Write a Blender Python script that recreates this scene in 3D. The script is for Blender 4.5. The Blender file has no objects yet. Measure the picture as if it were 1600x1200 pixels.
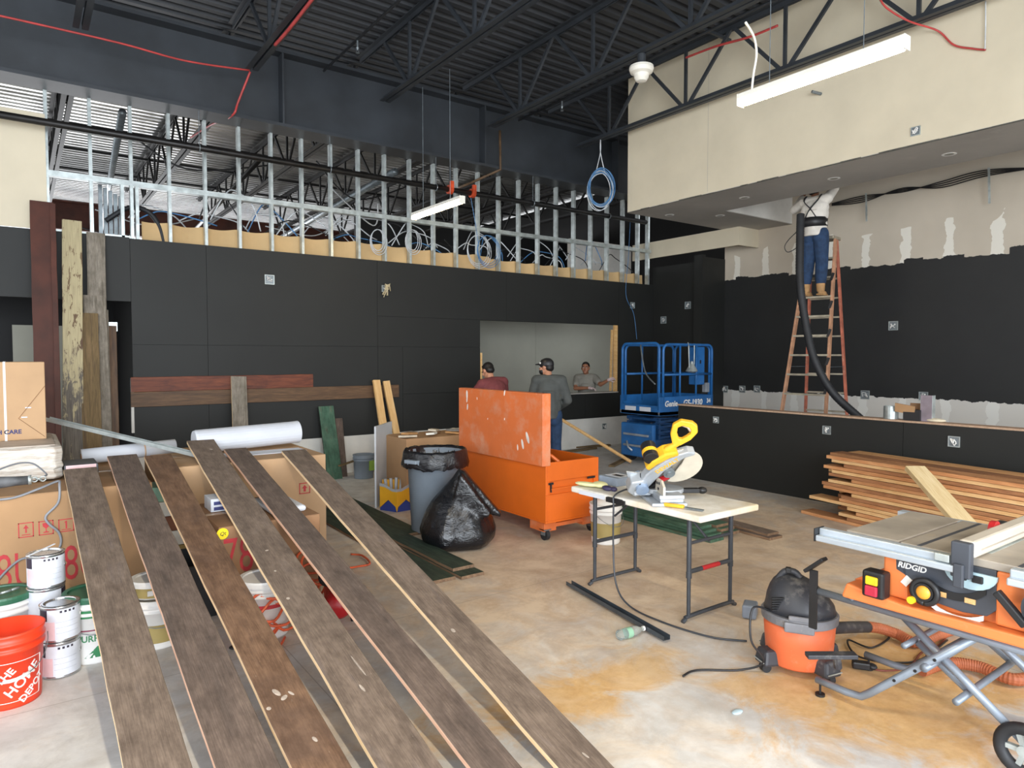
import bpy, bmesh, math, random
from mathutils import Vector, Matrix, Euler, Quaternion, noise
random.seed(7)
PI = math.pi
COL = bpy.context.scene.collection
V = Vector

# ------------------------------------------------------------------ camera model (metres, z up)
F_PX = 1060.0
YAW, PITCH, EYE = math.radians(36.0), math.radians(2.38), V((0, 0, 1.75))
FWD = V((math.sin(YAW) * math.cos(PITCH), math.cos(YAW) * math.cos(PITCH), -math.sin(PITCH)))
RGT = V((math.cos(YAW), -math.sin(YAW), 0))
UPV = RGT.cross(FWD)

def at(px, py, x=None, y=None, z=None, d=None):
    """Where a sight line of the photograph meets a plane of the room."""
    r = FWD + RGT * ((px - 800) / F_PX) + UPV * ((600 - py) / F_PX)
    if x is not None: t = (x - EYE.x) / r.x
    elif y is not None: t = (y - EYE.y) / r.y
    elif z is not None: t = (z - EYE.z) / r.z
    else: t = d
    return EYE + r * t

# ------------------------------------------------------------------ mesh builder
def frame_of(p0, p1, up=V((0, 0, 1))):
    x = (p1 - p0).normalized()
    if abs(x.dot(up)) > 0.999: up = V((0, 1, 0)) if abs(x.y) < 0.9 else V((1, 0, 0))
    y = up.cross(x).normalized()
    z = x.cross(y).normalized()
    m = Matrix((x, y, z)).transposed().to_4x4()
    m.translation = p0
    return m

class MB:
    def __init__(s):
        s.bm = bmesh.new(); s.mi = 0
    def _face(s, vs):
        try:
            f = s.bm.faces.new(vs); f.material_index = s.mi; return f
        except ValueError:
            return None
    def box(s, c, size, rot=None, taper=None):
        """box centred at c; taper = (sx, sy) scale of the top face"""
        c = V(c); hx, hy, hz = size[0] / 2, size[1] / 2, size[2] / 2
        tx, ty = taper or (1, 1)
        m = Euler(rot).to_matrix() if rot is not None and not isinstance(rot, Matrix) else (rot.to_3x3() if rot is not None else Matrix.Identity(3))
        co = [(-hx, -hy, -hz), (hx, -hy, -hz), (hx, hy, -hz), (-hx, hy, -hz), (-hx * tx, -hy * ty, hz), (hx * tx, -hy * ty, hz), (hx * tx, hy * ty, hz), (-hx * tx, hy * ty, hz)]
        v = [s.bm.verts.new(c + m @ V(k)) for k in co]
        for f in ((3, 2, 1, 0), (4, 5, 6, 7), (0, 1, 5, 4), (1, 2, 6, 5), (2, 3, 7, 6), (3, 0, 4, 7)):
            s._face([v[i] for i in f])
        return s
    def mm(s, a, b):
        """box between two corners"""
        a, b = V(a), V(b)
        return s.box((a + b) / 2, [abs(b[i] - a[i]) for i in range(3)])
    def bar(s, p0, p1, w, h, up=V((0, 0, 1))):
        p0, p1 = V(p0), V(p1); m = frame_of(p0, p1, V(up)); L = (p1 - p0).length
        return s.box(m @ V((L / 2, 0, 0)), (L, w, h), m)
    def loft(s, rings, cap=True, closed=True):
        vr = [[s.bm.verts.new(p) for p in r] for r in rings]
        n = len(vr[0])
        for a, b in zip(vr, vr[1:]):
            for i in range(n if closed else n - 1):
                j = (i + 1) % n
                s._face([a[i], a[j], b[j], b[i]])
        if cap and closed:
            s._face(list(reversed(vr[0]))); s._face(vr[-1])
        return s
    def tube(s, pts, r, seg=8, cap=True, flat=1.0):
        pts = [V(p) for p in pts]
        n = len(pts); rs = r if isinstance(r, (list, tuple)) else [r] * n
        rings = []; prev = None
        for i, p in enumerate(pts):
            t = (pts[min(i + 1, n - 1)] - pts[max(i - 1, 0)])
            t = t.normalized() if t.length > 1e-9 else V((0, 0, 1))
            if prev is None:
                u = V((0, 0, 1)) if abs(t.z) < 0.9 else V((1, 0, 0))
                u = (u - t * u.dot(t)).normalized()
            else:
                u = prev - t * prev.dot(t)
                u = u.normalized() if u.length > 1e-6 else t.orthogonal().normalized()
            prev = u; w = t.cross(u)
            rings.append([p + (u * math.cos(2 * PI * k / seg) * flat + w * math.sin(2 * PI * k / seg)) * rs[i] for k in range(seg)])
        return s.loft(rings, cap)
    def cyl(s, p0, p1, r0, r1=None, seg=20):
        return s.tube([p0, p1], [r0, r0 if r1 is None else r1], seg)
    def lathe(s, prof, c=(0, 0, 0), seg=28, axis=None, cap=True, ell=(1, 1)):
        """prof = [(radius, height)...] around z, or around the axis given"""
        c = V(c)
        q = V((0, 0, 1)).rotation_difference(V(axis).normalized()).to_matrix() if axis is not None else Matrix.Identity(3)
        rings = [[c + q @ V((max(r, 1e-4) * math.cos(2 * PI * k / seg) * ell[0], max(r, 1e-4) * math.sin(2 * PI * k / seg) * ell[1], h)) for k in range(seg)] for r, h in prof]
        return s.loft(rings, cap)
    def ell(s, c, rad, rot=None, seg=16, rng=10):
        c = V(c); m = Euler(rot).to_matrix() if rot is not None else Matrix.Identity(3)
        rings = []
        for i in range(rng + 1):
            a = -PI / 2 + PI * i / rng
            rr = max(math.cos(a), 1e-3)
            rings.append([c + m @ V((rad[0] * rr * math.cos(2 * PI * k / seg), rad[1] * rr * math.sin(2 * PI * k / seg), rad[2] * math.sin(a))) for k in range(seg)])
        return s.loft(rings)
    def prism(s, poly, m, depth):
        """poly [(x, y)] in the plane of matrix m, pushed along its z by depth"""
        a = [s.bm.verts.new(m @ V((x, y, 0))) for x, y in poly]
        b = [s.bm.verts.new(m @ V((x, y, depth))) for x, y in poly]
        n = len(poly)
        s._face(list(reversed(a))); s._face(b)
        for i in range(n):
            j = (i + 1) % n
            s._face([a[i], a[j], b[j], b[i]])
        return s
    def torus(s, c, R, r, axis=(0, 0, 1), seg=28, ts=8, ell=(1, 1)):
        q = V((0, 0, 1)).rotation_difference(V(axis).normalized()).to_matrix()
        pts = [V(c) + q @ V((R * ell[0] * math.cos(2 * PI * k / seg), R * ell[1] * math.sin(2 * PI * k / seg), 0)) for k in range(seg + 1)]
        return s.tube(pts, r, ts)
    def build(s, name, mats, parent=None, world=False, smooth=False, bevel=0.0, solid=0.0, sub=0, remesh=0.0):
        bm = s.bm
        bmesh.ops.recalc_face_normals(bm, faces=bm.faces)
        o_loc = V((0, 0, 0))
        if parent is not None and world:
            bm.transform(WM[parent.name].inverted())
        elif parent is None:
            xs = [v.co for v in bm.verts]
            lo = V([min(c[i] for c in xs) for i in range(3)]); hi = V([max(c[i] for c in xs) for i in range(3)])
            o_loc = V(((lo.x + hi.x) / 2, (lo.y + hi.y) / 2, lo.z))
            bm.transform(Matrix.Translation(-o_loc))
        me = bpy.data.meshes.new(name); bm.to_mesh(me); bm.free()
        for m in (mats if isinstance(mats, (list, tuple)) else [mats]): me.materials.append(m)
        if smooth: me.shade_smooth()
        o = bpy.data.objects.new(name, me); COL.objects.link(o)
        o.location = o_loc
        if parent is not None: o.parent = parent; WM[o.name] = WM[parent.name]
        else: WM[o.name] = Matrix.Translation(o_loc)
        if remesh:
            md = o.modifiers.new('r', 'REMESH'); md.mode = 'VOXEL'; md.voxel_size = remesh; md.use_smooth_shade = True
            md = o.modifiers.new('s', 'SMOOTH'); md.iterations = 4; md.factor = 0.5
        if solid:
            md = o.modifiers.new('t', 'SOLIDIFY'); md.thickness = solid; md.offset = 0
        if bevel:
            md = o.modifiers.new('b', 'BEVEL'); md.width = bevel; md.segments = 2; md.limit_method = 'ANGLE'; md.angle_limit = math.radians(40)
        if sub:
            md = o.modifiers.new('u', 'SUBSURF'); md.levels = sub; md.render_levels = sub
        return o

WM = {}
def tag(o, label=None, cat=None, group=None, kind=None):
    if label: o['label'] = label
    if cat: o['category'] = cat
    if group: o['group'] = group
    if kind: o['kind'] = kind
    return o

def thing(name, label, cat, loc=(0, 0, 0), rz=0.0, group=None, rot=None):
    o = bpy.data.objects.new(name, None); COL.objects.link(o)
    o.location = loc; o.rotation_euler = rot if rot is not None else (0, 0, rz)
    o.empty_display_size = 0.1
    WM[o.name] = Matrix.Translation(V(loc)) @ o.rotation_euler.to_matrix().to_4x4()
    return tag(o, label, cat, group)

def struct(mb, name, m, **k):
    return tag(mb.build(name, m, **k), kind='structure')

def dup(root, loc, rz=None, label=None, group=None):
    r = root.copy(); COL.objects.link(r); r.location = loc
    if rz is not None: r.rotation_euler = (0, 0, rz)
    if label: r['label'] = label
    if group: r['group'] = group
    WM[r.name] = Matrix.Translation(V(loc)) @ r.rotation_euler.to_matrix().to_4x4()
    for ch in list(root.children):
        c = ch.copy(); COL.objects.link(c); c.parent = r
        for g in list(ch.children):
            d = g.copy(); COL.objects.link(d); d.parent = c
    return r

ORD = 'first second third fourth fifth sixth seventh eighth ninth tenth eleventh twelfth thirteenth fourteenth fifteenth sixteenth seventeenth eighteenth nineteenth twentieth'.split()
ORD += ['twenty-' + k for k in ORD[:9]]

def bez(pts, n=8):
    """smooth curve through points"""
    pts = [V(p) for p in pts]; out = []
    for i in range(len(pts) - 1):
        p0 = pts[max(i - 1, 0)]; p1 = pts[i]; p2 = pts[i + 1]; p3 = pts[min(i + 2, len(pts) - 1)]
        for k in range(n):
            t = k / n
            out.append(0.5 * ((2 * p1) + (p2 - p0) * t + (2 * p0 - 5 * p1 + 4 * p2 - p3) * t * t + (3 * p1 - p0 - 3 * p2 + p3) * t ** 3))
    out.append(pts[-1])
    return out

def cord(name, pts, r, m, label=None, cat='cable', group=None, parent=None, n=8, seg=6):
    mb = MB().tube(bez(pts, n), r, seg)
    o = mb.build(name, m, parent, world=parent is not None, smooth=True)
    if parent is None: tag(o, label, cat, group)
    return o

def lettering(name, body, size, m, parent, mat4, wrap=None, ext=0.0015, bold=0.0, shear=0.0, align='CENTER', space=1.0):
    """words as raised letters; mat4 places them in the parent's space; wrap(co) bends them round a body"""
    cu = bpy.data.curves.new(name, 'FONT'); cu.body = body; cu.size = size; cu.extrude = ext; cu.offset = bold; cu.shear = shear
    cu.align_x = align; cu.align_y = 'CENTER'; cu.space_character = space; cu.resolution_u = 3
    t = bpy.data.objects.new(name + '_tmp', cu); COL.objects.link(t)
    dg = bpy.context.evaluated_depsgraph_get()
    me = bpy.data.meshes.new_from_object(t.evaluated_get(dg))
    bpy.data.objects.remove(t); bpy.data.curves.remove(cu)
    if wrap:
        bm = bmesh.new(); bm.from_mesh(me)
        bmesh.ops.subdivide_edges(bm, edges=[e for e in bm.edges if e.calc_length() > size * 0.25], cuts=2)
        for v in bm.verts: v.co = wrap(v.co)
        bm.to_mesh(me); bm.free()
    else:
        me.transform(mat4)
    me.name = name; me.materials.clear(); me.materials.append(m)
    o = bpy.data.objects.new(name, me); COL.objects.link(o); o.parent = parent
    WM[o.name] = WM[parent.name]
    return o

def basis(o, x, y):
    """matrix with origin o, x and y axes as given"""
    x = V(x).normalized(); y = V(y).normalized(); z = x.cross(y)
    m = Matrix((x, y, z)).transposed().to_4x4(); m.translation = V(o)
    return m

# ------------------------------------------------------------------ materials
def lin(h):
    if isinstance(h, str):
        h = h.lstrip('#'); h = [int(h[i:i + 2], 16) / 255 for i in (0, 2, 4)]
    return [c / 12.92 if c <= 0.04045 else ((c + 0.055) / 1.055) ** 2.4 for c in h] + [1.0]

class NT:
    def __init__(s, name):
        s.m = bpy.data.materials.new(name); s.m.use_nodes = True
        s.t = s.m.node_tree; s.n = s.t.nodes; s.l = s.t.links
        s.b = s.n['Principled BSDF']
    def add(s, typ, **k):
        n = s.n.new(typ)
        for a, b in k.items(): setattr(n, a, b)
        return n
    def link(s, a, b): s.l.new(a, b); return s
    def coord(s, out='Object', scale=(1, 1, 1), rnd=False):
        tc = s.add('ShaderNodeTexCoord'); mp = s.add('ShaderNodeMapping'); mp.inputs['Scale'].default_value = scale
        s.link(tc.outputs[out], mp.inputs['Vector'])
        if rnd:
            oi = s.add('ShaderNodeObjectInfo'); mu = s.add('ShaderNodeVectorMath', operation='SCALE'); mu.inputs[0].default_value = (37, 53, 71)
            s.link(oi.outputs['Random'], mu.inputs['Scale']); s.link(mu.outputs[0], mp.inputs['Location'])
        return mp.outputs[0]
    def noise(s, vec, scale, detail=4, rough=0.55, dist=0.0):
        n = s.add('ShaderNodeTexNoise'); n.inputs['Scale'].default_value = scale; n.inputs['Detail'].default_value = detail
        n.inputs['Roughness'].default_value = rough; n.inputs['Distortion'].default_value = dist
        s.link(vec, n.inputs['Vector']); return n.outputs['Fac']
    def ramp(s, fac, stops, interp='LINEAR'):
        r = s.add('ShaderNodeValToRGB'); r.color_ramp.interpolation = interp
        e = r.color_ramp.elements
        while len(e) < len(stops): e.new(0.5)
        for k, (p, c) in zip(e, stops): k.position = p; k.color = lin(c) if not isinstance(c, (int, float)) else (c, c, c, 1)
        s.link(fac, r.inputs['Fac']); return r.outputs['Color']
    def mix(s, fac, a, b, mode='MIX'):
        n = s.add('ShaderNodeMix', data_type='RGBA', blend_type=mode)
        for sock, val in ((n.inputs[0], fac), (n.inputs[6], a), (n.inputs[7], b)):
            if isinstance(val, (int, float)): sock.default_value = val
            elif isinstance(val, (str, list, tuple)): sock.default_value = lin(val)
            else: s.link(val, sock)
        return n.outputs[2]
    def math(s, op, a, b=0.0, c=None):
        n = s.add('ShaderNodeMath', operation=op)
        for i, val in enumerate((a, b) if c is None else (a, b, c)):
            if isinstance(val, (int, float)): n.inputs[i].default_value = val
            else: s.link(val, n.inputs[i])
        return n.outputs[0]
    def sep(s, vec):
        n = s.add('ShaderNodeSeparateXYZ'); s.link(vec, n.inputs[0]); return n.outputs
    def bump(s, fac, strength, dist=0.01):
        n = s.add('ShaderNodeBump'); n.inputs['Strength'].default_value = strength; n.inputs['Distance'].default_value = dist
        s.link(fac, n.inputs['Height']); s.link(n.outputs[0], s.b.inputs['Normal']); return s
    def done(s, color=None, rough=0.6, metal=0.0):
        if color is not None:
            if isinstance(color, (str, list, tuple)): s.b.inputs['Base Color'].default_value = lin(color)
            else: s.link(color, s.b.inputs['Base Color'])
        if isinstance(rough, (int, float)): s.b.inputs['Roughness'].default_value = rough
        else: s.link(rough, s.b.inputs['Roughness'])
        s.b.inputs['Metallic'].default_value = metal
        return s.m

def shade(h, k):
    h = h.lstrip('#'); return [min(1, int(h[i:i + 2], 16) / 255 * k) for i in (0, 2, 4)]

def plain(name, c, rough=0.55, metal=0.0, var=0.12, scale=6.0, bump=0.0, dust=None, dust_amt=0.5, stretch=(1, 1, 1)):
    t = NT(name); v = t.coord('Object', stretch, True)
    n = t.noise(v, scale, 5)
    col = t.ramp(n, [(0.3, shade(c, 1 - var)), (0.7, shade(c, 1 + var))])
    if dust:
        d = t.noise(v, scale * 2.3, 6, 0.7)
        col = t.mix(t.ramp(d, [(1 - dust_amt - 0.05, 0.0), (1 - dust_amt + 0.18, 0.85)]), col, dust)
    if bump: t.bump(t.noise(v, scale * 4, 4), bump)
    return t.done(col, rough, metal)

def wood(name, cols, rough=0.75, grain=1.0, spots=None, spot_amt=0.3, bump=0.25, blotch=None):
    """grain runs along the object's own x axis"""
    t = NT(name)
    v = t.coord('Object', (1.2, 14 * grain, 14 * grain), True)
    n = t.noise(v, 2.2, 8, 0.62, 0.6)
    k = len(cols)
    col = t.ramp(n, [(0.28 + 0.44 * i / max(k - 1, 1), c) for i, c in enumerate(cols)])
    v2 = t.coord('Object', (1, 1, 1), True)
    f = t.noise(t.coord('Object', (3, 60, 60), True), 3.0, 3)
    col = t.mix(t.ramp(f, [(0.35, 0.0), (0.65, 0.35)]), col, cols[0], 'MULTIPLY')
    if blotch:
        b = t.noise(v2, 2.4, 4, 0.6, 0.4)
        col = t.mix(t.ramp(b, [(0.5, 0.0), (0.68, 0.75)]), col, blotch)
    if spots:
        mo = t.noise(t.coord('Object', (2.2, 4, 4), True), 3.2, 6, 0.7)
        col = t.mix(t.ramp(mo, [(0.35, 0.0), (0.7, 0.55)]), col, cols[0], 'MULTIPLY')
        s = t.noise(t.coord('Object', (5.0, 11, 11), True), 5.0, 7, 0.75)
        col = t.mix(t.ramp(s, [(1 - spot_amt, 0.0), (1 - spot_amt + 0.1, 0.6)]), col, spots)
    t.bump(n, bump, 0.004)
    return t.done(col, rough)

def emit(name, c, strength):
    t = NT(name); t.b.inputs['Emission Color'].default_value = lin(c); t.b.inputs['Emission Strength'].default_value = strength
    return t.done(c, 0.4)
# ================================================================== MATERIALS OF THE SETTING
def concrete():
    t = NT('concrete')
    g = t.add('ShaderNodeNewGeometry'); p = g.outputs['Position']
    mp = t.add('ShaderNodeMapping'); t.link(p, mp.inputs[0]); v = mp.outputs[0]
    n1 = t.noise(v, 0.9, 6, 0.6, 0.4); n2 = t.noise(v, 5.0, 8, 0.7); n3 = t.noise(v, 40.0, 4, 0.6)
    col = t.ramp(n1, [(0.3, '#bab7b3'), (0.5, '#cdcbc8'), (0.7, '#dcdbd9')])
    col = t.mix(t.ramp(n2, [(0.38, 0.0), (0.72, 0.55)]), col, '#9c9286')
    sw = t.noise(v, 2.6, 9, 0.74, 0.35)
    col = t.mix(t.ramp(sw, [(0.46, 0.0), (0.62, 0.5)]), col, '#e6e3dd')
    col = t.mix(t.ramp(n3, [(0.55, 0.0), (0.8, 0.35)]), col, '#ddd8d0')
    s = t.sep(v)
    def blob(cx, cy, rx, ry):
        dx = t.math('DIVIDE', t.math('SUBTRACT', s[0], cx), rx); dy = t.math('DIVIDE', t.math('SUBTRACT', s[1], cy), ry)
        d = t.math('SQRT', t.math('ADD', t.math('MULTIPLY', dx, dx), t.math('MULTIPLY', dy, dy)))
        return t.math('SUBTRACT', 1.0, d)
    nz = t.noise(v, 2.6, 7, 0.68, 0.8)
    # sawdust under the table saw and thinner drifts of it across the room
    k = t.math('MAXIMUM', blob(3.75, 1.75, 1.15, 0.85), t.math('MULTIPLY', blob(2.3, 2.6, 1.2, 0.35), .7))
    k = t.math('ADD', k, t.math('MULTIPLY', t.math('SUBTRACT', nz, 0.5), 2.0))
    f = t.ramp(k, [(0.08, 0.0), (0.5, 0.92)])
    saw = t.ramp(t.noise(v, 14, 5, 0.7), [(0.3, '#c4934f'), (0.7, '#e0b878')])
    col = t.mix(f, col, saw)
    drift = t.math('ADD', blob(4.6, 4.4, 4.2, 3.4), t.math('MULTIPLY', t.math('SUBTRACT', nz, 0.5), 1.6))
    col = t.mix(t.ramp(drift, [(0.0, 0.0), (0.6, 0.72)]), col, t.ramp(sw, [(0.35, '#b3906a'), (0.6, '#d6bb98')]))
    # saw-cut joints in the slab
    for ax, off, per in ((0, 0.35, 3.2), (1, 0.75, 3.2)):
        m = t.math('ABSOLUTE', t.math('SUBTRACT', t.math('FRACT', t.math('DIVIDE', t.math('ADD', s[ax], off + 32), per)), 0.5))
        col = t.mix(t.math('MULTIPLY', t.math('LESS_THAN', m, 0.0009), 0.55), col, '#8a8177')
    t.bump(n2, 0.12, 0.01)
    return t.done(col, t.ramp(n1, [(0.3, 0.55), (0.7, 0.75)]))

MT = {}
MT['concrete'] = concrete()
MT['black_wall'] = plain('black_wall_paint', '#181917', 0.62, 0, 0.12, 1.6, 0.03, '#20201e', 0.25)
MT['black_steel'] = plain('black_painted_steel', '#2f3338', 0.5, 0, 0.14, 2.0)
MT['black_deck'] = plain('black_painted_deck', '#36383c', 0.6, 0, 0.1, 2.0)
MT['dark_steel'] = plain('dark_bare_steel', '#1f1f20', 0.6, 0, 0.2, 3)
MT['deck_bare'] = plain('galvanized_deck', '#a8a8a6', 0.28, 0.8, 0.2, 1.2)
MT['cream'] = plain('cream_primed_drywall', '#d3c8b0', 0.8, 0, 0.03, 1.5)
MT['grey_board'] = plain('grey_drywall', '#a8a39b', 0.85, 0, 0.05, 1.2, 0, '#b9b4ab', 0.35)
MT['olive_board'] = plain('grey_green_drywall', '#9b9a8e', 0.85, 0, 0.04, 1.0)
MT['white_board'] = plain('white_drywall', '#d6d3cc', 0.85, 0, 0.05, 2.5, 0, '#bfbbb3', 0.25)
MT['galv'] = plain('galvanized_steel', '#b9c1c0', 0.35, 0.6, 0.12, 9)
MT['galv_dark'] = plain('dull_galvanized_steel', '#7f878b', 0.4, 0.6, 0.15, 9)
MT['kraft'] = plain('tan_facing_paper', '#c9a878', 0.8, 0, 0.06, 1.5)
MT['rust_red'] = plain('dark_red_primer', '#4b271c', 0.65, 0, 0.18, 3)
MT['dark_wall'] = plain('shade_black', '#0e0e0f', 0.7, 0, 0.1, 2)  # near-black with the shade of hall and far space put into the colour

def right_wall_mat():
    """drywall with joint compound stripes, a band painted black by roller between ragged edges"""
    t = NT('part_painted_drywall')
    g = t.add('ShaderNodeNewGeometry'); p = g.outputs['Position']; s = t.sep(p)
    mp = t.add('ShaderNodeMapping'); mp.inputs['Scale'].default_value = (1, 1, 0.35); t.link(p, mp.inputs[0])
    nb = t.noise(p, 1.1, 3)
    col = t.ramp(nb, [(0.3, '#bfb4a3'), (0.7, '#ccc1b0')])
    wob = t.math('MULTIPLY', t.math('SUBTRACT', t.noise(p, 6.0, 3), 0.5), 0.16)
    m = t.math('ABSOLUTE', t.math('SUBTRACT', t.math('FRACT', t.math('DIVIDE', t.math('ADD', t.math('ADD', s[1], wob), 30.1), 0.61)), 0.5))
    wid = t.math('MULTIPLY', t.noise(p, 0.9, 2), 0.22)
    stripe = t.math('MULTIPLY', t.math('LESS_THAN', m, wid), t.math('LESS_THAN', s[2], t.math('ADD', 3.75, t.math('MULTIPLY', t.math('SUBTRACT', t.noise(p, 1.7, 2), 0.5), 0.5))))
    col = t.mix(t.math('MULTIPLY', stripe, 0.85), col, '#ece8dc')
    st = t.noise(p, 2.2, 2); fine = t.noise(mp.outputs[0], 9.0, 5, 0.6)
    # roller steps: stretches of the edge jump up and down
    vy = t.math('MULTIPLY', t.math('FLOOR', t.math('MULTIPLY', s[1], 3.6)), 0.277)
    wn = t.add('ShaderNodeTexWhiteNoise', noise_dimensions='1D'); t.link(vy, wn.inputs['W'])
    edge = t.math('ADD', t.math('MULTIPLY', t.math('SUBTRACT', wn.outputs['Value'], 0.5), 0.10), t.math('MULTIPLY', t.math('SUBTRACT', fine, 0.5), 0.09))
    up = t.math('LESS_THAN', s[2], t.math('ADD', 3.21, edge))
    lo = t.math('GREATER_THAN', s[2], t.math('ADD', 1.09, t.math('MULTIPLY', t.math('SUBTRACT', fine, 0.5), 0.12)))
    blk = t.math('MULTIPLY', up, lo)
    col = t.mix(t.math('MULTIPLY', t.math('LESS_THAN', s[2], 1.12), .55), col, '#d6d8d8')
    dark = t.ramp(t.noise(p, 1.8, 5), [(0.3, '#1b1c1d'), (0.7, '#222323')])
    return t.done(t.mix(blk, col, dark), t.ramp(blk, [(0.0, 0.85), (1.0, 0.55)]))
MT['right_wall'] = right_wall_mat()

# ================================================================== FLOOR, CEILING, WALLS
YB, XR, XS, XH, ZS = 9.6, 11.15, 8.1, 7.75, 4.08     # back wall, right wall, soffit face, half wall, soffit underside
ZD = 6.25
struct(MB().mm((-9, -7, -0.2), (20, 27, 0)), 'floor', MT['concrete'])

def deck(name, y0, y1, x0, x1, z, m):
    mb = MB(); prof = []; y = y0
    while y < y1:
        for dy, dz in ((0, 0), (0.08, 0), (0.105, 0.07), (0.175, 0.07)): prof.append((y + dy, z + dz))
        y += 0.2
    rings = [[V((x, a, b)) for a, b in prof] for x in (x0, x1)]
    mb.loft(rings, cap=False, closed=False)
    return struct(mb, name, m, solid=0.004)
deck('ceiling', -5.0, 10.4, -6, 12.5, ZD, MT['black_deck'])
deck('ceiling', 10.4, 26, -7, 15, ZD, MT['deck_bare'])

# back wall: black sheets over a white base course, a pass-through opening, a doorway at the end
mb = MB(); D = 0.14
WX0, WX1, WZ0, WZ1 = 6.31, 9.57, 1.04, 2.356
g = 0.004
def sheet(x0, x1, z0, z1): mb.mm((x0 + g / 2, YB, z0 + g / 2), (x1 - g / 2, YB + 0.018, z1 - g / 2))
for x0, x1, z0, z1 in ((1.143, 2.02, .555, 1.89), (1.143, 2.02, 1.89, 3.2), (2.02, 4.44, .555, 1.89), (2.02, 4.44, 1.89, 3.2), (4.44, 4.86, .555, 1.89), (4.44, 6.86, 2.356, 3.2),
                       (4.44, 6.31, 1.89, 2.356), (4.86, 6.31, .555, 1.15), (4.86, 6.31, 1.15, 1.89), (6.31, 8.7, .555, 1.04), (8.7, 10.56, .555, 1.04), (6.86, 9.57, 2.356, 3.2), (9.57, 10.56, 1.04, 3.2), (-5, 1.143, 2.42, 3.21)):
    sheet(x0, x1, z0, z1)
struct(mb, 'wall_back', MT['black_wall'])
mb = MB()
mb.mm((1.15, YB + 0.019, .5), (WX0, YB + D, 3.19)); mb.mm((WX1, YB + 0.019, .5), (10.56, YB + D, 3.19)); mb.mm((WX0, YB + 0.019, .5), (WX1, YB + D, WZ0 - 0.002)); mb.mm((WX0, YB + 0.019, WZ1), (WX1, YB + D, 3.19))
mb.mm((-5, YB + 0.019, 2.425), (1.15, YB + D, 3.2))
struct(mb, 'wall_back', MT['dark_wall'])
struct(MB().mm((1.143, YB + 0.006, 0), (10.56, YB + D, .553)), 'wall_back', MT['white_board'])
struct(MB().mm((-5, YB, 3.215), (0.31, YB + 0.016, 4.46)), 'wall_back', MT['cream'])
struct(MB().mm((-5, YB - 0.02, 4.46), (0.31, YB + 0.09, 4.53)), 'trim_1', MT['cream'])
# reveal of the pass-through: unpainted, with a sill board
struct(MB().mm((WX0, YB - 0.004, WZ0 - 0.012), (WX1, YB + 0.2, WZ0 + 0.006)), 'trim_2', MT['grey_board'])
struct(MB().mm((1.118, YB - 0.025, 0.79), (1.146, YB + 0.03, 1.47)), 'trim_3', MT['white_board'])

# half wall of the bar, capped with a bare board
mb = MB()
for y0, y1 in ((-4, 1.0), (1.0, 3.44), (3.44, 6.55)): mb.mm((XH, y0 + 0.002, 0), (XH + 0.15, y1 - 0.002, 1.03))
struct(mb, 'wall_half', MT['black_wall'])
MT['cap_board'] = wood('bare_cap_board', ['#a88a72', '#c6ab92'], 0.8)
struct(MB().mm((XH - 0.01, -4, 1.03), (XH + 0.165, 6.56, 1.05)), 'trim_4', MT['cap_board'])

# right wall and the black return beside it
struct(MB().mm((XR, -4, 0), (XR + 0.15, 8.31, ZD)), 'wall_right', MT['right_wall'])
struct(MB().mm((10.56, 8.3, 0), (XR + 0.1, 8.42, 3.62)), 'wall_right', MT['black_wall'])
mb = MB().mm((10.56, 8.42, 0), (10.68, YB + 0.02, 3.55)); mb.mm((10.47, 8.3, 0), (10.56, 8.5, 3.66))
struct(mb, 'wall_right', MT['black_wall'])
# soffit: long cream face, grey underside, a deeper step at its end, a bulkhead beyond
mb = MB(); mb.mm((XS, -4, ZS + 0.012), (XS + 0.1, 7.94, ZD - 0.02)); mb.mm((XS + 0.1, 7.84, ZS + 0.012), (XR, 7.94, ZD - 0.02))
struct(mb, 'wall_soffit', MT['cream'])
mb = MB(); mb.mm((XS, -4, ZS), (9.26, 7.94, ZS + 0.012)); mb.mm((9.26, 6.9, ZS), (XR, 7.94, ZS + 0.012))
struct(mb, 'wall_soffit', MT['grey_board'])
mb = MB(); mb.mm((9.16, -4, ZS + 0.012), (9.26, 6.9, ZS + 0.75)); mb.mm((9.26, 6.9, ZS + 0.012), (XR, 7.0, ZS + 1.3))
struct(mb, 'wall_soffit', MT['white_board'])
mb = MB(); mb.mm((10.56, 7.57, 3.75), (10.6, 10.2, ZS)); mb.mm((10.6, 7.57, 3.75), (XR, 7.61, ZS)); mb.mm((10.6, 7.61, 3.95), (XR, 10.2, ZS))
struct(mb, 'wall_bulkhead', MT['cream'])
# ragged metal corner bead along the lower edge of the soffit face
mb = MB(); y = -1.0; rr = random.Random(3)
while y < 7.94:
    L = rr.uniform(0.05, 0.28); h = rr.uniform(0.003, 0.016)
    mb.mm((XS - 0.004, y, ZS - 0.004), (XS + 0.001, min(y + L, 7.94), ZS + h)); y += L
struct(mb, 'trim_5', plain('ragged_bead', '#55534c', .5, .3, .2, 12))
struct(MB().mm((XS - 0.001, 1.98, ZS + 0.03), (XS + 0.002, 1.984, 6.2)), 'trim_6', MT['grey_board'])
struct(MB().mm((XS - 0.001, 6.35, ZS + 0.03), (XS + 0.002, 6.354, 6.2)), 'trim_6', MT['grey_board'])

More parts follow.
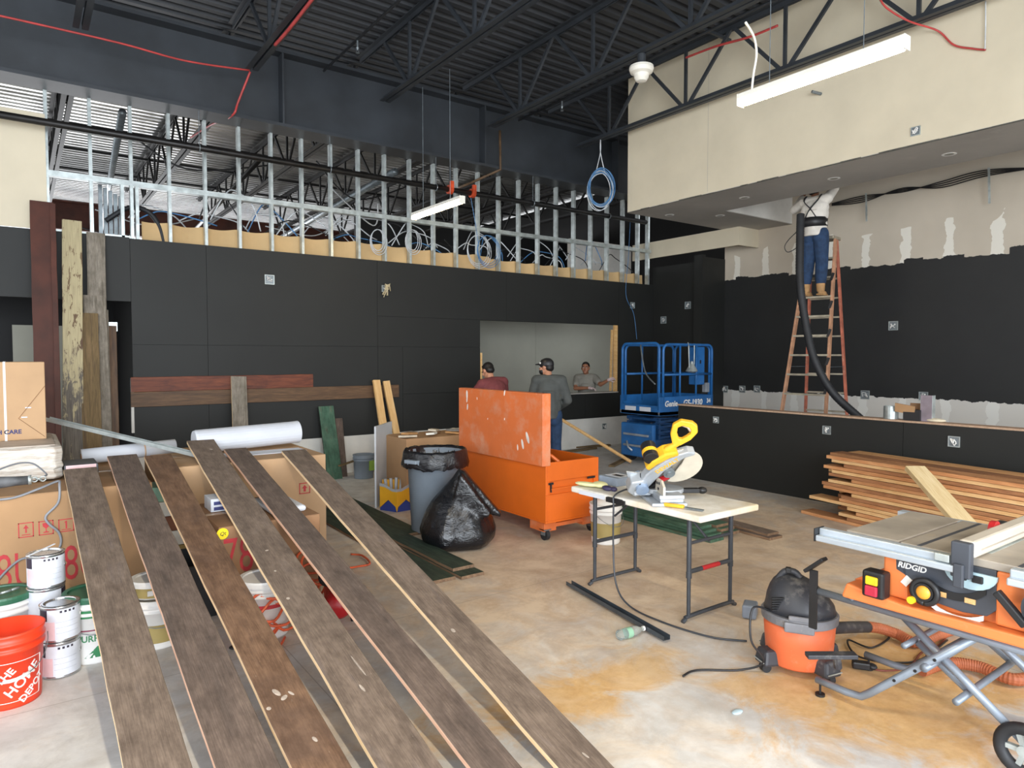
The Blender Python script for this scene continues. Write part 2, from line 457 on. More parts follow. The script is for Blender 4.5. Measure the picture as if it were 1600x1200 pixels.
# room seen through the pass-through, and the dark hall behind the doorway
struct(MB().mm((4.2, 11.5, 0), (8.98, 11.6, 3.1)), 'wall_inner', MT['olive_board'])
struct(MB().mm((8.985, 11.5, 0), (12.4, 11.6, 3.1)), 'wall_inner', MT['olive_board'])
struct(MB().mm((4.1, YB + D, 0), (4.2, 11.6, 3.1)), 'wall_inner', MT['olive_board'])
struct(MB().mm((-6, 11.6, 0), (4.1, 11.7, 3.1)), 'wall_hall', MT['dark_wall'])
struct(MB().mm((-6, YB + D + 0.01, 3.1), (4.1, 11.7, 3.14)), 'wall_hall', MT['dark_wall'])
struct(MB().mm((1.15, YB + D, 0), (1.25, 11.6, 3.1)), 'wall_hall', MT['dark_wall'])
struct(MB().mm((-0.06, 10.9, 0), (0.72, 10.96, 2.15)), 'wall_hall', MT['olive_board'])
# far end of the neighbouring space
struct(MB().mm((-7, 25.9, 0), (15, 26.0, 4.4)), 'wall_far', MT['rust_red'])
struct(MB().mm((13.0, 8.5, 0), (13.1, 26, 6.2)), 'wall_far', MT['dark_wall'])  # shade of the far space painted as a near-black wall colour
struct(MB().mm((10.9, 12.6, 0), (13, 12.7, 4.6)), 'wall_far', MT['white_board'])
struct(MB().mm((6.2, 14.5, 0), (13, 14.6, 4.9)), 'wall_far', MT['dark_wall'])


# ================================================================== STEEL
mb = MB()
mb.mm((-6, 9.25, 4.82), (12.5, 9.65, 4.86)); mb.mm((-6, 9.25, 5.79), (12.5, 9.65, 5.83)); mb.mm((-6, 9.43, 4.86), (12.5, 9.46, 5.79))
gd = struct(mb, 'steel_girder', MT['black_steel'])
for x in (2.95, 6.2, 9.2):
    struct(MB().mm((x - 0.012, 9.26, 4.86), (x + 0.012, 9.43, 5.79)), 'girder_stiffener', MT['black_steel'], parent=gd, world=True)
mb = MB(); mb.mm((-7, 21.0, 5.0), (15, 21.3, 5.05)); mb.mm((-7, 21.0, 5.7), (15, 21.3, 5.75)); mb.mm((-7, 21.13, 5.05), (15, 21.16, 5.7))
struct(mb, 'steel_girder', MT['rust_red'])

JX = [0.63 + 1.8 * k for k in range(5)]
def joist(x, y0, y1, m, label, group, zb=5.3, zt=6.16, hook=0.0):
    t = thing('bar_joist', label, 'joist', (x, (y0 + y1) / 2, zb), group=group)
    mb = MB()
    for s in (-1, 1):
        mb.mm((x + s * 0.012, y0, zt), (x + s * 0.075, y1 + 0.8, zt + 0.01)); mb.mm((x + s * 0.012, y0, zt - 0.06), (x + s * 0.022, y1 + 0.8, zt))
    mb.build('top_chord', m, t, world=True)
    mb = MB()
    for s in (-1, 1):
        mb.mm((x + s * 0.012, y0, zb), (x + s * 0.075, y1, zb + 0.01)); mb.mm((x + s * 0.012, y0, zb + 0.01), (x + s * 0.022, y1, zb + 0.07))
    mb.build('bottom_chord', m, t, world=True)
    mb = MB(); y = y1 - 0.75
    while y > y0 + 0.8:
        b = V((x, y, zb + 0.03))
        for dy, w in ((-0.78, 0.045), (0, 0.04), (0.78, 0.045)):
            mb.bar(b + V((0, dy * 0.06, 0)), V((x, y + dy, zt - 0.01)), 0.035, w)
        y -= 1.56
    mb.build('web_lacing', m, t, world=True)
    return t
for k, x in enumerate(JX):
    joist(x, -4.8, 8.85, MT['black_steel'], 'black steel bar joist under the dark deck, %s from the left' % ORD[k] if k else 'black steel bar joist under the dark deck, nearest the cream patch of end wall', 'black bar joists of the main room')
for k in range(-1, 7):
    joist(0.63 + 1.8 * k, 9.9, 20.1, MT['dark_steel'], 'bare dark bar joist beyond the open framing, %s from the left' % ORD[k + 1], 'dark bar joists beyond the girder')
# cross bridging rods between the joists beyond
for k, y in enumerate((11.6, 13.4, 15.2, 17.0, 18.8)):
    tag(MB().mm((-6, y, 6.05), (14, y + 0.05, 6.1)).build('bridging_bar', MT['dark_steel']), 'dark bridging bar across the far joists, %s behind the girder' % ORD[k], 'bracing', 'bridging bars beyond the girder')
for k, y in enumerate((2.2, 5.9)):
    tag(MB().mm((-6, y, 6.05), (8.0, y + 0.035, 6.085)).build('bridging_bar', MT['black_steel']), 'thin black bridging bar over the main room, %s row from the saws' % ORD[k], 'bracing', 'bridging bars of the main room')

# open stud framing above the black back wall
def cprof(x, z0, z1, y0=YB + 0.02, d=0.092, w=0.036, t=0.003):
    mb = MB()
    mb.mm((x, y0, z0), (x + t, y0 + d, z1)); mb.mm((x + t, y0, z0), (x + w, y0 + t, z1)); mb.mm((x + t, y0 + d - t, z0), (x + w, y0 + d, z1))
    mb.mm((x + w - t, y0 + t, z0), (x + w, y0 + 0.014, z1)); mb.mm((x + w - t, y0 + d - 0.014, z0), (x + w, y0 + d - t, z1))
    return mb
N_ST = 23
for k in range(N_ST):
    x = 0.735 + 0.427 * k
    tag(cprof(x, 3.2, 4.82).build('metal_stud', MT['galv']), 'galvanized steel stud above the black back wall, %s from the left' % ORD[k], 'stud', 'studs of the open framing')
for n, x in enumerate((0.3, 1.06, 1.22, 10.42)):
    tag(cprof(x, 3.2 if x > 1 else 3.2, 4.82 if x in (0.3, 10.42) else 3.9).build('metal_stud', MT['galv']),
        ('galvanized stud along the edge of the cream patch of wall', 'short galvanized stud, first of the pair under the track by the tall planks', 'short galvanized stud, second of the pair under the track by the tall planks', 'galvanized stud in the corner beside the cream bulkhead')[n], 'stud', 'studs of the open framing')
mb = MB(); mb.mm((0.3, YB + 0.016, 3.845), (10.5, YB + 0.019, 3.91)); mb.mm((0.3, YB + 0.019, 3.845), (10.5, YB + 0.112, 3.848))
tag(mb.build('metal_track', MT['galv']), 'long galvanized track running level across the open studs', 'track')
tag(MB().mm((0.3, YB + 0.02, 3.2), (1.16, YB + 0.11, 3.23)).build('metal_track', MT['galv']), 'short galvanized track behind the tops of the tall planks', 'track')
mb = MB(); rings = []
for i in range(221):
    x = 1.3 + i * (9.1 / 220); ph = ((x - 0.735) / 0.427) % 1.0
    top = 3.47 - 0.022 * math.sin(PI * ph) + 0.03 * noise.noise(V((x * 0.8, 0, 0))) - (0.05 if x > 6.6 else 0)
    y = YB + 0.135 + 0.025 * math.sin(PI * ph)
    rings.append([V((x, y, 3.15)), V((x, y + 0.012, top)), V((x, y + 0.02, top)), V((x, y + 0.02, 3.15))])
mb.loft(rings)
tag(mb.build('facing_paper', MT['kraft']), 'tan facing paper sagging between the studs above the black wall', 'paper')

# pipes
MT['pipe_black'] = plain('black_iron_pipe', '#1d1b1a', 0.4, 0.3, 0.3, 5)
t = thing('sprinkler_pipe', 'black iron pipe running level in front of the open studs', 'pipe', (4, 9.3, 4.3))
MB().cyl((-5, 9.3, 4.36), (10.0, 9.3, 4.36), 0.042, seg=14).build('pipe', MT['pipe_black'], t, world=True, smooth=True)
MT['orange_fit'] = plain('orange_coupling', '#b3401c', 0.5, 0, 0.2, 8)
for px in (703, 738):
    p = at(px, 308, y=9.3)
    MB().cyl((p.x - 0.035, 9.3, 4.36), (p.x + 0.035, 9.3, 4.36), 0.07, seg=14).mm((p.x - 0.03, 9.22, 4.36), (p.x + 0.03, 9.26, 4.48)).build('coupling', MT['orange_fit'], t, world=True)
for x in (1.9, 3.6, 5.3, 7.2, 9.0):
    MB().torus((x, 9.3, 4.36), 0.05, 0.006, (1, 0, 0), 16, 6).cyl((x, 9.3, 4.41), (x, 9.3, 4.82), 0.005, seg=6).build('hanger', MT['galv_dark'], t, world=True)
def branch(px, y0, y1, x, z, label, heads):
    t = thing('sprinkler_pipe', label, 'pipe', (x, (y0 + y1) / 2, z), group='branch sprinkler pipes')
    MB().cyl((x, y0, z), (x, y1, z), 0.017, seg=10).build('pipe', MT['black_steel'], t, world=True, smooth=True)
    for y in heads:
        mb = MB().cyl((x, y, z), (x, y, z - 0.1), 0.012, seg=8); mb.cyl((x, y, z - 0.1), (x, y, z - 0.13), 0.02, 0.008, 10); mb.cyl((x, y, z - 0.165), (x, y, z - 0.16), 0.024, seg=12)
        mb.bar((x - 0.015, y, z - 0.13), (x - 0.015, y, z - 0.165), 0.004, 0.004); mb.bar((x + 0.015, y, z - 0.13), (x + 0.015, y, z - 0.165), 0.004, 0.004)
        mb.build('sprinkler_head', MT['galv_dark'], t, world=True)
branch(0, -4, 9.1, 3.45, 5.62, 'thin black branch pipe with sprinkler head between the joists, nearer the doorway', (at(540, 72, z=5.5).y, 1.0))
branch(0, -4, 9.1, 6.75, 5.62, 'thin black branch pipe with sprinkler head between the joists, nearer the soffit', (at(875, 168, z=5.5).y, 1.5))
# rusty offset pipe that drops from the girder stiffener
p0, p1 = at(782, 265, y=9.24), at(668, 306, y=9.28)
tag(MB().tube([at(781, 204, y=9.22), p0, at(735, 286, y=9.5) , at(700, 300, y=10.4)], 0.022, 8).build('drop_pipe', plain('rusty_pipe', '#5a4632', 0.6, 0.2, 0.3, 6), smooth=True), 'rusty thin pipe dropping down the girder then turning back', 'pipe')
# ================================================================== PLANKS AND CARTONS AT THE FRONT
MT['barn_grey'] = wood('weathered_grey_brown_wood', ['#6f6055', '#7c6c5f', '#89786a', '#80726a'], 0.85, .45, '#b9b0a5', 0.36, 0.35)
MT['barn_dark'] = wood('weathered_dark_brown_wood', ['#62554d', '#706056', '#7d6c60'], 0.85, .45, '#a59b90', 0.35, 0.4)
MT['barn_rust'] = wood('red_brown_aged_wood', ['#6a5142', '#7d614c', '#8b6d56', '#6f5747'], 0.6, 0.45, '#cfc2b2', 0.35, 0.25, blotch='#6a5446')
MT['fresh_edge'] = wood('freshly_sawn_edge', ['#d9b98a', '#ecd3ab', '#e3c299'], 0.7, 1.0, None, 0, 0.1)
MT['fresh_pink'] = wood('freshly_sawn_pinkish_edge', ['#cf9f86', '#e3bfa4', '#dcb08f'], 0.7, 1.0, None, 0, 0.1)

def board(name, p0, p1, w, th, top, edge=None, up=V((0, 0, 1)), label=None, cat='plank', group=None, taper=0.0, holes=()):
    """board from p0 to p1, x along its length; its upper face carries the points"""
    p0, p1 = V(p0), V(p1); m = frame_of(p0, p1, V(up)); L = (p1 - p0).length
    mb = MB()
    n = max(2, int(L / 0.25)); rr = random.Random(hash((round(L, 3), round(w, 3))) & 0xffff)
    rings = []
    for i in range(n + 1):
        x = L * i / n
        a = w / 2 + rr.uniform(-0.0025, 0.0025); b = w / 2 + rr.uniform(-0.0025, 0.0025); c = min(0.003, th * .2)
        rings.append([V((x, a, -c)), V((x, a - c, 0)), V((x, -b + c, 0)), V((x, -b, -c)), V((x, -b, -th)), V((x, a, -th))])
    bm = mb.bm; vr = [[bm.verts.new(k) for k in r] for r in rings]
    for r0, r1 in zip(vr, vr[1:]):
        for i in range(6):
            j = (i + 1) % 6
            f = bm.faces.new([r0[i], r0[j], r1[j], r1[i]])
            f.material_index = 1 if i in (3, 5) else 0
    f = bm.faces.new(list(reversed(vr[0]))); f.material_index = 1
    f = bm.faces.new(vr[-1]); f.material_index = 1
    bmesh.ops.recalc_face_normals(bm, faces=bm.faces)
    me = bpy.data.meshes.new(name); bm.to_mesh(me); bm.free()
    me.materials.append(top); me.materials.append(edge or top)
    o = bpy.data.objects.new(name, me); COL.objects.link(o)
    o.location = m.translation; o.rotation_euler = m.to_euler(); WM[o.name] = m
    return tag(o, label, cat, group)

PS, PC = 0.2, -0.335                        # the leaning planks' common slope: z = PS*y + PC
def on_planks(px, py):
    r = FWD + RGT * ((px - 800) / F_PX) + UPV * ((600 - py) / F_PX)
    t = (PC + PS * EYE.y - EYE.z) / (r.z - PS * r.y)
    return EYE + r * t
UPN = V((0, -PS, 1)).normalized()
PL = [((97, 733), (153, 730), (199, 1200), (297, 1200), 'barn_grey', 'fresh_edge', 'plain brown plank leaning on the printed carton, the one beside the orange bucket'),
      ((165, 712), (216, 710), (342, 1200), (434, 1200), 'barn_dark', 'fresh_pink', 'dark rough plank leaning on the cartons, second from the orange bucket'),
      ((222, 710), (271, 712), (462, 1200), (545, 1200), 'barn_rust', 'fresh_edge', 'reddish brown plank with a white scuff leaning on the cartons, third from the orange bucket'),
      ((289, 688), (337, 687), (596, 1200), (688, 1200), 'barn_grey', 'fresh_edge', 'grey paint-flecked plank reaching highest of the leaning row, fourth from the orange bucket'),
      ((348, 702), (387, 699), (742, 1200), (812, 1200), 'barn_dark', 'fresh_pink', 'dark plank with pinkish sawn edge, fifth from the orange bucket'),
      ((439, 707), (478, 699), (882, 1200), (953, 1200), 'barn_grey', 'fresh_edge', 'outermost leaning plank, nearest the trash can, with pale sawn edge')]
for k, (a, b, c, d, m, e, lab) in enumerate(PL):
    fl, fr, nl, nr = on_planks(*a), on_planks(*b), on_planks(*c), on_planks(*d)
    p0, p1 = (fl + fr) / 2, (nl + nr) / 2
    u = (p1 - p0).normalized(); side = u.cross(UPN).normalized()
    wd = (abs((fr - fl).dot(side)) + abs((nr - nl).dot(side))) / 2
    p1 = p0 + u * ((p0.z - 0.028) / -u.z)
    lift = V((0, 0, 0.0))
    board('leaning_plank', p0 + lift, p1 + lift, wd, 0.026, MT[m], MT[e], UPN, lab, 'plank', 'planks leaning on the cartons')

MT['smear'] = plain('white_paint_smear', '#a4978b', .8, 0, .15, 30)
planks = [o for o in COL.objects if o.name.startswith('leaning_plank')]
def smear(k, px, py, a, b, ang=0.0, nm='paint_smear'):
    p = WM[planks[k].name].inverted() @ on_planks(px, py)
    MB().ell((p.x, p.y, .0003), (a, b, .0014), (0, 0, ang), 10, 4).build(nm, MT['smear'], planks[k])
for q in ((2, 432, 1082, .03, .012, .3), (2, 444, 1090, .012, .02, .8), (2, 455, 1083, .02, .007, .4), (2, 420, 1107, .012, .01, 0), (2, 492, 1155, .018, .008, .2), (3, 560, 1040, .09, .005, .05), (3, 566, 1075, .03, .007, .1), (3, 417, 860, .008, .012, .4), (3, 430, 892, .01, .007, 0), (3, 450, 935, .013, .01, 0), (3, 330, 702, .02, .01, .5), (5, 708, 985, .02, .011, 0), (5, 915, 1180, .02, .006, .2)): smear(*q)
# ---- cartons
MT['card'] = plain('brown_cardboard', '#a8845f', 0.8, 0, 0.05, 2.0)
MT['card_dark'] = plain('dark_brown_cardboard', '#8d6a4c', 0.8, 0, 0.06, 2.0)
MT['card_light'] = plain('tan_cardboard', '#b89672', 0.8, 0, 0.05, 2.0)
MT['red_ink'] = plain('red_print', '#b5343a', 0.7, 0, 0.1, 10)
MT['blue_ink'] = plain('navy_print', '#343a6a', 0.7, 0, 0.1, 10)
MT['white'] = plain('white_plastic', '#e4e2de', 0.45, 0, 0.04, 5)
MT['paper'] = plain('white_paper', '#cdd1d9', 0.7, 0, 0.03, 3)
MT['black'] = plain('black_plastic', '#1c1c1e', 0.45, 0, 0.2, 6)
MT['black_rubber'] = plain('black_rubber', '#202124', 0.6, 0, 0.2, 8)
MT['tape'] = plain('clear_parcel_tape', '#c3a27c', 0.25, 0, 0.04, 3)

def carton(label, x0, x1, y0, y1, z0, z1, m, flaps=True):
    t = thing('cardboard_box', label, 'box', ((x0 + x1) / 2, (y0 + y1) / 2, z0))
    MB().mm((x0, y0, z0), (x1, y1, z1 - 0.004)).build('body', m, t, world=True, bevel=0.006)
    if flaps:
        ym = (y0 + y1) / 2
        MB().mm((x0 + 0.002, y0 + 0.002, z1 - 0.004), (x1 - 0.002, ym - 0.003, z1)).build('flap', m, t, world=True)
        MB().mm((x0 + 0.002, ym + 0.003, z1 - 0.004), (x1 - 0.002, y1 - 0.002, z1)).build('flap', m, t, world=True)
        MB().mm((x0 + 0.002, ym - 0.03, z1), (x1 - 0.002, ym + 0.03, z1 + 0.0012)).build('tape', MT['tape'], t, world=True)
    return t
YA = 5.77
bA = carton('big brown carton with red handling symbols and digits behind the paint cans', -1.3, 0.80, YA, 7.35, 0, 0.786, MT['card'])
def front(px, py, y): return at(px, py, y=y)
def icon(px0, py0, px1, py1, kind):
    a, b = front(px0, py0, YA), front(px1, py1, YA); mb = MB(); y0, y1 = YA - 0.0015, YA + 0.002; t = 0.006
    x0, x1, z0, z1 = a.x, b.x, b.z, a.z
    mb.mm((x0, y0, z0), (x1, y1, z0 + t)); mb.mm((x0, y0, z1 - t), (x1, y1, z1)); mb.mm((x0, y0, z0), (x0 + t, y1, z1)); mb.mm((x1 - t, y0, z0), (x1, y1, z1))
    cx, w, h = (x0 + x1) / 2, x1 - x0, z1 - z0
    M = basis((cx, YA + 0.002, z0), (1, 0, 0), (0, 0, 1))
    if kind == 'up':
        mb.prism([(-.05 * w, .3 * h), (.05 * w, .3 * h), (.05 * w, .6 * h), (.18 * w, .6 * h), (0, .85 * h), (-.18 * w, .6 * h), (-.05 * w, .6 * h)], M, 0.0035); mb.mm((cx - .28 * w, y0, z0 + .15 * h), (cx + .28 * w, y1, z0 + .2 * h))
    elif kind == 'glass':
        mb.prism([(-.2 * w, .15 * h), (.2 * w, .15 * h), (.2 * w, .2 * h), (.03 * w, .25 * h), (.03 * w, .45 * h), (.22 * w, .62 * h), (.24 * w, .85 * h), (-.24 * w, .85 * h), (-.22 * w, .62 * h), (-.03 * w, .45 * h), (-.03 * w, .25 * h), (-.2 * w, .2 * h)], M, 0.0035)
    else:
        mb.prism([(-.05 * w, .25 * h), (.05 * w, .25 * h), (.05 * w, .85 * h), (-.02 * w, .85 * h), (-.15 * w, .72 * h), (-.05 * w, .72 * h)], M, 0.0035); mb.mm((cx - .3 * w, y0, z0 + .15 * h), (cx + .3 * w, y1, z0 + .2 * h))
    mb.build('printed_symbol', MT['red_ink'], bA, world=True)
icon(28, 818, 53, 838, 'up'); icon(60, 815, 84, 834, 'glass'); icon(91, 812, 116, 829, 'one')
def words_on(parent, body, px, py, y, size, m, bold=0.0, stretch=1.0, ext=0.0012, name='printed_digits'):
    p = at(px, py, y=y); M = WM[parent.name].inverted() @ basis((p.x, y - 0.0008, p.z), (1, 0, 0), (0, 0, 1)) @ Matrix.Diagonal((1, stretch, 1, 1))
    return lettering(name, body, size, m, parent, M, ext=ext, bold=bold)
words_on(bA, '78U', 12, 897, YA, 0.20, MT['red_ink'], -0.001, 1.8)
words_on(bA, '80', 124, 880, YA, 0.20, MT['red_ink'], -0.001, 1.8)

bB = carton('low brown carton printed 780 in red, standing between the middle planks', 1.06, 1.76, 4.82, 5.7, 0, 0.592, MT['card_dark'])
words_on(bB, '780', 385, 868, 4.82, 0.21, MT['red_ink'], -0.001, 1.7)
p = at(348, 832, y=4.81)
st = MB().cyl((p.x, 4.812, p.z - 0.01), (p.x, 4.819, p.z - 0.01), 0.038, seg=24).build('round_sticker', plain('yellow_label', '#f0d800', 0.5, 0, 0.02, 5), bB, world=True)
lettering('handwriting', 'Qt', 0.035, MT['black'], bB, WM[bB.name].inverted() @ basis((p.x, 4.8105, p.z - 0.01), (1, 0, 0.1), (-0.1, 0, 1)), ext=0.0008, shear=0.3)
bC = carton('tan carton carrying the white paper roll, behind the plank tops', 0.95, 2.27, 6.05, 7.3, 0, 0.842, MT['card_light'])
a = at(457, 772, y=6.3)
mb = MB(); mb.mm((2.02, 6.0485, .5), (2.12, 6.051, .508)); mb.mm((2.02, 6.0485, .592), (2.12, 6.051, .6)); mb.mm((2.02, 6.0485, .5), (2.028, 6.051, .6)); mb.mm((2.112, 6.0485, .5), (2.12, 6.051, .6))
mb.prism([(-.01, .02), (.01, .02), (.01, .05), (.025, .05), (0, .08), (-.025, .05), (-.01, .05)], basis((2.07, 6.051, .5), (1, 0, 0), (0, 0, 1)), 0.003)
mb.build('printed_symbol', MT['red_ink'], bC, world=True)
sm = thing('small_box', 'small white box with a blue printed end on the low 780 carton', 'box', (1.21, 5.42, 0.594))
MB().mm((1.12, 5.32, .594), (1.31, 5.54, .69)).build('body', plain('white_blue_box', '#c9ced6', 0.6, 0, 0.06, 4), sm, world=True, bevel=0.003)
MB().mm((1.14, 5.3185, .605), (1.29, 5.321, .63)).mm((1.14, 5.3185, .645), (1.22, 5.321, .67)).build('printed_band', MT['blue_ink'], sm, world=True)
wb = thing('paper_sack', 'white paper sack with black print lying under the fifth plank', 'sack', (1.58, 5.2, 0.594))
MB().box((1.58, 5.2, .618), (.26, .5, .046)).build('body', MT['paper'], wb, world=True, bevel=0.025)
MB().mm((1.5, 4.948, .605), (1.58, 4.951, .63)).mm((1.6, 4.948, .602), (1.64, 4.951, .628)).build('printed_mark', MT['black'], wb, world=True)
# stack of small packs between the second and third planks, over a black crate
packs = [('#8fb7a0', 'pale green pack topping the little stack between the planks'), ('#e2ded2', 'cream pack second from the top of the little stack between the planks'), ('#7a4a30', 'red-brown pack midway down the little stack between the planks'),
         ('#d8d0c0', 'off-white pack under the red-brown one in the little stack'), ('#a88f55', 'ochre pack near the floor in the little stack between the planks'), ('#4a423c', 'dark pack at the bottom of the little stack between the planks')]
z = 0.72
for k, (c, lab) in enumerate(packs):
    h = 0.12; z -= h
    o = MB().box((0.93 + 0.012 * ((k * 7) % 3 - 1), 6.05, z + h / 2), (0.24, 0.3, h - 0.004)).build('small_pack', plain('pack_%d' % k, c, 0.7, 0, 0.06, 5), bevel=0.004)
    tag(o, lab, 'pack', 'small packs stacked behind the planks')
cr = thing('crate', 'black plastic crate on the floor between the second and third planks', 'crate', (0.93, 5.0, 0))
mb = MB(); mb.mm((.83, 4.82, 0), (1.04, 5.3, .012)); mb.mm((.83, 4.82, .012), (.84, 5.3, .36)); mb.mm((1.03, 4.82, .012), (1.04, 5.3, .36)); mb.mm((.84, 4.82, .012), (1.03, 4.83, .36)); mb.mm((.84, 5.29, .012), (1.03, 5.3, .36))
mb.build('body', MT['black'], cr, world=True)
MB().mm((.82, 4.81, .33), (1.05, 4.825, .36)).mm((.82, 5.295, .33), (1.05, 5.31, .36)).mm((.82, 4.825, .33), (.835, 5.295, .36)).mm((1.035, 4.825, .33), (1.05, 5.295, .36)).build('rim', MT['black'], cr, world=True)
tag(MB().ell((at(370, 1013, z=0).x, at(370, 1013, z=0).y, 0.012), (0.045, 0.03, 0.012)).build('black_oval', MT['black'], smooth=True), 'flat black oval lying on the floor between the second and third planks', 'cap')  # small flat black oval on the floor

# shrink-wrapped slab of goods with an upright carton on it
def wrap_mat():
    t = NT('stretch_film'); v = t.coord('Object', (1, 1, 9), True); n = t.noise(v, 4.0, 7, 0.7, 0.8)
    t.bump(n, 0.5, 0.02)
    return t.done(t.ramp(n, [(0.3, '#a58f7c'), (0.5, '#d9d2c8'), (0.72, '#ece9e4')]), 0.25)
MT['film'] = wrap_mat()
sl = thing('wrapped_pallet_load', 'low film-wrapped load lying on the big carton under the upright box', 'package', (-0.5, 6.75, 0.797))
mb = MB(); rings = []
for k, (z, e) in enumerate(((.80, .0), (.82, .02), (.87, .01), (.90, .025), (.93, .012), (1.0, .02), (1.045, .015), (1.06, -.02))):
    x0, x1, y0, y1 = -1.3 - e, 0.24 + e, 6.28 - e, 7.3 + e
    rings.append([V((x0, y0, z)), V(((x0 + x1) / 2, y0 - .006, z)), V((x1 - .05, y0, z)), V((x1, y0 + .05, z)), V((x1, y1, z)), V((x0, y1, z))])
mb.loft(rings).build('body', MT['film'], sl, world=True, bevel=0.01)
MB().mm((-1.29, 6.30, 1.06), (.21, 7.27, 1.066)).build('top_sheet', plain('weathered_sheet', '#b3a79a', 0.6, 0, 0.12, 3), sl, world=True)
ub = thing('cardboard_box', 'upright tan carton with white strap and WITH CARE print, on the film-wrapped load', 'box', (-0.4, 6.95, 1.066))
MB().mm((-1.1, 6.78, 1.066), (.17, 7.2, 1.70)).build('body', MT['card_light'], ub, world=True, bevel=0.006)
p = at(7, 600, y=6.78); MB().mm((p.x - .008, 6.778, 1.066), (p.x + .008, 6.781, 1.702)).mm((p.x - .008, 6.78, 1.7), (p.x + .008, 7.2, 1.7025)).build('strap', MT['white'], ub, world=True)
words_on(ub, 'WITH CARE', 4, 676, 6.78, 0.046, MT['blue_ink'], 0.0015, name='printed_words')
mb = MB(); q = [at(70, 603, y=6.779), at(29, 654, y=6.779), at(70, 682, y=6.779)]
mb.tube([q[0], q[1]], 0.0025, 5).tube([q[1], q[2]], 0.0025, 5); mb.build('crease', MT['card_dark'], ub, world=True)
for px, py in ((44, 637), (38, 652)):
    p = at(px, py, y=6.779); MB().mm((p.x - .02, 6.7775, p.z - .004), (p.x + .02, 6.7805, p.z + .005)).build('torn_flake', MT['paper'], ub, world=True)

# things lying on the big carton's front edge
tool = thing('angle_grinder', 'dark grey corded hand tool lying on the big printed carton', 'tool', (0.05, 6.0, 0.85))
a, b = at(-25, 752, y=5.98), at(44, 752, y=5.98); a.z = b.z = 0.855
L = b - a
MB().tube([a, a + L * .3, a + L * .36, a + L * .7, b], [.048, .05, .042, .034, .032], 14).build('body', plain('dusty_dark_grip', '#5b5d60', 0.6, 0, 0.25, 9), tool, world=True, smooth=True)
MB().tube([b, b + L * .08], [.036, .036], 14).build('collar', MT['galv'], tool, world=True, smooth=True)
mb = MB()
for k in range(3): mb.torus(b + L * (.15 + .1 * k), .018, .005, (0.3, 0.4, 1) if k % 2 else (0, 1, .2), 14, 6)
mb.build('chain_link', MT['galv'], tool, world=True, smooth=True)
cord('electric_cable', [at(-20, 742, y=6.05), at(20, 726, y=6.1), at(50, 724, y=6.1), at(72, 740, y=6.02), b + V((.1, 0, 0.02))], 0.006, plain('grey_cord', '#6d7076', 0.5), 'thin grey cord arching over the hand tool on the big carton', 'cord')
MT['cord_grey'] = plain('grey_flex', '#83868c', 0.5)
f = lambda px, py: at(px, py, y=YA - 0.014)
cord('electric_cable', [at(-25, 782, y=5.75), at(20, 778, y=5.75), at(60, 764, y=5.78), at(90, 752, y=5.84), at(93, 758, y=5.78), f(91, 785), f(72, 806), f(76, 818), f(92, 832), f(95, 850), f(84, 866), f(60, 871), f(35, 873), f(14, 888), f(-8, 912)], 0.0085, MT['cord_grey'], 'grey cord hanging in curves down the front of the big printed carton', 'cord', n=10)
tr = thing('tray', 'dark grey tray with a pink strip behind the first plank', 'tray', (0.35, 6.5, 0.797))
MB().mm((.265, 6.25, .797), (.49, 6.6, .9)).build('body', plain('slate_plastic', '#55585e', 0.5), tr, world=True, bevel=0.01)
MB().mm((.275, 6.246, .872), (.475, 6.25, .898)).build('pink_strip', plain('pink_strip', '#e3bfc2', 0.5), tr, world=True)
pr = thing('paper_roll', 'white paper roll lying behind the first two planks', 'roll', (0.78, 6.95, 0.8))
MB().cyl((.42, 6.95, .87), (1.17, 7.0, .90), .068, seg=24).build('roll', MT['paper'], pr, world=True, smooth=True)
MB().cyl((.415, 6.9497, .8698), (.421, 6.95, .87), .03, seg=16).build('core', MT['card_dark'], pr, world=True)
MB().cyl((.9, 6.982, .889), (.912, 6.983, .8896), .0695, seg=24).build('band', plain('roll_band', '#c9a98a', 0.6), pr, world=True, smooth=True)
pr = thing('paper_roll', 'thick white sheet roll on the tan carton behind the fourth and fifth planks', 'roll', (1.75, 6.7, 0.83))
MB().lathe([(.105, 0), (.112, .02), (.108, .9), (.11, .98), (.08, .98), (.08, .9)], (1.28, 6.72, .957), 24, V((1, .06, .03))).build('roll', MT['paper'], pr, world=True, smooth=False)
MB().mm((1.3, 6.36, .844), (2.2, 6.6, .85)).build('loose_sheet', MT['paper'], pr, world=True)
a, b = at(73, 657, y=7.24), at(318, 716, y=6.45)
m = frame_of(a, b); mb = MB(); Lc = (b - a).length
mb.box(m @ V((Lc / 2, 0, 0)), (Lc, .065, .002), m); mb.box(m @ V((Lc / 2, .032, .016)), (Lc, .002, .033), m); mb.box(m @ V((Lc / 2, -.032, .016)), (Lc, .002, .033), m)
tag(mb.build('metal_track', MT['galv']), 'loose galvanized track lying slantwise across the carton tops', 'track')

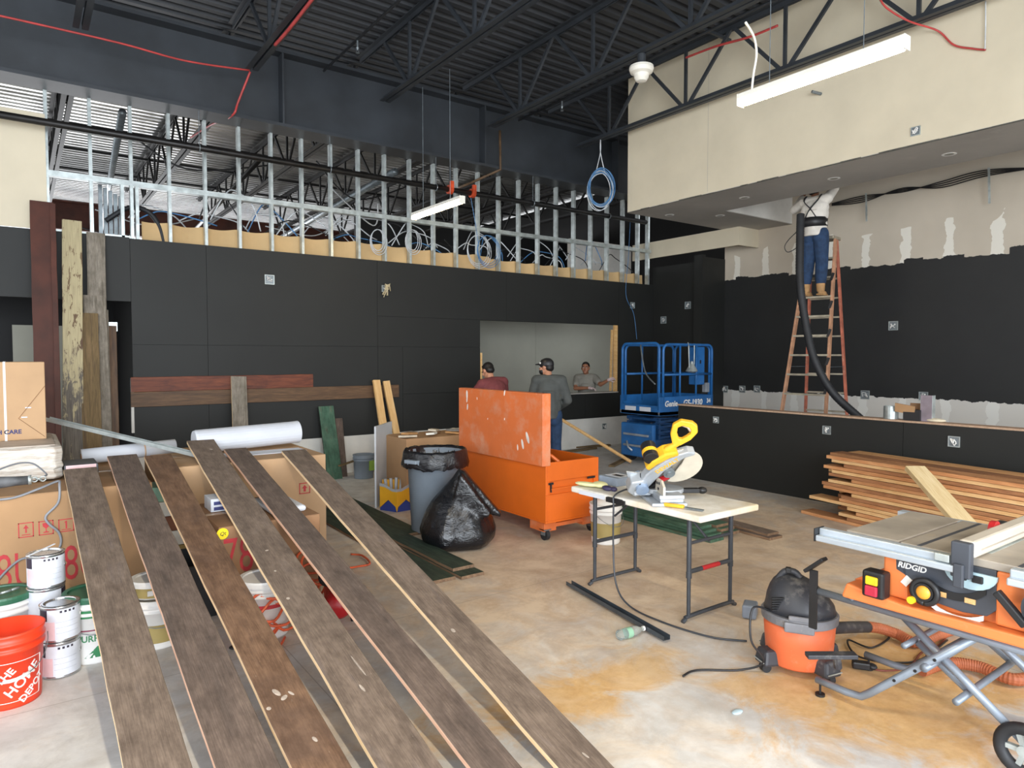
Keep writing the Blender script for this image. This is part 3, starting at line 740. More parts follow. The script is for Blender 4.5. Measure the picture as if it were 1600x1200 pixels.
# ---- buckets and cans
def pail(label, x, y, mats, r=0.15, h=0.37, lid=None, z=0.0, name='bucket', bands=(), handle=True, open_in=None):
    """plastic pail: tapered wall with rim ribs; bands = [(z0, z1, material)]"""
    t = thing(name, label, 'bucket', (x, y, z))
    r0 = r * 0.87
    R = lambda q: r0 + (r - r0) * q / h
    prof = [(r0 - .01, .004), (r0, 0.0), (r0 + .002, .01), (R(h * .74), h * .74), (R(h * .74) + .008, h * .745), (R(h * .78) + .008, h * .78), (R(h * .79), h * .79), (R(h * .84), h * .84), (R(h * .84) + .008, h * .845), (R(h * .88) + .008, h * .88), (R(h * .89), h * .89), (r + .004, h * .965), (r + .006, h), (r - .004, h), (r0 - .006, .012)]
    mb = MB(); mb.lathe([(0.001, 0.004)] + prof + [(0.001, 0.012)], seg=40, cap=False)
    mb.build('body', mats, t, smooth=True).data.shade_smooth()
    if lid: MB().lathe([(0.001, h + .004), (r - .02, h + .004), (r - .018, h + .012), (r + .008, h + .012), (r + .012, h), (r + .01, h - .025), (r + .004, h - .025)], seg=40, cap=False).build('lid', lid, t, smooth=False)
    for z0, z1, m in bands:
        MB().lathe([(R(z0) + .0012, z0), (R(z1) + .0012, z1)], seg=40, cap=False).build('printed_band', m, t, smooth=True)
    if handle:
        pts = [(math.cos(a) * (r + .01), -math.sin(a) * (r * .55 + .03) - .06 * math.sin(a), h * .82 - math.sin(a) * h * .34) for a in [PI * k / 14 for k in range(15)]]
        MB().tube(pts, .0025, 6).build('wire_handle', MT['galv_dark'], t, smooth=True)
    return t, R
MT['orange_bucket'] = plain('orange_plastic', '#e23c1c', 0.4, 0, 0.04, 3)
p = at(16, 1092, z=0); ob, R = pail('bright orange open bucket with white slanted store lettering', p.x, p.y, MT['orange_bucket'], 0.152, 0.375, handle=False)
ob.rotation_euler = (0, 0, 0)
psi = math.atan2(-p.y, -p.x)            # towards the camera
def wrapb(ang, zc, tilt, a0):
    ct, st_ = math.cos(tilt), math.sin(tilt)
    def fn(co):
        u, v_ = co.x * ct - co.y * st_, co.x * st_ + co.y * ct
        zz = zc + v_; r = R(min(max(zz, 0), .3)) + 0.001 + co.z
        aa = a0 + u / R(.15)
        return V((r * math.cos(aa), r * math.sin(aa), zz))
    return fn
T = math.radians(42)
for body, du, dz, sz in (('THE', -.075, .035, .05), ('HOME', .0, .0, .068), ('DEPOT', .045, -.055, .05)):
    lettering('store_lettering', body, sz, MT['white'], ob, None, wrap=wrapb(0, .135 + dz, T, psi + .42 + du / .14), ext=0.0004, bold=0.0012)
mb = MB()
for zc, s_ in ((.235, .0), (.035, .0)):
    mb.tube([V(((R(zc) + .0012) * math.cos(psi + a), (R(zc) + .0012) * math.sin(psi + a), zc)) for a in [(-.7 + 1.75 * k / 20) for k in range(21)]], .0016, 5)
mb.tube([V(((R(z_) + .0012) * math.cos(psi + 1.05), (R(z_) + .0012) * math.sin(psi + 1.05), z_)) for z_ in (.035, .1, .17, .235)], .0016, 5)
mb.build('printed_frame', MT['white'], ob)
mb = MB(); pts = [V(((.165 + .012 * math.sin(PI * k / 20)) * math.cos(psi - 1.57 + PI * k / 20), (.165 + .012 * math.sin(PI * k / 20)) * math.sin(psi - 1.57 + PI * k / 20), .31 - .15 * math.sin(PI * k / 20))) for k in range(21)]
mb.tube(pts, .0022, 6); mb.build('wire_handle', MT['galv_dark'], ob, smooth=True)
MB().tube([pts[9] * 1.0, pts[10], pts[11], pts[12], pts[13]], .009, 10).build('grip', MT['white'], ob, smooth=True)

MT['lid_green'] = plain('dark_green_lid', '#2c5f46', 0.45, 0, 0.08, 4)
MT['band_green'] = plain('green_print', '#2f7a4c', 0.5, 0, 0.05, 4)
p = at(8, 1045, z=0); gb, R2 = pail('white bucket closed with a dark green lid, just behind the orange bucket', p.x - 0.01, p.y + 0.2, MT['white'], 0.15, 0.37, MT['lid_green'])
for k, (dx, dy, a) in enumerate(((.02, -.03, .5), (.06, -.0, .7), (-.03, -.05, .2))):
    c = V((gb.location.x + dx, gb.location.y + dy, 0.386)); u = V((math.cos(a), math.sin(a), 0)) * .03
    tag(MB().cyl(c - u, c + u, .007, seg=10).build('metal_pin', MT['galv'], smooth=True), 'short bright metal pin on the green bucket lid, %s of three' % ORD[k], 'pin', 'metal pins on the green lid')
p = at(150, 1026, z=0)
jb, R3 = pail('joint compound bucket with green lid and green triangle, tucked beside the first plank', p.x, p.y + .02, MT['white'], 0.15, 0.38, MT['lid_green'], bands=((.27, .315, MT['band_green']), (.195, .203, plain('maroon_line', '#7a2f45', 0.5))))
psi3 = math.atan2(-p.y, -p.x)
def wrap3(zc, a0):
    return lambda co: V(((R3(zc) + .002 + co.z) * math.cos(a0 + co.x / .145), (R3(zc) + .002 + co.z) * math.sin(a0 + co.x / .145), zc + co.y))
lettering('printed_words', 'ALL PURPOSE', .05, MT['band_green'], jb, None, wrap=wrap3(.15, psi3 - .3), ext=.0004, bold=.001)
mb = MB(); mb.loft([[wrap3(.04, psi3 + .1)(V((-.075 * k, 0, 0))) for k in (1, .5, 0, -.5, -1)], [wrap3(.07, psi3 + .1)(V((-.04 * k, 0, 0))) for k in (1, .5, 0, -.5, -1)], [wrap3(.105, psi3 + .1)(V((-.004 * k, 0, 0))) for k in (1, .5, 0, -.5, -1)]], cap=False, closed=False)
mb.build('printed_triangle', MT['band_green'], jb)

MT['tin'] = plain('bright_tin', '#c3c5c8', 0.25, 0.9, 0.08, 6)
MT['can_label'] = plain('pale_can_label', '#cfd3dc', 0.45, 0, 0.06, 7)
MT['can_pink'] = plain('pink_label_stain', '#d9b9bd', 0.45, 0, 0.06, 7)
MT['can_dark'] = plain('dark_label_panel', '#2b2231', 0.45, 0, 0.1, 7)
def can_proto():
    r, h = .094, .195
    t = thing('paint_can', 'x', 'can', (0, 0, 0))
    MB().lathe([(.001, .004), (r - .004, .004), (r, 0), (r + .003, .004), (r, .01), (r, h - .012), (r + .003, h - .006), (r + .003, h), (r - .012, h), (r - .016, h - .008), (.001, h - .008)], seg=40, cap=False).build('body', MT['tin'], t, smooth=False).data.shade_smooth()
    MB().lathe([(r + .001, .014), (r + .001, h - .016)], seg=40, cap=False).build('label', MT['can_label'], t, smooth=True)
    MB().lathe([(.001, h - .005), (r - .03, h - .005), (r - .022, h - .009), (r - .017, h + .002), (r - .01, h + .002)], seg=40, cap=False).build('lid', MT['tin'], t)
    def patch(z0, z1, a0, a1, m, nm):
        MB().loft([[V(((r + .002) * math.cos(a0 + (a1 - a0) * k / 8), (r + .002) * math.sin(a0 + (a1 - a0) * k / 8), z)) for k in range(9)] for z in (z0, z1)], cap=False, closed=False).build(nm, m, t)
    F0 = -PI / 2 - .25
    patch(h - .075, h - .016, F0 - 1.1, F0 - .55, MT['can_dark'], 'dark_panel')
    patch(.016, h - .08, F0 - .95, F0 - .15, MT['can_pink'], 'pink_panel')
    for k in range(4): patch(h - .034, h - .022, F0 + .1 + .22 * k, F0 + .22 + .22 * k, MT['can_dark'], 'printed_mark')
    for k in range(3): patch(.05 + .03 * k, .0515 + .03 * k, F0 - .1, F0 + 1.1, plain('grey_print', '#9aa0ab', 0.5) if k == 0 else bpy.data.materials['grey_print'], 'printed_line')
    MB().torus((math.cos(F0 + 1.6) * r, math.sin(F0 + 1.6) * r, h * .6), .014, .003, (math.cos(F0 + 1.6), math.sin(F0 + 1.6), 0), 12, 5).build('handle_ear', MT['tin'], t)
    return t
can = can_proto(); p1 = at(95, 1050, z=0); p2 = at(75, 1018, z=0)
can.location = (p1.x, p1.y, 0.001); can['label'] = 'silver paint can on the floor, lower of the two nearest the first plank'; can['group'] = 'silver paint cans'
cans = [(p1.x + .004, p1.y, .199, .1, 'silver paint can with pink stain, upper of the two nearest the first plank'),
        (p2.x - .003, p2.y + .02, .001, .6, 'paint can at the bottom of the back stack, mostly hidden'), (p2.x, p2.y + .02, .199, 2.2, 'dark-sided paint can in the middle of the back stack'), (p2.x + .003, p2.y + .02, .397, .0, 'silver paint can topping the back stack, a stir stick on its lid')]
for x, y, z, a, lab in cans: dup(can, (x, y, z), a, lab, 'silver paint cans')
c = V((p2.x, p2.y + .02, .593))
tag(MB().bar(c + V((-.09, -.07, .004)), c + V((.05, .05, .028)), .012, .003).build('stir_stick', MT['paper']), 'thin pale stir stick lying across the top paint can', 'stick')
MT['gold'] = plain('gold_ochre_print', '#a3915a', 0.45, 0, 0.06, 4)
p = at(250, 1008, z=0)
g1, _ = pail('white bucket with gold band and white base, seen between the first two planks', p.x, p.y + .06, MT['white'], 0.15, 0.3, bands=((.04, .15, MT['gold']),))
g2, _ = pail('smaller gold-banded tub standing on the bucket between the first two planks', p.x - .02, p.y + .05, MT['white'], 0.12, 0.1, MT['white'], z=0.302, name='bucket', bands=((.01, .07, MT['gold']),), handle=False)
MB().mm((-.05, -.122, .03), (-.02, -.1125, .06)).build('square_label', MT['white'], g2)
p = at(418, 992, z=0)
w1, R5 = pail('white bucket draped with orange cord under the fourth plank', p.x, p.y + .03, MT['white'], 0.15, 0.36, MT['white'], bands=((.2, .225, MT['red_ink']),), handle=False)
MT['cord_orange'] = plain('orange_flex', '#d9603a', 0.45)
pts = []
for k in range(70):
    a = k * 0.62; q = .165 + .03 * math.sin(k * 1.7)
    pts.append((w1.location.x + q * math.cos(a), w1.location.y + q * math.sin(a) * .95, max(.02, .33 - .3 * k / 70 + .05 * math.sin(k * 2.3))))
e = at(400, 1018, z=.01)
pts += [(w1.location.x - .1, w1.location.y - .22, .012), tuple(e), (e.x + .12, e.y - .02, .012), (e.x + .2, e.y + .1, .012)]
cord('extension_cord', pts, .0085, MT['cord_orange'], 'orange extension cord wound round the white bucket under the fourth plank', 'cord', n=4)
# red compressor with its coil of hose
p = at(532, 968, z=0); cx, cy = p.x, p.y + .05
cp = thing('air_compressor', 'small red air compressor with black motor beneath the fifth plank', 'compressor', (cx, cy, 0))
MT['red_paint'] = plain('red_enamel', '#a81c22', 0.35, 0, 0.08, 5)
MB().lathe([(.001, -.2), (.06, -.19), (.085, -.16), (.085, .16), (.06, .19), (.001, .2)], (0, 0, .13), 24, (.35, 1, 0)).build('tank', MT['red_paint'], cp, smooth=True)
MB().lathe([(.05, -.08), (.065, -.07), (.065, .07), (.05, .08)], (-.04, .06, .285), 20, (.35, 1, 0)).build('motor', MT['black'], cp, smooth=True)
for s in (-1, 1):
    for q in (-1, 1): MB().cyl((s * .06, q * .12, 0), (s * .05, q * .1, .08), .015, seg=10).build('foot', MT['black_rubber'], cp)
MB().tube([(-.05, -.2, .2), (-.08, -.15, .33), (-.02, .12, .36), (.02, .2, .2)], .01, 8).build('handle', MT['black'], cp, smooth=True)
pts = [(cx - .05 + .09 * math.cos(k * .75), cy + .25 + .12 * math.sin(k * .75) + k * .006, .22 + .06 * math.sin(k * .37) + .08 * math.sin(k * .75)) for k in range(40)]
pts += [at(560, 885, z=.02), at(578, 880, z=.02), at(566, 868, z=.02), at(548, 866, z=.02)]
cord('air_hose', pts, .0085, MT['cord_orange'], 'coiled orange hose spilling over the red compressor', 'hose', n=4)
# ================================================================== MIDDLE OF THE ROOM
# ---- trash can with liner, full bag beside it
c = at(703, 838, z=0); cx, cy = c.x, c.y + .28
tc = thing('trash_can', 'grey round trash can with a black liner folded over its rim', 'trash can', (cx, cy, 0))
MT['can_grey'] = plain('grey_blue_plastic', '#7d8791', 0.5, 0, 0.08, 2.5, 0, '#8f959b', 0.3)
MB().lathe([(.001, .02), (.235, .02), (.24, .03), (.275, .70), (.298, .705), (.305, .73), (.305, .80), (.297, .805), (.275, .80), (.265, .72), (.225, .05), (.001, .05)], seg=48, cap=False).build('body', MT['can_grey'], tc, smooth=False).data.shade_smooth()
for a in (0.35, PI + .35):
    m = Matrix.Rotation(a, 4, 'Z'); MB().box(m @ V((.335, 0, .735)), (.075, .15, .035), m).box(m @ V((.315, 0, .70)), (.03, .15, .05), m).build('handle', MT['can_grey'], tc, bevel=.006)
for k in range(5):
    a = 2 * PI * k / 5 + .4; q = V((.19 * math.cos(a), .19 * math.sin(a), 0))
    MB().cyl(q + V((0, -.012, .022)), q + V((0, .012, .022)), .022, seg=12).build('caster', MT['black_rubber'], tc)
def bag_mat():
    t = NT('black_film'); v = t.coord('Object', (1, 1, 1)); n = t.noise(v, 7.0, 5, 0.65, 1.2)
    t.bump(n, 0.6, 0.03)
    return t.done('#121317', 0.22)
MT['bag'] = bag_mat()
mb = MB(); rings = []; N = 72
for r0, z, wob, dz in ((.332, .66, .018, .035), (.34, .69, .018, .02), (.325, .745, .012, .008), (.318, .80, .008, .004), (.308, .825, .008, .012), (.292, .828, .008, .014), (.276, .80, .008, .006), (.262, .70, .018, 0), (.235, .55, .03, 0), (.2, .42, .04, 0), (.12, .36, .03, 0)):
    rings.append([V((cx + (r0 + wob * noise.noise(V((math.cos(a) * 5, math.sin(a) * 5, z * 3)))) * math.cos(a), cy + (r0 + wob * noise.noise(V((math.cos(a) * 5, math.sin(a) * 5, z * 3 + 9)))) * math.sin(a), z + dz * noise.noise(V((math.cos(a) * 6, math.sin(a) * 6, 3)))))
                  for a in [2 * PI * k / N for k in range(N)]])
mb.loft(rings, cap=False); mb._face([v for v in list(mb.bm.verts)[-N:]])
mb.build('bin_liner', MT['bag'], tc, world=True, smooth=True)
c = at(742, 862, z=0); bx, by = c.x + .02, c.y + .28
mb = MB(); rings = []; N = 56
def bagr(a, z): return 1 + .16 * noise.noise(V((math.cos(a) * 1.6, math.sin(a) * 1.6, z * 2.2))) + .05 * noise.noise(V((math.cos(a) * 5, math.sin(a) * 5, z * 6)))
sx = V((math.cos(-YAW), math.sin(-YAW), 0))
for r0, z, off in ((.18, .0, 0), (.29, .012, 0), (.345, .07, 0), (.355, .15, .0), (.325, .24, -.01), (.28, .33, -.02), (.23, .42, -.02), (.175, .50, -.01), (.125, .57, .0), (.085, .625, .01), (.055, .67, .01), (.03, .705, .01), (.008, .715, .01)):
    flat = 1.0 if z < .4 else 1.0 - (z - .4) * .9
    rings.append([V((bx, by, z)) + sx * (r0 * math.cos(a) * bagr(a, z) + off) + V((0, 0, 1)).cross(sx) * (r0 * flat * math.sin(a) * bagr(a + 1, z)) for a in [2 * PI * k / N for k in range(N)]])
mb.loft(rings)
# the loose shoulder of the bag, pulled out to one side in a stiff fold
pk = V((bx, by, 0)) + sx * .02 - V((0, 0, 1)).cross(sx) * .08
vd = V((0, 0, 1)).cross(sx)
mb.prism([(.0, .725), (.05, .71), (.12, .62), (.2, .53), (.3, .41), (.385, .315), (.375, .285), (.32, .30), (.25, .315), (.19, .29), (.14, .2), (0, .15), (-.12, .3), (-.05, .6)], basis(V((bx, by, 0)) - vd * .14, sx, (0, 0, 1)), -.10)
mb.prism([(.02, .70), (.1, .6), (.19, .47), (.29, .35), (.27, .30), (.18, .3), (.05, .2), (-.05, .45)], basis(V((bx, by, 0)) - vd * .22, sx, (0, 0, 1)), -.06)
tag(mb.build('trash_bag', MT['bag'], smooth=True, remesh=.016), 'full black trash bag slumped on the floor against the orange chest', 'trash bag')

# ---- open jobsite chest
MT['chest'] = plain('scuffed_orange_enamel', '#d8661c', 0.4, 0, 0.06, 1.6, 0.03, '#c08a68', 0.3)
MT['chest_lid'] = plain('worn_orange_enamel', '#d06c38', 0.45, 0, 0.06, 1.2, 0.03, '#cb9679', 0.46)
MT['chest_in'] = plain('orange_enamel_inside', '#cc5714', 0.45, 0, 0.06, 1.6)
CX0, CX1, CY0, CY1, CZ0, CZ1 = 3.95, 4.62, 4.9, 6.36, .175, .75
ch = thing('jobsite_chest', 'long orange steel tool chest standing open on casters', 'tool chest', ((CX0 + CX1) / 2, (CY0 + CY1) / 2, 0))
mb = MB(); th = .02
mb.mm((CX0, CY0, CZ0), (CX1, CY1, CZ0 + th)); mb.mm((CX0, CY0, CZ0 + th), (CX0 + th, CY1, CZ1)); mb.mm((CX1 - th, CY0, CZ0 + th), (CX1, CY1, CZ1))
mb.mm((CX0 + th, CY1 - th, CZ0 + th), (CX1 - th, CY1, CZ1))
# end wall with a recessed handle bay
mb.mm((CX0 + th, CY0, CZ0 + th), (CX1 - th, CY0 + th, .44)); mb.mm((CX0 + th, CY0, .57), (CX1 - th, CY0 + th, CZ1)); mb.mm((CX0 + th, CY0 + th, .43), (CX1 - th, CY0 + .07, .58))
mb.mm((CX0 + th, CY0, .44), (CX0 + .05, CY0 + th, .57)); mb.mm((CX1 - .06, CY0, .44), (CX1 - th, CY0 + th, .57))
mb.build('body', MT['chest'], ch, world=True, bevel=.004)
MB().mm((CX0 - .008, CY0 - .008, .43), (CX1 + .005, CY0 - .001, .445)).mm((CX0 + .06, CY0 - .012, .49), (CX1 - .1, CY0 - .002, .505)).build('end_rib', MT['chest'], ch, world=True)
MB().mm((CX0 + .03, CY0 - .006, .54), (CX0 + .09, CY0 + .0, .56)).mm((CX0 + .05, CY0 - .012, .47), (CX0 + .065, CY0 - .001, .55)).build('handle', MT['black'], ch, world=True)
MB().mm((CX1 - .15, CY0 - .006, .55), (CX1 - .05, CY0, .57)).build('latch', MT['black'], ch, world=True)
mb = MB()   # lid, swung up on the long side: a shallow pan seen from its back
lx = CX0 - .035
mb.mm((lx - .012, CY0 - .01, CZ1 - .03), (lx, CY1 + .01, 1.40)); mb.mm((lx, CY0 - .01, CZ1 - .03), (lx + .085, CY0 + .008, 1.40)); mb.mm((lx, CY1 - .008, CZ1 - .03), (lx + .085, CY1 + .01, 1.40)); mb.mm((lx, CY0 + .008, 1.385), (lx + .085, CY1 - .008, 1.40)); mb.mm((lx, CY0 + .008, CZ1 - .03), (lx + .06, CY1 - .008, CZ1 + .005))
mb.build('lid', MT['chest_lid'], ch, world=True, bevel=.006)
MT['bare_scuff'] = plain('bare_scuff', '#e6ddd4', 0.6)
rr = random.Random(12)
for y, z, s in ((6.2, 1.33, .05), (6.2, 1.28, .035), (6.19, 1.2, .035), (5.2, .90, .05), (5.12, .97, .06), (5.28, .86, .03), (6.0, 1.3, .015), (5.5, 1.38, .03), (5.8, 1.1, .012), (5.5, 1.12, .014)):
    MB().ell((lx - .012, y, z), (.0015, s * .35, s), (rr.uniform(-.4, .4), 0, 0), 10, 6).build('scuff', MT['bare_scuff'], ch, world=True)
MB().tube([V((CX0 + .06, CY0 + .3, CZ1 + .12)), V((CX0 + .2, CY0 + .16, CZ1 + .03)), V((CX0 + .32, CY0 + .05, CZ1 - .1))], .018, 8).build('lid_stay', MT['chest'], ch, world=True)
for x in (CX0 + .02, CX1 - .16):
    for y in (CY0 + .05, CY1 - .25):
        MB().mm((x, y, .085), (x + .15, y + .22, CZ0)).build('skid', MT['chest_lid'], ch, world=True, bevel=.003)
MB().mm((CX0 + .16, CY0 + .06, .115), (CX1 - .16, CY0 + .12, .15)).build('skid_bar', MT['chest_lid'], ch, world=True)
for x in (CX0 + .06, CX1 - .02):
    for y in (CY0 + .08, CY1 - .1):
        w_ = MB().cyl((x - .02, y, .052), (x + .02, y, .052), .052, seg=20); w_.build('caster_wheel', MT['black_rubber'], ch, world=True)
        MB().mm((x - .032, y - .03, .05), (x - .026, y + .03, .11)).mm((x + .026, y - .03, .05), (x + .032, y + .03, .11)).mm((x - .04, y - .04, .098), (x + .04, y + .04, .108)).build('caster_fork', MT['galv_dark'], ch, world=True)
tag(MB().lathe([(.001, .19), (.08, .19), (.1, .2), (.1, .44), (.07, .47), (.03, .5), (.001, .5)], (CX0 + .2, CY0 + .32, 0), 18).box((CX0 + .2, CY0 + .32, .6), (.14, .22, .2)).build('tool_case', plain('blue_violet_case', '#4a5aa8', 0.5), bevel=.01), 'blue tool case peeping out of the open orange chest', 'case')
tag(MB().mm((CX0 + .06, CY0 + .7, .197), (CX1 - .08, CY1 - .1, .6)).build('tool_bag', MT['black'], bevel=.04), 'black tool bag lying inside the open orange chest', 'bag')

# ---- folding table, its trestle legs, the miter saw and things on it
TX0, TX1, TY0, TY1, TZ = 3.44, 4.06, 2.72, 3.96, .74
ft = thing('folding_table', 'white-topped folding table carrying the yellow miter saw', 'table', ((TX0 + TX1) / 2, (TY0 + TY1) / 2, 0))
def tabletop_mat():
    t = NT('dusty_white_tabletop'); g_ = t.coord('Object'); n = t.noise(g_, 5.0, 7, 0.7); s = t.noise(g_, 1.8, 4)
    col = t.ramp(n, [(0.3, '#c9c3b6'), (0.6, '#e6e3dc')]); col = t.mix(t.ramp(s, [(0.42, 0.0), (0.62, 0.75)]), col, '#d6bf93')
    return t.done(col, 0.6)
MT['tabletop'] = tabletop_mat()
MT['grey_enamel'] = plain('dark_grey_enamel', '#3c3f44', 0.4, 0.2, 0.1, 8)
mb = MB(); mb.mm((TX0, TY0, TZ - .045), (TX1, TY1, TZ)); mb.build('tabletop', MT['tabletop'], ft, world=True, bevel=.012)
MB().mm((TX0 - .004, 3.58, TZ - .043), (TX0 - .001, 3.86, TZ - .012)).build('edge_label', MT['paper'], ft, world=True)
MB().mm((TX0 - .012, 3.37, TZ - .05), (TX0 - .001, 3.56, TZ - .015)).mm((TX0 - .016, 3.39, TZ - .02), (TX0 - .008, 3.54, TZ - .008)).build('carry_handle', MT['black'], ft, world=True, bevel=.003)
for y, s in ((TY0 + .16, 1), (TY1 - .18, -1)):
    lf = None
    for x in (TX0 + .09, TX1 - .09):
        MB().cyl((x, y, .30), (x, y, TZ - .045), .0165, seg=12).cyl((x, y, .03), (x, y, .34), .0135, seg=12).cyl((x, y, .29), (x, y, .33), .019, seg=12).build('leg', MT['grey_enamel'], ft, world=True, smooth=False)
    MB().tube(bez([(TX0 + .03, y, .008), (TX0 + .06, y, .022), (TX0 + .1, y, .034), (TX1 - .1, y, .034), (TX1 - .06, y, .022), (TX1 - .03, y, .008)], 5), .014, 8).build('foot_bar', MT['grey_enamel'], ft, world=True)
    for z in (.33, .52 if s > 0 else .58): MB().cyl((TX0 + .09, y, z), (TX1 - .09, y, z), .011 if z > .4 else .015, seg=10).build('cross_rail', MT['grey_enamel'], ft, world=True)
    MB().tube([(TX0 + .3, y, .5), (TX0 + .3, y + s * .24, TZ - .05)], .009, 8).tube([(TX0 + .3, y + s * .24, TZ - .055), (TX0 + .3, y + s * .45, TZ - .055)], .009, 8).build('brace', MT['grey_enamel'], ft, world=True)
MB().cyl((TX0 + .22, TY0 + .16, .33), (TX0 + .40, TY0 + .16, .33), .0158, seg=10).build('red_lock', MT['red_paint'], ft, world=True)

# miter saw, head tipped up, facing across the table
MT['saw_grey'] = plain('cast_aluminium', '#b4bac0', 0.4, 0.35, 0.08, 7)
MT['saw_yellow'] = plain('tool_yellow', '#e3ae2a', 0.5, 0, 0.06, 8, 0, '#cfae74', 0.33)
MT['blade'] = plain('saw_blade_steel', '#c2bdb2', 0.3, 0.7, 0.08, 9)
MT['guard'] = plain('dusty_guard', '#cfc7b6', 0.5, 0.1, 0.08, 5)
rz_ = math.radians(147); pvw = at(1001, 752, z=TZ + .13)
ms = thing('miter_saw', 'yellow and grey miter saw with its head raised, standing on the folding table', 'saw', (pvw.x - (.14 * math.cos(rz_) - .03 * math.sin(rz_)), pvw.y - (.14 * math.sin(rz_) + .03 * math.cos(rz_)), TZ + .001), rz_)
MB().mm((-.12, -.27, .0), (.12, .27, .022)).mm((-.1, -.25, .022), (.06, .25, .05)).build('base', MT['saw_grey'], ms, bevel=.006)
for s in (-1, 1):
    MB().mm((-.10, s * .1, .05), (.07, s * .27, .075)).build('work_table', MT['saw_grey'], ms, bevel=.004)
    MB().prism([(s * .06, .075), (s * .27, .075), (s * .27, .13), (s * .21, .165), (s * .1, .165)], basis((.03, 0, 0), (0, 1, 0), (0, 0, 1)), .016).build('fence', MT['guard'] if s > 0 else MT['saw_grey'], ms)
    for k, (y, z) in enumerate(((.12, .135), (.17, .14), (.15, .1))): MB().box((.029 if s < 0 else .045, s * y, z), (.008, .028, .016)).build('scale_mark', MT['black'], ms)
MB().lathe([(.001, .05), (.135, .05), (.14, .06), (.14, .08), (.001, .082)], (-.03, 0, 0), 32).build('turntable', MT['saw_grey'], ms)
MB().box((-.2, 0, .055), (.17, .06, .03)).ell((-.31, 0, .055), (.035, .03, .025)).build('miter_arm', MT['black'], ms, bevel=.005)
pv = V((.14, 0, .13)); hd = V((-.76, 0, .65)); prp = V((.65, 0, .76)); nrm = V((0, 1, 0))
bev = Matrix.Rotation(-math.radians(38), 3, 'X'); H0 = Matrix((hd, prp, nrm)).transposed(); Hm = (bev @ H0).to_4x4(); Hm.translation = V((0, 0, .08)) + bev @ (pv - V((0, 0, .08)))
MB().prism([(-.09, -.05), (.02, -.09), (.05, .05), (-.03, .09), (-.1, .03)], Hm @ Matrix.Translation((0, 0, -.05)), .1).mm((.07, -.05, .03), (.19, .05, .12)).build('pivot_block', MT['saw_grey'], ms, bevel=.01)
MB().cyl(Hm @ V((0, 0, -.075)), Hm @ V((0, 0, .075)), .045, seg=20).build('pivot_bolt', plain('blue_grey_casting', '#8ea0b8', 0.4, 0.2), ms)
MB().prism([(-.06, .05), (-.03, .13), (.02, .07)], Hm @ Matrix.Translation((0, 0, -.04)), .012).build('lever', MT['saw_grey'], ms)
arc = [(.02, .05), (.08, .08), (.16, .105), (.25, .118), (.34, .115), (.42, .09), (.455, .05), (.44, .035), (.38, .055), (.3, .05), (.2, .03), (.1, -.01), (.03, -.04)]
MB().prism(arc, Hm @ Matrix.Translation((0, 0, -.03)), .07).build('upper_guard', MT['saw_grey'], ms, bevel=.009)
MB().cyl(Hm @ V((.29, -.01, -.003)), Hm @ V((.29, -.01, .003)), .152, seg=48).build('blade', MT['blade'], ms)
pts = [(.30 + .16 * math.cos(a), -.01 + .15 * math.sin(a)) for a in [math.radians(-150 + 10 * k) for k in range(20)]]
MB().prism(pts + [(.32, -.0)], Hm @ Matrix.Translation((0, 0, .014)), .012).build('lower_guard', MT['guard'], ms, bevel=.003)
MB().cyl(Hm @ V((.22, .0, .028)), Hm @ V((.22, .0, .05)), .04, seg=20).cyl(Hm @ V((.22, 0, .05)), Hm @ V((.22, 0, .058)), .02, seg=12).build('blade_hub', MT['galv_dark'], ms)
MB().box(Hm @ V((.15, -.035, .03)), (.09, .025, .03), Hm).build('guard_link', MT['red_paint'], ms)
MB().box(Hm @ V((.07, -.06, .02)), (.12, .04, .04), Hm).build('rear_guard', MT['black'], ms)
lettering('maker_lettering', 'DEWALT', .046, MT['saw_yellow'], ms, Hm @ basis((.245, .07, .0405), (1, .08, 0), (-.08, 1, 0)), ext=.001, bold=.0012)
MB().prism([(.13, .115), (.2, .13), (.3, .128), (.36, .11), (.37, .15), (.29, .185), (.19, .18), (.12, .15)], Hm @ Matrix.Translation((0, 0, -.05)), .1).build('motor_housing', MT['saw_yellow'], ms, bevel=.012)
MB().cyl(Hm @ V((.20, .2, -.09)), Hm @ V((.20, .2, .04)), .052, seg=20).build('motor', MT['black'], ms, bevel=.006)
MB().cyl(Hm @ V((.20, .2, -.03)), Hm @ V((.20, .2, .0)), .0535, seg=20).build('motor_band', MT['saw_yellow'], ms)
hp = [(.27, .13), (.30, .20), (.345, .245), (.40, .245), (.45, .20), (.46, .165), (.44, .13), (.38, .11), (.31, .11)]
hq = [(.325, .15), (.335, .185), (.36, .215), (.39, .21), (.415, .18), (.415, .16), (.40, .145), (.37, .14), (.34, .14)]
mb = MB(); hb = bev @ hd; up2 = (prp * .9 + nrm * .1); up2 = (up2 - hb * up2.dot(hb)).normalized(); hc = Hm @ V((.385, .125, 0)); M0 = Matrix((hb, up2, hb.cross(up2))).transposed().to_4x4(); M0.translation = hc; M0 = M0 @ Matrix.Translation((-.33, -.105, -.02)) @ Matrix.Diagonal((1.12, 1.15, 1, 1)); n_ = len(hp)
v = [[mb.bm.verts.new(M0 @ V((x, y, z))) for x, y in P] for z in (0, .042) for P in (hp, hq)]
for i in range(n_):
    j = (i + 1) % n_
    mb._face([v[0][i], v[0][j], v[1][j], v[1][i]]); mb._face([v[2][i], v[2][j], v[3][j], v[3][i]]); mb._face([v[0][i], v[0][j], v[2][j], v[2][i]]); mb._face([v[1][i], v[1][j], v[3][j], v[3][i]])
mb.build('d_handle', MT['saw_yellow'], ms, bevel=.008)
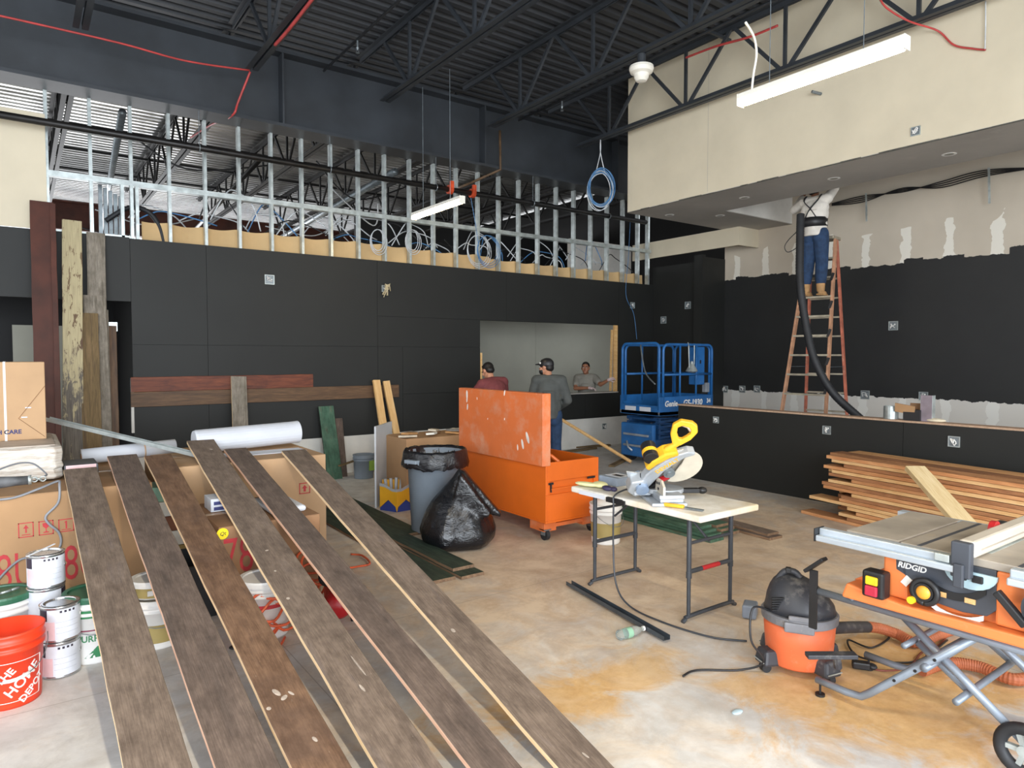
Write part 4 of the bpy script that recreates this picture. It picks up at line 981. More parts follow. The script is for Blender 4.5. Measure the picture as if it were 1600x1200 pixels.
MB().tube([Hm @ V((.28, .15, -.005)), Hm @ V((.31, .165, -.005)), M0 @ V((.305, .125, .02)), M0 @ V((.34, .125, .02))], [.024, .024, .021, .018], 10).build('handle_neck', MT['saw_yellow'], ms, smooth=True)
MB().tube([M0 @ V((.39, .215, .02)), M0 @ V((.412, .185, .02)), M0 @ V((.41, .155, .02))], .014, 8).build('trigger', MT['guard'], ms, smooth=True)
cord('electric_cable', [pvw + V((-.02, -.02, .06)), pvw + V((-.05, -.03, -.03)), (3.56, 3.50, TZ + .03), (3.425, 3.47, TZ + .005), (3.41, 3.46, TZ - .08), (3.41, 3.46, .4), (3.38, 3.4, .14), (3.36, 3.25, .03), (3.36, 2.95, .012), (3.42, 2.62, .012), (3.55, 2.45, .012)], .0065, MT['grey_enamel'], 'dark saw cord hanging from the folding table and running over the floor', 'cord')
# small things on the table top
tag(MB().ell((3.52, 3.86, TZ + .022), (.05, .11, .018), (0, .1, .3)).ell((3.58, 3.78, TZ + .025), (.06, .08, .022), (0, 0, -.4)).build('rag', plain('pale_yellow_cloth', '#dcd9a4', 0.9, 0, 0.06, 9, .3), smooth=True, remesh=.008), 'pale yellow rag on the corner of the folding table', 'rag')
bx_ = thing('box', 'blue-grey printed box behind the yellow rag on the folding table', 'box', (3.80, 3.84, TZ))
MB().mm((3.7, 3.72, TZ + .001), (3.93, 3.92, TZ + .065)).build('body', plain('blue_grey_box', '#8c98a8', 0.5, 0, 0.1, 9), bx_, world=True, bevel=.004)
MB().mm((3.75, 3.74, TZ + .0652), (3.88, 3.9, TZ + .067)).build('label', MT['paper'], bx_, world=True); MB().mm((3.78, 3.76, TZ + .0671), (3.83, 3.86, TZ + .068)).build('printed_mark', MT['black'], bx_, world=True)
tag(MB().ell((3.54, 3.66, TZ + .02), (.03, .05, .02)).ell((3.56, 3.61, TZ + .018), (.022, .03, .018)).build('tape_measure', plain('violet_black', '#35304f', 0.5), smooth=True), 'dark violet tape measure between the rag and the saw', 'tape measure')
utk = thing('utility_knife', 'yellow utility knife at the near edge of the folding table', 'knife', (3.50, 2.98, TZ + .001))
MB().bar((3.475, 3.05, TZ + .016), (3.525, 2.92, TZ + .016), .032, .024).build('grip', MT['saw_yellow'], utk, world=True, bevel=.008)
MB().bar((3.527, 2.915, TZ + .012), (3.57, 2.80, TZ + .008), .03, .006).build('blade', MT['galv_dark'], utk, world=True)
# scrap of moulded channel and a bottle on the floor
a, b = at(889, 913, z=.02), at(1042, 1000, z=.02)
mb = MB(); m = frame_of(a, b); Lc = (b - a).length
mb.box(m @ V((Lc / 2, 0, 0)), (Lc, .05, .003), m); mb.box(m @ V((Lc / 2, .024, .014)), (Lc, .003, .026), m); mb.box(m @ V((Lc / 2, -.024, .014)), (Lc, .003, .026), m)
tag(mb.build('metal_channel', plain('dark_zinc', '#4d545b', 0.4, 0.5, 0.1, 6)), 'dark metal channel lying on the floor in front of the folding table', 'channel')
def clear_mat():
    t = NT('clear_pet'); t.b.inputs['Transmission Weight'].default_value = 0.85; t.b.inputs['IOR'].default_value = 1.2
    return t.done('#dfe8e6', 0.12)
MT['pet'] = clear_mat()
a = at(966, 993, z=.034); u = (at(1012, 980, z=.034) - a).normalized()
wbt = thing('water_bottle', 'clear empty plastic bottle with green label, lying by the metal channel', 'bottle', a)
MB().lathe([(.001, 0), (.026, 0), (.032, .008), (.03, .03), (.032, .05), (.032, .13), (.026, .155), (.014, .18), (.013, .2)], (0, 0, 0), 20, u).build('body', MT['pet'], wbt, smooth=True)
MB().lathe([(.0327, .06), (.0327, .1)], (0, 0, 0), 20, u, cap=False).build('label', plain('green_label', '#7fa58a', 0.5), wbt, smooth=True)
MB().lathe([(.015, .198), (.015, .212), (.001, .212)], (0, 0, 0), 16, u).build('cap', MT['white'], wbt)
tag(MB().ell((at(1152, 1112, z=.004).x, at(1152, 1112, z=.004).y, .004), (.035, .02, .006)).build('wrapper', plain('pale_blue_wrapper', '#bcd3dd', 0.4), smooth=True), 'scrap of pale blue wrapper on the floor before the saws', 'wrapper')
p = at(958, 850, z=0)
b2, _ = pail('white bucket with gold print behind the legs of the folding table', p.x, p.y + .1, MT['white'], 0.15, 0.37, bands=((.06, .2, MT['gold']),))
tag(MB().ell((b2.location.x, b2.location.y, .36), (.12, .12, .06)).build('rag', plain('white_rag', '#e8e4dc', 0.9, 0, .05, 6, .3), smooth=True), 'crumpled white rag stuffed in the bucket behind the folding table', 'rag')

# ---- dark green boards on the floor
MT['green_old'] = wood('old_dark_green_board', ['#1f2d25', '#2e4034', '#3d4f40', '#4a4a3c'], 0.7, .9, '#7d7a63', .2, .3)
MT['green_bright'] = wood('bright_green_board', ['#3a5a45', '#48705a', '#5a7a64', '#655c48'], 0.7, .6, '#8f8a70', .36, .3)
MT['old_edge'] = wood('old_brown_edge', ['#5f4a38', '#7d634c', '#9a7c60'], 0.8)
def flat(x, w, y0, y1, z, th, m, e, lab, group, dx=0):
    return board('floor_board', (x + dx, y1, z + th), (x, y0, z + th), w, th, m, e, label=lab, cat='board', group=group)
G1 = 'green boards by the trash can'
flat(2.62, .21, 4.5, 7.5, .002, .026, MT['green_old'], MT['old_edge'], 'dark green board lying flat, the lower one towards the leaning planks', G1, .03)
flat(2.86, .21, 4.46, 7.4, .002, .026, MT['green_old'], MT['old_edge'], 'dark green board on the floor under the board beside the trash bag', G1)
flat(2.86, .2, 4.6, 7.6, .029, .026, MT['green_old'], MT['old_edge'], 'dark green board resting on another, end beside the black trash bag', G1, .02)
flat(3.08, .2, 5.85, 8.1, .002, .028, MT['green_old'], MT['old_edge'], 'short dark green board ending in front of the grey trash can', G1, .06)
G2 = 'green boards beyond the folding table'
for k in range(4):
    for j in range(2):
        flat(5.28 + .21 * j + .01 * ((k * 3) % 4), .2, 3.98 + .05 * ((k * 5 + j * 3) % 4), 6.3 - .1 * k, .002 + .03 * k, .027, MT['green_bright'], MT['green_bright'] if j == 0 else MT['old_edge'],
             '%s green board in the low stack beyond the folding table, %s layer from the floor' % (('outer', 'inner')[j], ORD[k]), G2)
flat(5.8, .19, 3.7, 5.4, .002, .025, MT['barn_dark'], MT['old_edge'], 'brown board on the floor beside the green stack, towards the half wall', G2, .1)
flat(5.83, .17, 3.75, 5.2, .028, .022, MT['barn_grey'], MT['old_edge'], 'greyish board on top of the brown one beside the green stack', G2, .1)
# ================================================================== ALONG THE BACK WALL
MT['red_board'] = wood('red_stained_board', ['#54281a', '#743a22', '#8c4c2d'], 0.6, .8, None, 0, .2, blotch='#3a1d18')
MT['brown_board'] = wood('brown_stained_board', ['#4b3525', '#65492f', '#7a5b3d'], 0.6, .8, None, 0, .2)
def peel_mat():
    t = NT('peeling_cream_paint'); v = t.coord('Object', (1, 1, 1), False); s = t.sep(v)
    n = t.noise(t.coord('Object', (2.0, 7, 7), True), 3.0, 8, 0.68, .5); n2 = t.noise(t.coord('Object', (1, 30, 30), True), 4.0, 5)
    paint = t.ramp(n2, [(0.3, '#9f9272'), (0.7, '#beb18c')])
    bare = t.ramp(n2, [(0.3, '#4a443e'), (0.7, '#7d756b')])
    worn = t.math('ADD', t.math('MULTIPLY', t.math('SUBTRACT', 1.75, s[0]), .55), t.math('MULTIPLY', t.math('SUBTRACT', n, .5), 3.0))
    col = t.mix(t.ramp(worn, [(-0.0, 0.0), (0.25, 1.0)]), paint, bare)
    rust = t.math('MULTIPLY', t.math('GREATER_THAN', n, .57), t.math('GREATER_THAN', s[0], 1.6))
    col = t.mix(t.math('MULTIPLY', rust, .8), col, '#5e4430')
    t.bump(n, .4, .004)
    return t.done(col, .8)
MT['peel'] = peel_mat()
MT['silver_wood'] = wood('silvered_wood', ['#736b5f', '#8f8678', '#a0978a', '#837a6d'], 0.85, .7, '#b1a898', .3, .35)
MT['tan_wood'] = wood('tan_aged_wood', ['#5c4936', '#74603f', '#846b4b'], 0.8, .8, None, 0, .25)
MT['pine'] = wood('clean_pine', ['#d0a468', '#e0b77c', '#e8c791'], 0.65, .8, None, 0, .1)
def lean(label, name, pl, pr, pb, ytop, ybot, m, e=None, th=.03, group='planks stood against the doorway', cat='plank', zb=0.0, wscale=1.0):
    """tall board: pl, pr = its two top corners in the photo, pb = where its foot line runs; foot on the floor at ybot"""
    a, b = at(*pl, y=ytop), at(*pr, y=ytop); w_ = (b - a).length * wscale; top = (a + b) / 2
    q = at(*pb, y=ybot); foot = V((q.x, ybot, zb))
    u = (top - foot).normalized()
    n = V((0, -1, 0)); n = (n - u * n.dot(u)).normalized()
    return board(name, foot, top, w_, th, m, e or m, up=n, label=label, cat=cat, group=group)
lean('dark red primed steel-like plank with a folded edge, against the wall beside the doorway', 'tall_plank', (46, 313), (84, 316), (76, 690), 9.5, 8.75, MT['rust_red'], th=.035)
o = lean('narrow raised lip of the dark red plank', 'lip', (78, 316), (86, 320), (92, 690), 9.46, 8.71, MT['rust_red'], th=.06, group=None, cat=None)
lipm = WM[o.name]; par = bpy.data.objects['tall_plank']; o.parent = par; L = WM[par.name].inverted() @ lipm; o.location = L.translation; o.rotation_euler = L.to_euler()
for k_ in ('label', 'category', 'group'):
    if k_ in o: del o[k_]
lean('tallest plank, covered in peeling cream paint, standing by the doorway', 'tall_plank', (97, 343), (128, 345), (112, 690), 9.5, 8.75, MT['peel'])
lean('silver-grey weathered plank with a straight top, standing just past the peeling one', 'tall_plank', (135, 363), (164, 364), (156, 690), 9.55, 8.95, MT['silver_wood'])
lean('grey split plank with a knot hole, in front of the silver-grey one', 'tall_plank', (130, 461), (165, 462), (160, 690), 9.4, 8.85, MT['silver_wood'])
lean('tan-brown smooth plank, shortest and frontmost of those by the doorway', 'tall_plank', (124, 489), (153, 489), (145, 690), 9.3, 8.7, MT['tan_wood'])
lean('slim grey plank with a notched top at the doorway edge', 'tall_plank', (160, 484), (169, 484), (172, 690), 9.45, 9.0, MT['silver_wood'])
lean('reddish brown board with dark cross lines, half hidden in the doorway', 'tall_plank', (169, 510), (182, 508), (180, 690), 9.58, 9.3, MT['brown_board'])
a = at(172, 507, y=9.59); tag(MB().mm((a.x - .06, 9.62, a.z - .08), (a.x + .08, 9.66, a.z + .03)).build('metal_plate', MT['galv']), 'small bright metal plate on top of the brown board in the doorway', 'plate')
# boards fixed level on the black wall
def onwall(name, label, p0, p1, z0, z1, m, y, group=None):
    x0, x1 = at(*p0, y=YB).x, at(*p1, y=YB).x
    return board(name, (x0, y, (z0 + z1) / 2), (x1, y, (z0 + z1) / 2), z1 - z0, .025, m, up=V((0, -1, 0)), label=label, cat='board', group=group)
onwall('wall_board', 'red-stained board fixed level on the black wall, above the longer brown one', (204, 600), (488, 600), 1.30, 1.485, MT['red_board'], YB - .035)
onwall('wall_board', 'long brown board fixed level on the black wall, below the red one', (204, 620), (622, 615), 1.11, 1.30, MT['brown_board'], YB - .03)
lean('short grey weathered plank leaning over the red and brown wall boards', 'leaning_board', (361, 588), (385, 588), (379, 690), 9.5, 9.1, MT['silver_wood'], MT['fresh_edge'], group='short boards against the back wall')
lean('green painted board leaning on the black wall behind the leaning planks', 'leaning_board', (499, 635), (520, 634), (524, 752), 9.5, 9.2, MT['green_bright'], MT['green_old'], group='short boards against the back wall', wscale=1.1)
lean('short brown board leaning beside the green painted one', 'leaning_board', (523, 654), (535, 653), (537, 745), 9.52, 9.32, MT['barn_dark'], group='short boards against the back wall')
lean('pale pine board leaning on the black wall, the longer and nearer of two', 'pine_board', (583, 594), (594, 593), (612, 745), 9.5, 9.0, MT['pine'], group='pine boards against the back wall', th=.04)
lean('pale pine board leaning on the black wall behind the grey sheet', 'pine_board', (599, 595), (609, 595), (632, 735), 9.5, 9.1, MT['pine'], group='pine boards against the back wall', th=.04)
a, b = at(530, 728, y=9.0), at(600, 704, y=9.35)
tag(MB().bar(a, b, .04, .02).build('wood_strip', MT['tan_wood']), 'thin wood strip propped slantwise above the grey bucket', 'strip')
a = at(573, 748, z=0); gk, _ = pail('small grey bucket with a green label by the white wall base', a.x, a.y + .1, MT['can_grey'], 0.15, 0.34, None, handle=False)
MB().mm((.02, -.152, .12), (.1, -.13, .26)).build('green_label', plain('lime_label', '#7c9a3c', 0.5), gk)
a = at(625, 800, z=0); b = at(690, 772, z=0)
tag(MB().box((at(618, 800, z=0).x + .12, at(618, 800, z=0).y + .55, .47), (.02, .62, .94), (0, 0, -.75)).build('drywall_sheet', plain('pale_grey_sheet', '#b9bcbf', 0.6, 0, .05, 2)), 'pale grey sheet standing upright behind the yellow box', 'sheet')
bo = at(690, 790, z=0)
t = carton('brown carton heaped with scraps behind the grey trash can', bo.x - .4, bo.x + .62, bo.y + .1, bo.y + .7, 0, .80, MT['card'], flaps=False)
rr = random.Random(5)
for k in range(9):
    c_ = ('#cfc3ae', '#b88a58', '#8d8a84', '#e0dccf', '#7c5a3c')[k % 5]
    xx, yy = bo.x - .32 + .105 * k, bo.y + .22 + .16 * (k % 3)
    m_ = bpy.data.materials.get('scrap_%d' % (k % 5)) or plain('scrap_%d' % (k % 5), c_, .8, 0, .1, 8)
    tag(MB().box((xx, yy, .815 + .012 * (k % 2)), (.2, .1, .022), (.08 * (k % 3 - 1), .06, rr.uniform(-1, 1))).build('scrap', m_),
        ('cream', 'tan wood', 'grey', 'white', 'brown')[k % 5] + ' scrap on the carton behind the trash can, %s along its top' % ORD[k], 'scrap', 'scraps on the carton behind the trash can')
# open yellow dispenser box with blue print
yb = at(632, 800, z=0); yx = thing('paint_tray_box', 'yellow and blue cut-front cardboard box beside the grey trash can', 'box', (yb.x + .02, yb.y + .2, 0), -YAW + .1)
MT['yellow_print'] = plain('yellow_ochre_print', '#dba01f', 0.5, 0, 0.05, 5); MT['blue_print'] = plain('blue_box_print', '#2d3f86', 0.5, 0, 0.05, 5)
w_, h_ = .2, .31
for s in (-1, 1):
    a0, a1 = V((0, -.2, 0)), V((s * .2, -.06, 0))
    Mx = basis(a0 if s > 0 else a1, (a1 - a0) * (1 if s > 0 else -1), (0, 0, 1)); Lw = (a1 - a0).length
    fl = (lambda P: P) if s > 0 else (lambda P: [(Lw - x, y) for x, y in reversed(P)])
    MB().prism(fl([(0, .0), (.02, .06), (Lw * .5, .13), (Lw, .03), (Lw, h_), (Lw * .7, h_ - .005), (Lw * .25, h_ - .05), (0, h_ - .05)]), Mx @ Matrix.Translation((0, 0, -.004)), .004).build('side', MT['yellow_print'], yx)
    MB().prism(fl([(.012, 0), (Lw, 0), (Lw, .03), (Lw * .5, .125), (.03, .06)]), Mx @ Matrix.Translation((0, 0, -.012)), .004).build('lower_side', MT['blue_print'], yx)
    MB().prism(fl([(0, h_ - .05), (Lw * .25, h_ - .05), (Lw * .7, h_ - .005), (Lw, h_), (Lw, h_ - .035), (Lw * .7, h_ - .04), (Lw * .25, h_ - .08), (0, h_ - .08)]), Mx @ Matrix.Translation((0, 0, -.0005)), .004).build('printed_band', MT['saw_grey'], yx)
MB().mm((-.19, -.05, 0), (.19, .16, .005)).mm((-.19, .15, .005), (.19, .156, h_)).build('back', MT['yellow_print'], yx)
MB().mm((-.14, -.08, .006), (.15, .12, .09)).build('blue_inner', MT['blue_print'], yx)
for k in range(4):
    c = yx.location + V((-.08 + .05 * k, .1, .1))
    tag(MB().cyl(c, c + V((.02 * (k - 1.5), .0, .24)), .018, seg=10).build('paint_roller', MT['saw_grey']), 'grey and blue roller cover standing in the yellow box, %s of the row' % ORD[k], 'roller', 'rollers in the yellow box')
# loose lumber beyond the chest
a, b = at(868, 650, y=9.0), at(986, 733, y=7.7); b.z = .035
tag(MB().tube([a, b], .028, 8).build('lumber_pole', MT['pine']), 'long pale pole slanting down to the floor beyond the orange chest', 'pole')
for k, (px, py, L_, an) in enumerate(((905, 703, .9, .1), (925, 697, .8, -.2), (968, 722, .9, .5))):
    c = at(px, py, z=.02); u = V((math.cos(an), math.sin(an), 0)) * L_ / 2
    tag(MB().bar(c - u, c + u, .09, .03).build('offcut', MT['tan_wood']), ('tan offcut on the floor behind the orange chest', 'brown offcut along the white wall base', 'offcut on the floor beside the blue lift')[k], 'offcut', 'offcuts on the floor by the back wall')
# strip of bare wood in the pass-through opening
tag(MB().mm((9.48, YB + .02, 1.05), (9.565, YB + .06, 2.35)).build('wood_stud', MT['pine']), 'bare pine stud standing at the end of the pass-through beside the lift', 'stud')
tag(MB().box((9.42, YB + .05, 1.66), (.04, .03, 1.2), (0, .03, 0)).build('wood_strip', MT['pine']), 'slim pine strip leaning on the stud in the pass-through', 'strip')
tag(MB().mm((6.315, YB - .002, 1.05), (6.35, YB + .03, 1.8)).build('wood_strip', MT['pine']), 'short pale strip on the edge of the pass-through nearer the pine boards', 'strip')
# electrical boxes
def ebox(px, py, label, x=None, y=None, sz=.06, lit=True):
    p = at(px, py, x=x, y=y); ax = V((-1, 0, 0)) if x is not None else V((0, -1, 0)); sd = V((0, 1, 0)) if x is not None else V((1, 0, 0))
    t = thing('outlet_box', label, 'outlet box', p, group='open electrical boxes')
    M = Matrix((sd, V((0, 0, 1)), ax)).transposed().to_4x4(); M.translation = p
    s_ = sz; mb = MB()
    for q in (((-s_, -s_, 0), (-s_ + .008, s_, .012)), ((s_ - .008, -s_, 0), (s_, s_, .012)), ((-s_ + .008, -s_, 0), (s_ - .008, -s_ + .008, .012)), ((-s_ + .008, s_ - .008, 0), (s_ - .008, s_, .012))):
        c = (V(q[0]) + V(q[1])) / 2; d = V(q[1]) - V(q[0]); mb.box(M @ c, d, M)
    mb.build('rim', MT['galv'], t, world=True)
    MB().box(M @ V((0, 0, .002)), (2 * s_ - .016, 2 * s_ - .016, .004), M).build('back_plate', MT['galv_dark'], t, world=True)
    rr = random.Random(int(px)); mb = MB()
    for k in range(3):
        pts = [M @ V((rr.uniform(-.6, .6) * s_, rr.uniform(-.6, .6) * s_, .004)), M @ V((rr.uniform(-.7, .7) * s_, rr.uniform(-.7, .7) * s_, .03)), M @ V((rr.uniform(-.6, .6) * s_, rr.uniform(-.6, .6) * s_, .02)), M @ V((rr.uniform(-.6, .6) * s_, rr.uniform(-.6, .6) * s_, .012))]
        mb.tube(bez(pts, 4), .005, 5)
    mb.build('wire_tail', MT['white'], t, world=True, smooth=True)
    return t
ebox(421, 437, 'electrical box high on the black back wall, nearer the tall planks', y=YB - .001, sz=.065)
t = ebox(601, 451, 'electrical box high on the black back wall with a tangle of pale wires', y=YB - .001, sz=.05)
mb = MB(); rr = random.Random(2); p = at(601, 451, y=YB)
for k in range(7): mb.tube(bez([p + V((0, -.01, 0)), p + V((rr.uniform(-.07, .07), -.06, rr.uniform(-.05, .08))), p + V((rr.uniform(-.08, .08), -.08, rr.uniform(-.1, .06))), p + V((rr.uniform(-.08, .08), -.05, rr.uniform(-.14, .05)))], 5), .006, 5)
mb.build('wire_tangle', plain('beige_wire', '#c9b995', .5), t, world=True, smooth=True)
ebox(988, 477, 'electrical box on the back wall above the lift, by the corner', y=YB - .001)
ebox(1037, 500, 'electrical box low on the black return wall above the lift', x=10.559, sz=.07)
ebox(1075, 477, 'electrical box on the black return wall near the bulkhead', x=10.559, sz=.07)
for k, (px, py) in enumerate(((1133, 608), (1160, 608), (1183, 608))): ebox(px, py, 'electrical box in the row on the far black wall, %s from the corner' % ORD[k], x=XR - .001, sz=.065)
ebox(1352, 617, 'electrical box low on the far black wall above the metal can', x=XR - .001, sz=.07)
ebox(1443, 619, 'electrical box low on the far black wall behind the upright metal piece', x=XR - .001, sz=.065)
ebox(1396, 509, 'single electrical box midway up the far black wall', x=XR - .001, sz=.07)
ebox(1119, 656, 'electrical box on the half wall nearest the lift', x=XH - .001, sz=.045)
ebox(1292, 672, 'electrical box on the half wall below the ladder', x=XH - .001, sz=.05)
ebox(1491, 690, 'electrical box on the half wall above the board stack', x=XH - .001, sz=.055)
ebox(1431, 205, 'electrical box on the cream soffit face below the long lamp', x=XS - .001, sz=.05)
ebox(944, 666, 'green electrical box on the white wall base beside the lift', y=YB + .004, sz=.055)
# ================================================================== SCISSOR LIFT
MT['lift_blue'] = plain('lift_blue', '#215f9b', 0.45, 0, 0.1, 5, 0, '#7f9ab2', .32)
MT['lift_dark'] = plain('lift_dark_blue', '#17426f', 0.5, 0, 0.15, 5, 0, '#5c7690', .2)
MT['lift_deck'] = plain('dusty_deck', '#8c9299', 0.6, 0.2, 0.12, 6)
LX0, LX1, LY0, LY1 = 8.1, 9.42, 7.22, 8.08
lf = thing('scissor_lift', 'blue scissor lift standing behind the end of the half wall', 'scissor lift', ((LX0 + LX1) / 2, (LY0 + LY1) / 2, 0))
ZP, ZT = .86, 1.95
MB().mm((LX0, LY0, ZP - .05), (LX1, LY1, ZP)).build('platform', MT['lift_deck'], lf, world=True)
def tb(*a): return MB().mm(*a)
tb((LX0, LY0, .80), (LX1, LY0 + .02, 1.10)).mm((LX0, LY1 - .02, .80), (LX1, LY1, 1.10)).mm((LX1 - .02, LY0 + .02, .80), (LX1, LY1 - .02, 1.10)).mm((LX0, LY0 + .02, .80), (LX0 + .02, LY1 - .02, .96)).build('toe_board', MT['lift_blue'], lf, world=True, bevel=.005)
for y in (LY0 + .3, LY0 + .62): MB().mm((LX0 - .003, y - .12, .86), (LX0 - .001, y + .12, .93)).build('warning_label', MT['paper'], lf, world=True)
r_ = .022
def hoop(p, q, z0, z1, name, bend=.1):
    p, q = V(p), V(q); u = (q - p).normalized()
    pts = [V((p.x, p.y, z0)), V((p.x, p.y, z1 - bend))] + [V((p.x, p.y, z1 - bend)) + u * (bend * (1 - math.cos(a))) + V((0, 0, bend * math.sin(a))) for a in (.4, .8, 1.2, 1.57)]
    pts += [V((q.x, q.y, z1)) - u * bend] + [V((q.x, q.y, z1 - bend)) - u * (bend * (1 - math.cos(a))) + V((0, 0, bend * math.sin(a))) for a in (1.2, .8, .4)] + [V((q.x, q.y, z1 - bend)), V((q.x, q.y, z0))]
    MB().tube(pts, r_, 10).build(name, MT['lift_blue'], lf, world=True, smooth=True)
hoop((LX0 + .02, LY0 + .03, 0), (LX0 + .02, LY1 - .03, 0), .9, ZT, 'guard_rail')
hoop((LX0 + .1, LY0 + .02, 0), (LX1 - .02, LY0 + .02, 0), 1.0, ZT - .02, 'guard_rail')
hoop((LX0 + .1, LY1 - .02, 0), (LX1 - .02, LY1 - .02, 0), 1.0, ZT - .02, 'guard_rail')
hoop((LX1 - .03, LY0 + .06, 0), (LX1 - .03, LY1 - .06, 0), 1.0, ZT - .02, 'guard_rail')
for p, q in (((LX0 + .1, LY0 + .02), (LX1 - .02, LY0 + .02)), ((LX0 + .1, LY1 - .02), (LX1 - .02, LY1 - .02)), ((LX1 - .03, LY0 + .06), (LX1 - .03, LY1 - .06))):
    MB().cyl((p[0], p[1], 1.45), (q[0], q[1], 1.45), .018, seg=10).build('mid_rail', MT['lift_blue'], lf, world=True, smooth=True)
MB().cyl((LX0 + .05, LY1 - .1, 1.45), (LX1 - .1, LY1 - .05, 1.45), .018, seg=10).build('mid_rail', MT['lift_blue'], lf, world=True, smooth=True)
for x, y in ((LX0 + .5, LY0 + .02), (LX0 + .9, LY0 + .02), (LX0 + .5, LY1 - .02), (LX0 + .9, LY1 - .02)): MB().cyl((x, y, 1.0), (x, y, ZT - .03), .016, seg=10).build('rail_post', MT['lift_blue'], lf, world=True, smooth=True)
MB().mm((LX0 + .93, LY0 + .05, 1.27), (LX0 + 1.16, LY0 + .2, 1.9)).build('control_box', MT['lift_blue'], lf, world=True, bevel=.015)
MB().mm((LX0 + 1.03, LY0 + .046, 1.62), (LX0 + 1.06, LY0 + .05, 1.68)).build('box_latch', MT['black'], lf, world=True)
MB().mm((LX1 - .14, LY0 + .04, 1.14), (LX1 - .04, LY0 + .12, 1.3)).build('control_panel', MT['lift_deck'], lf, world=True, bevel=.01)
lettering('lift_lettering', 'Genie', .125, MT['white'], lf, WM[lf.name].inverted() @ basis((LX0 + .27, LY0 - .002, .985), (1, 0, 0), (0, 0, 1)), ext=.001, bold=.004, shear=.15)
lettering('lift_lettering', 'GS-1930', .135, MT['white'], lf, WM[lf.name].inverted() @ basis((LX0 + .80, LY0 - .002, .985), (1, 0, 0), (0, 0, 1)), ext=.001, bold=.004, shear=.1)
lettering('lift_lettering', '34', .10, MT['white'], lf, WM[lf.name].inverted() @ basis((LX0 + 1.2, LY0 - .002, 1.0), (1, 0, 0), (0, 0, 1)), ext=.001, bold=.003)
for k in range(4):
    z0 = .44 + .085 * k
    for y in (LY0 + .12, LY1 - .16):
        MB().bar((LX0 + .08, y, z0), (LX1 - .08, y, z0 + .055), .04, .07, (0, 1, 0)).bar((LX0 + .08, y + .05, z0 + .055), (LX1 - .08, y + .05, z0), .03, .06, (0, 1, 0)).build('scissor_arm', MT['lift_dark'], lf, world=True)
    MB().cyl((LX0 + .1, LY0 + .08, z0 + .03), (LX0 + .1, LY1 - .08, z0 + .03), .025, seg=10).build('scissor_pin', MT['lift_dark'], lf, world=True)
MB().mm((LX0 + .02, LY0 + .1, .1), (LX1 - .02, LY1 - .1, .42)).build('chassis', MT['lift_dark'], lf, world=True, bevel=.02)
MB().mm((LX0 - .06, LY0 + .08, .12), (LX0 + .02, LY1 - .08, .66)).build('ladder_frame', MT['lift_blue'], lf, world=True, bevel=.02)
for z in (.28, .46): MB().mm((LX0 - .09, LY0 + .16, z), (LX0 - .055, LY1 - .16, z + .035)).build('step', MT['lift_deck'], lf, world=True, bevel=.006)
MB().tube([(LX0 - .08, LY0 + .62, .36), (LX0 - .12, LY0 + .55, .27), (LX0 - .11, LY0 + .47, .22)], .016, 8).build('hose_end', MT['saw_grey'], lf, world=True, smooth=True)
MB().tube(bez([(LX0 + .03, LY0 + .12, 1.3), (LX0 + .1, LY0 + .4, 1.5), (LX0 + .2, LY0 + .6, 1.95)], 5), .012, 6).build('entry_chain', MT['galv_dark'], lf, world=True, smooth=True)
for x in (LX0 + .2, LX1 - .2):
    for y in (LY0 + .06, LY1 - .06): MB().cyl((x, y - .05, .15), (x, y + .05, .15), .15, seg=24).build('wheel', MT['black_rubber'], lf, world=True, bevel=.012)
# a work light hung on the rail
wl = thing('work_light', 'metal caged work light hanging on the rail of the blue lift', 'work light', (LX0 + .72, LY0 - .03, 1.5))
MB().lathe([(.02, .16), (.03, .12), (.09, .02), (.1, 0), (.06, -.02), (.001, -.03)], (LX0 + .74, LY0 - .02, 1.5), 18, cap=False).build('reflector', MT['galv'], wl, world=True)
MB().tube([(LX0 + .68, LY0 - .02, 1.55), (LX0 + .66, LY0 - .02, 1.9), (LX0 + .69, LY0 + .02, 1.96), (LX0 + .72, LY0 + .02, 1.9)], .01, 6).tube([(LX0 + .8, LY0 - .02, 1.55), (LX0 + .8, LY0 - .02, 1.92)], .008, 6).build('hook', MT['galv'], wl, world=True)

# ================================================================== LADDER, HOSE
MT['fiber'] = plain('worn_red_fibreglass', '#b5664f', 0.6, 0, 0.15, 7, 0, '#cfae93', .4)
MT['fiber_tan'] = plain('worn_tan_fibreglass', '#b98a6b', 0.6, 0, 0.12, 7, 0, '#8d5a48', .4)
MT['alu_step'] = plain('dusty_aluminium_step', '#a89f8c', 0.45, 0.4, 0.12, 8)
LZ = 3.55
def Lp(px, py, d): return at(px, py, d=d)
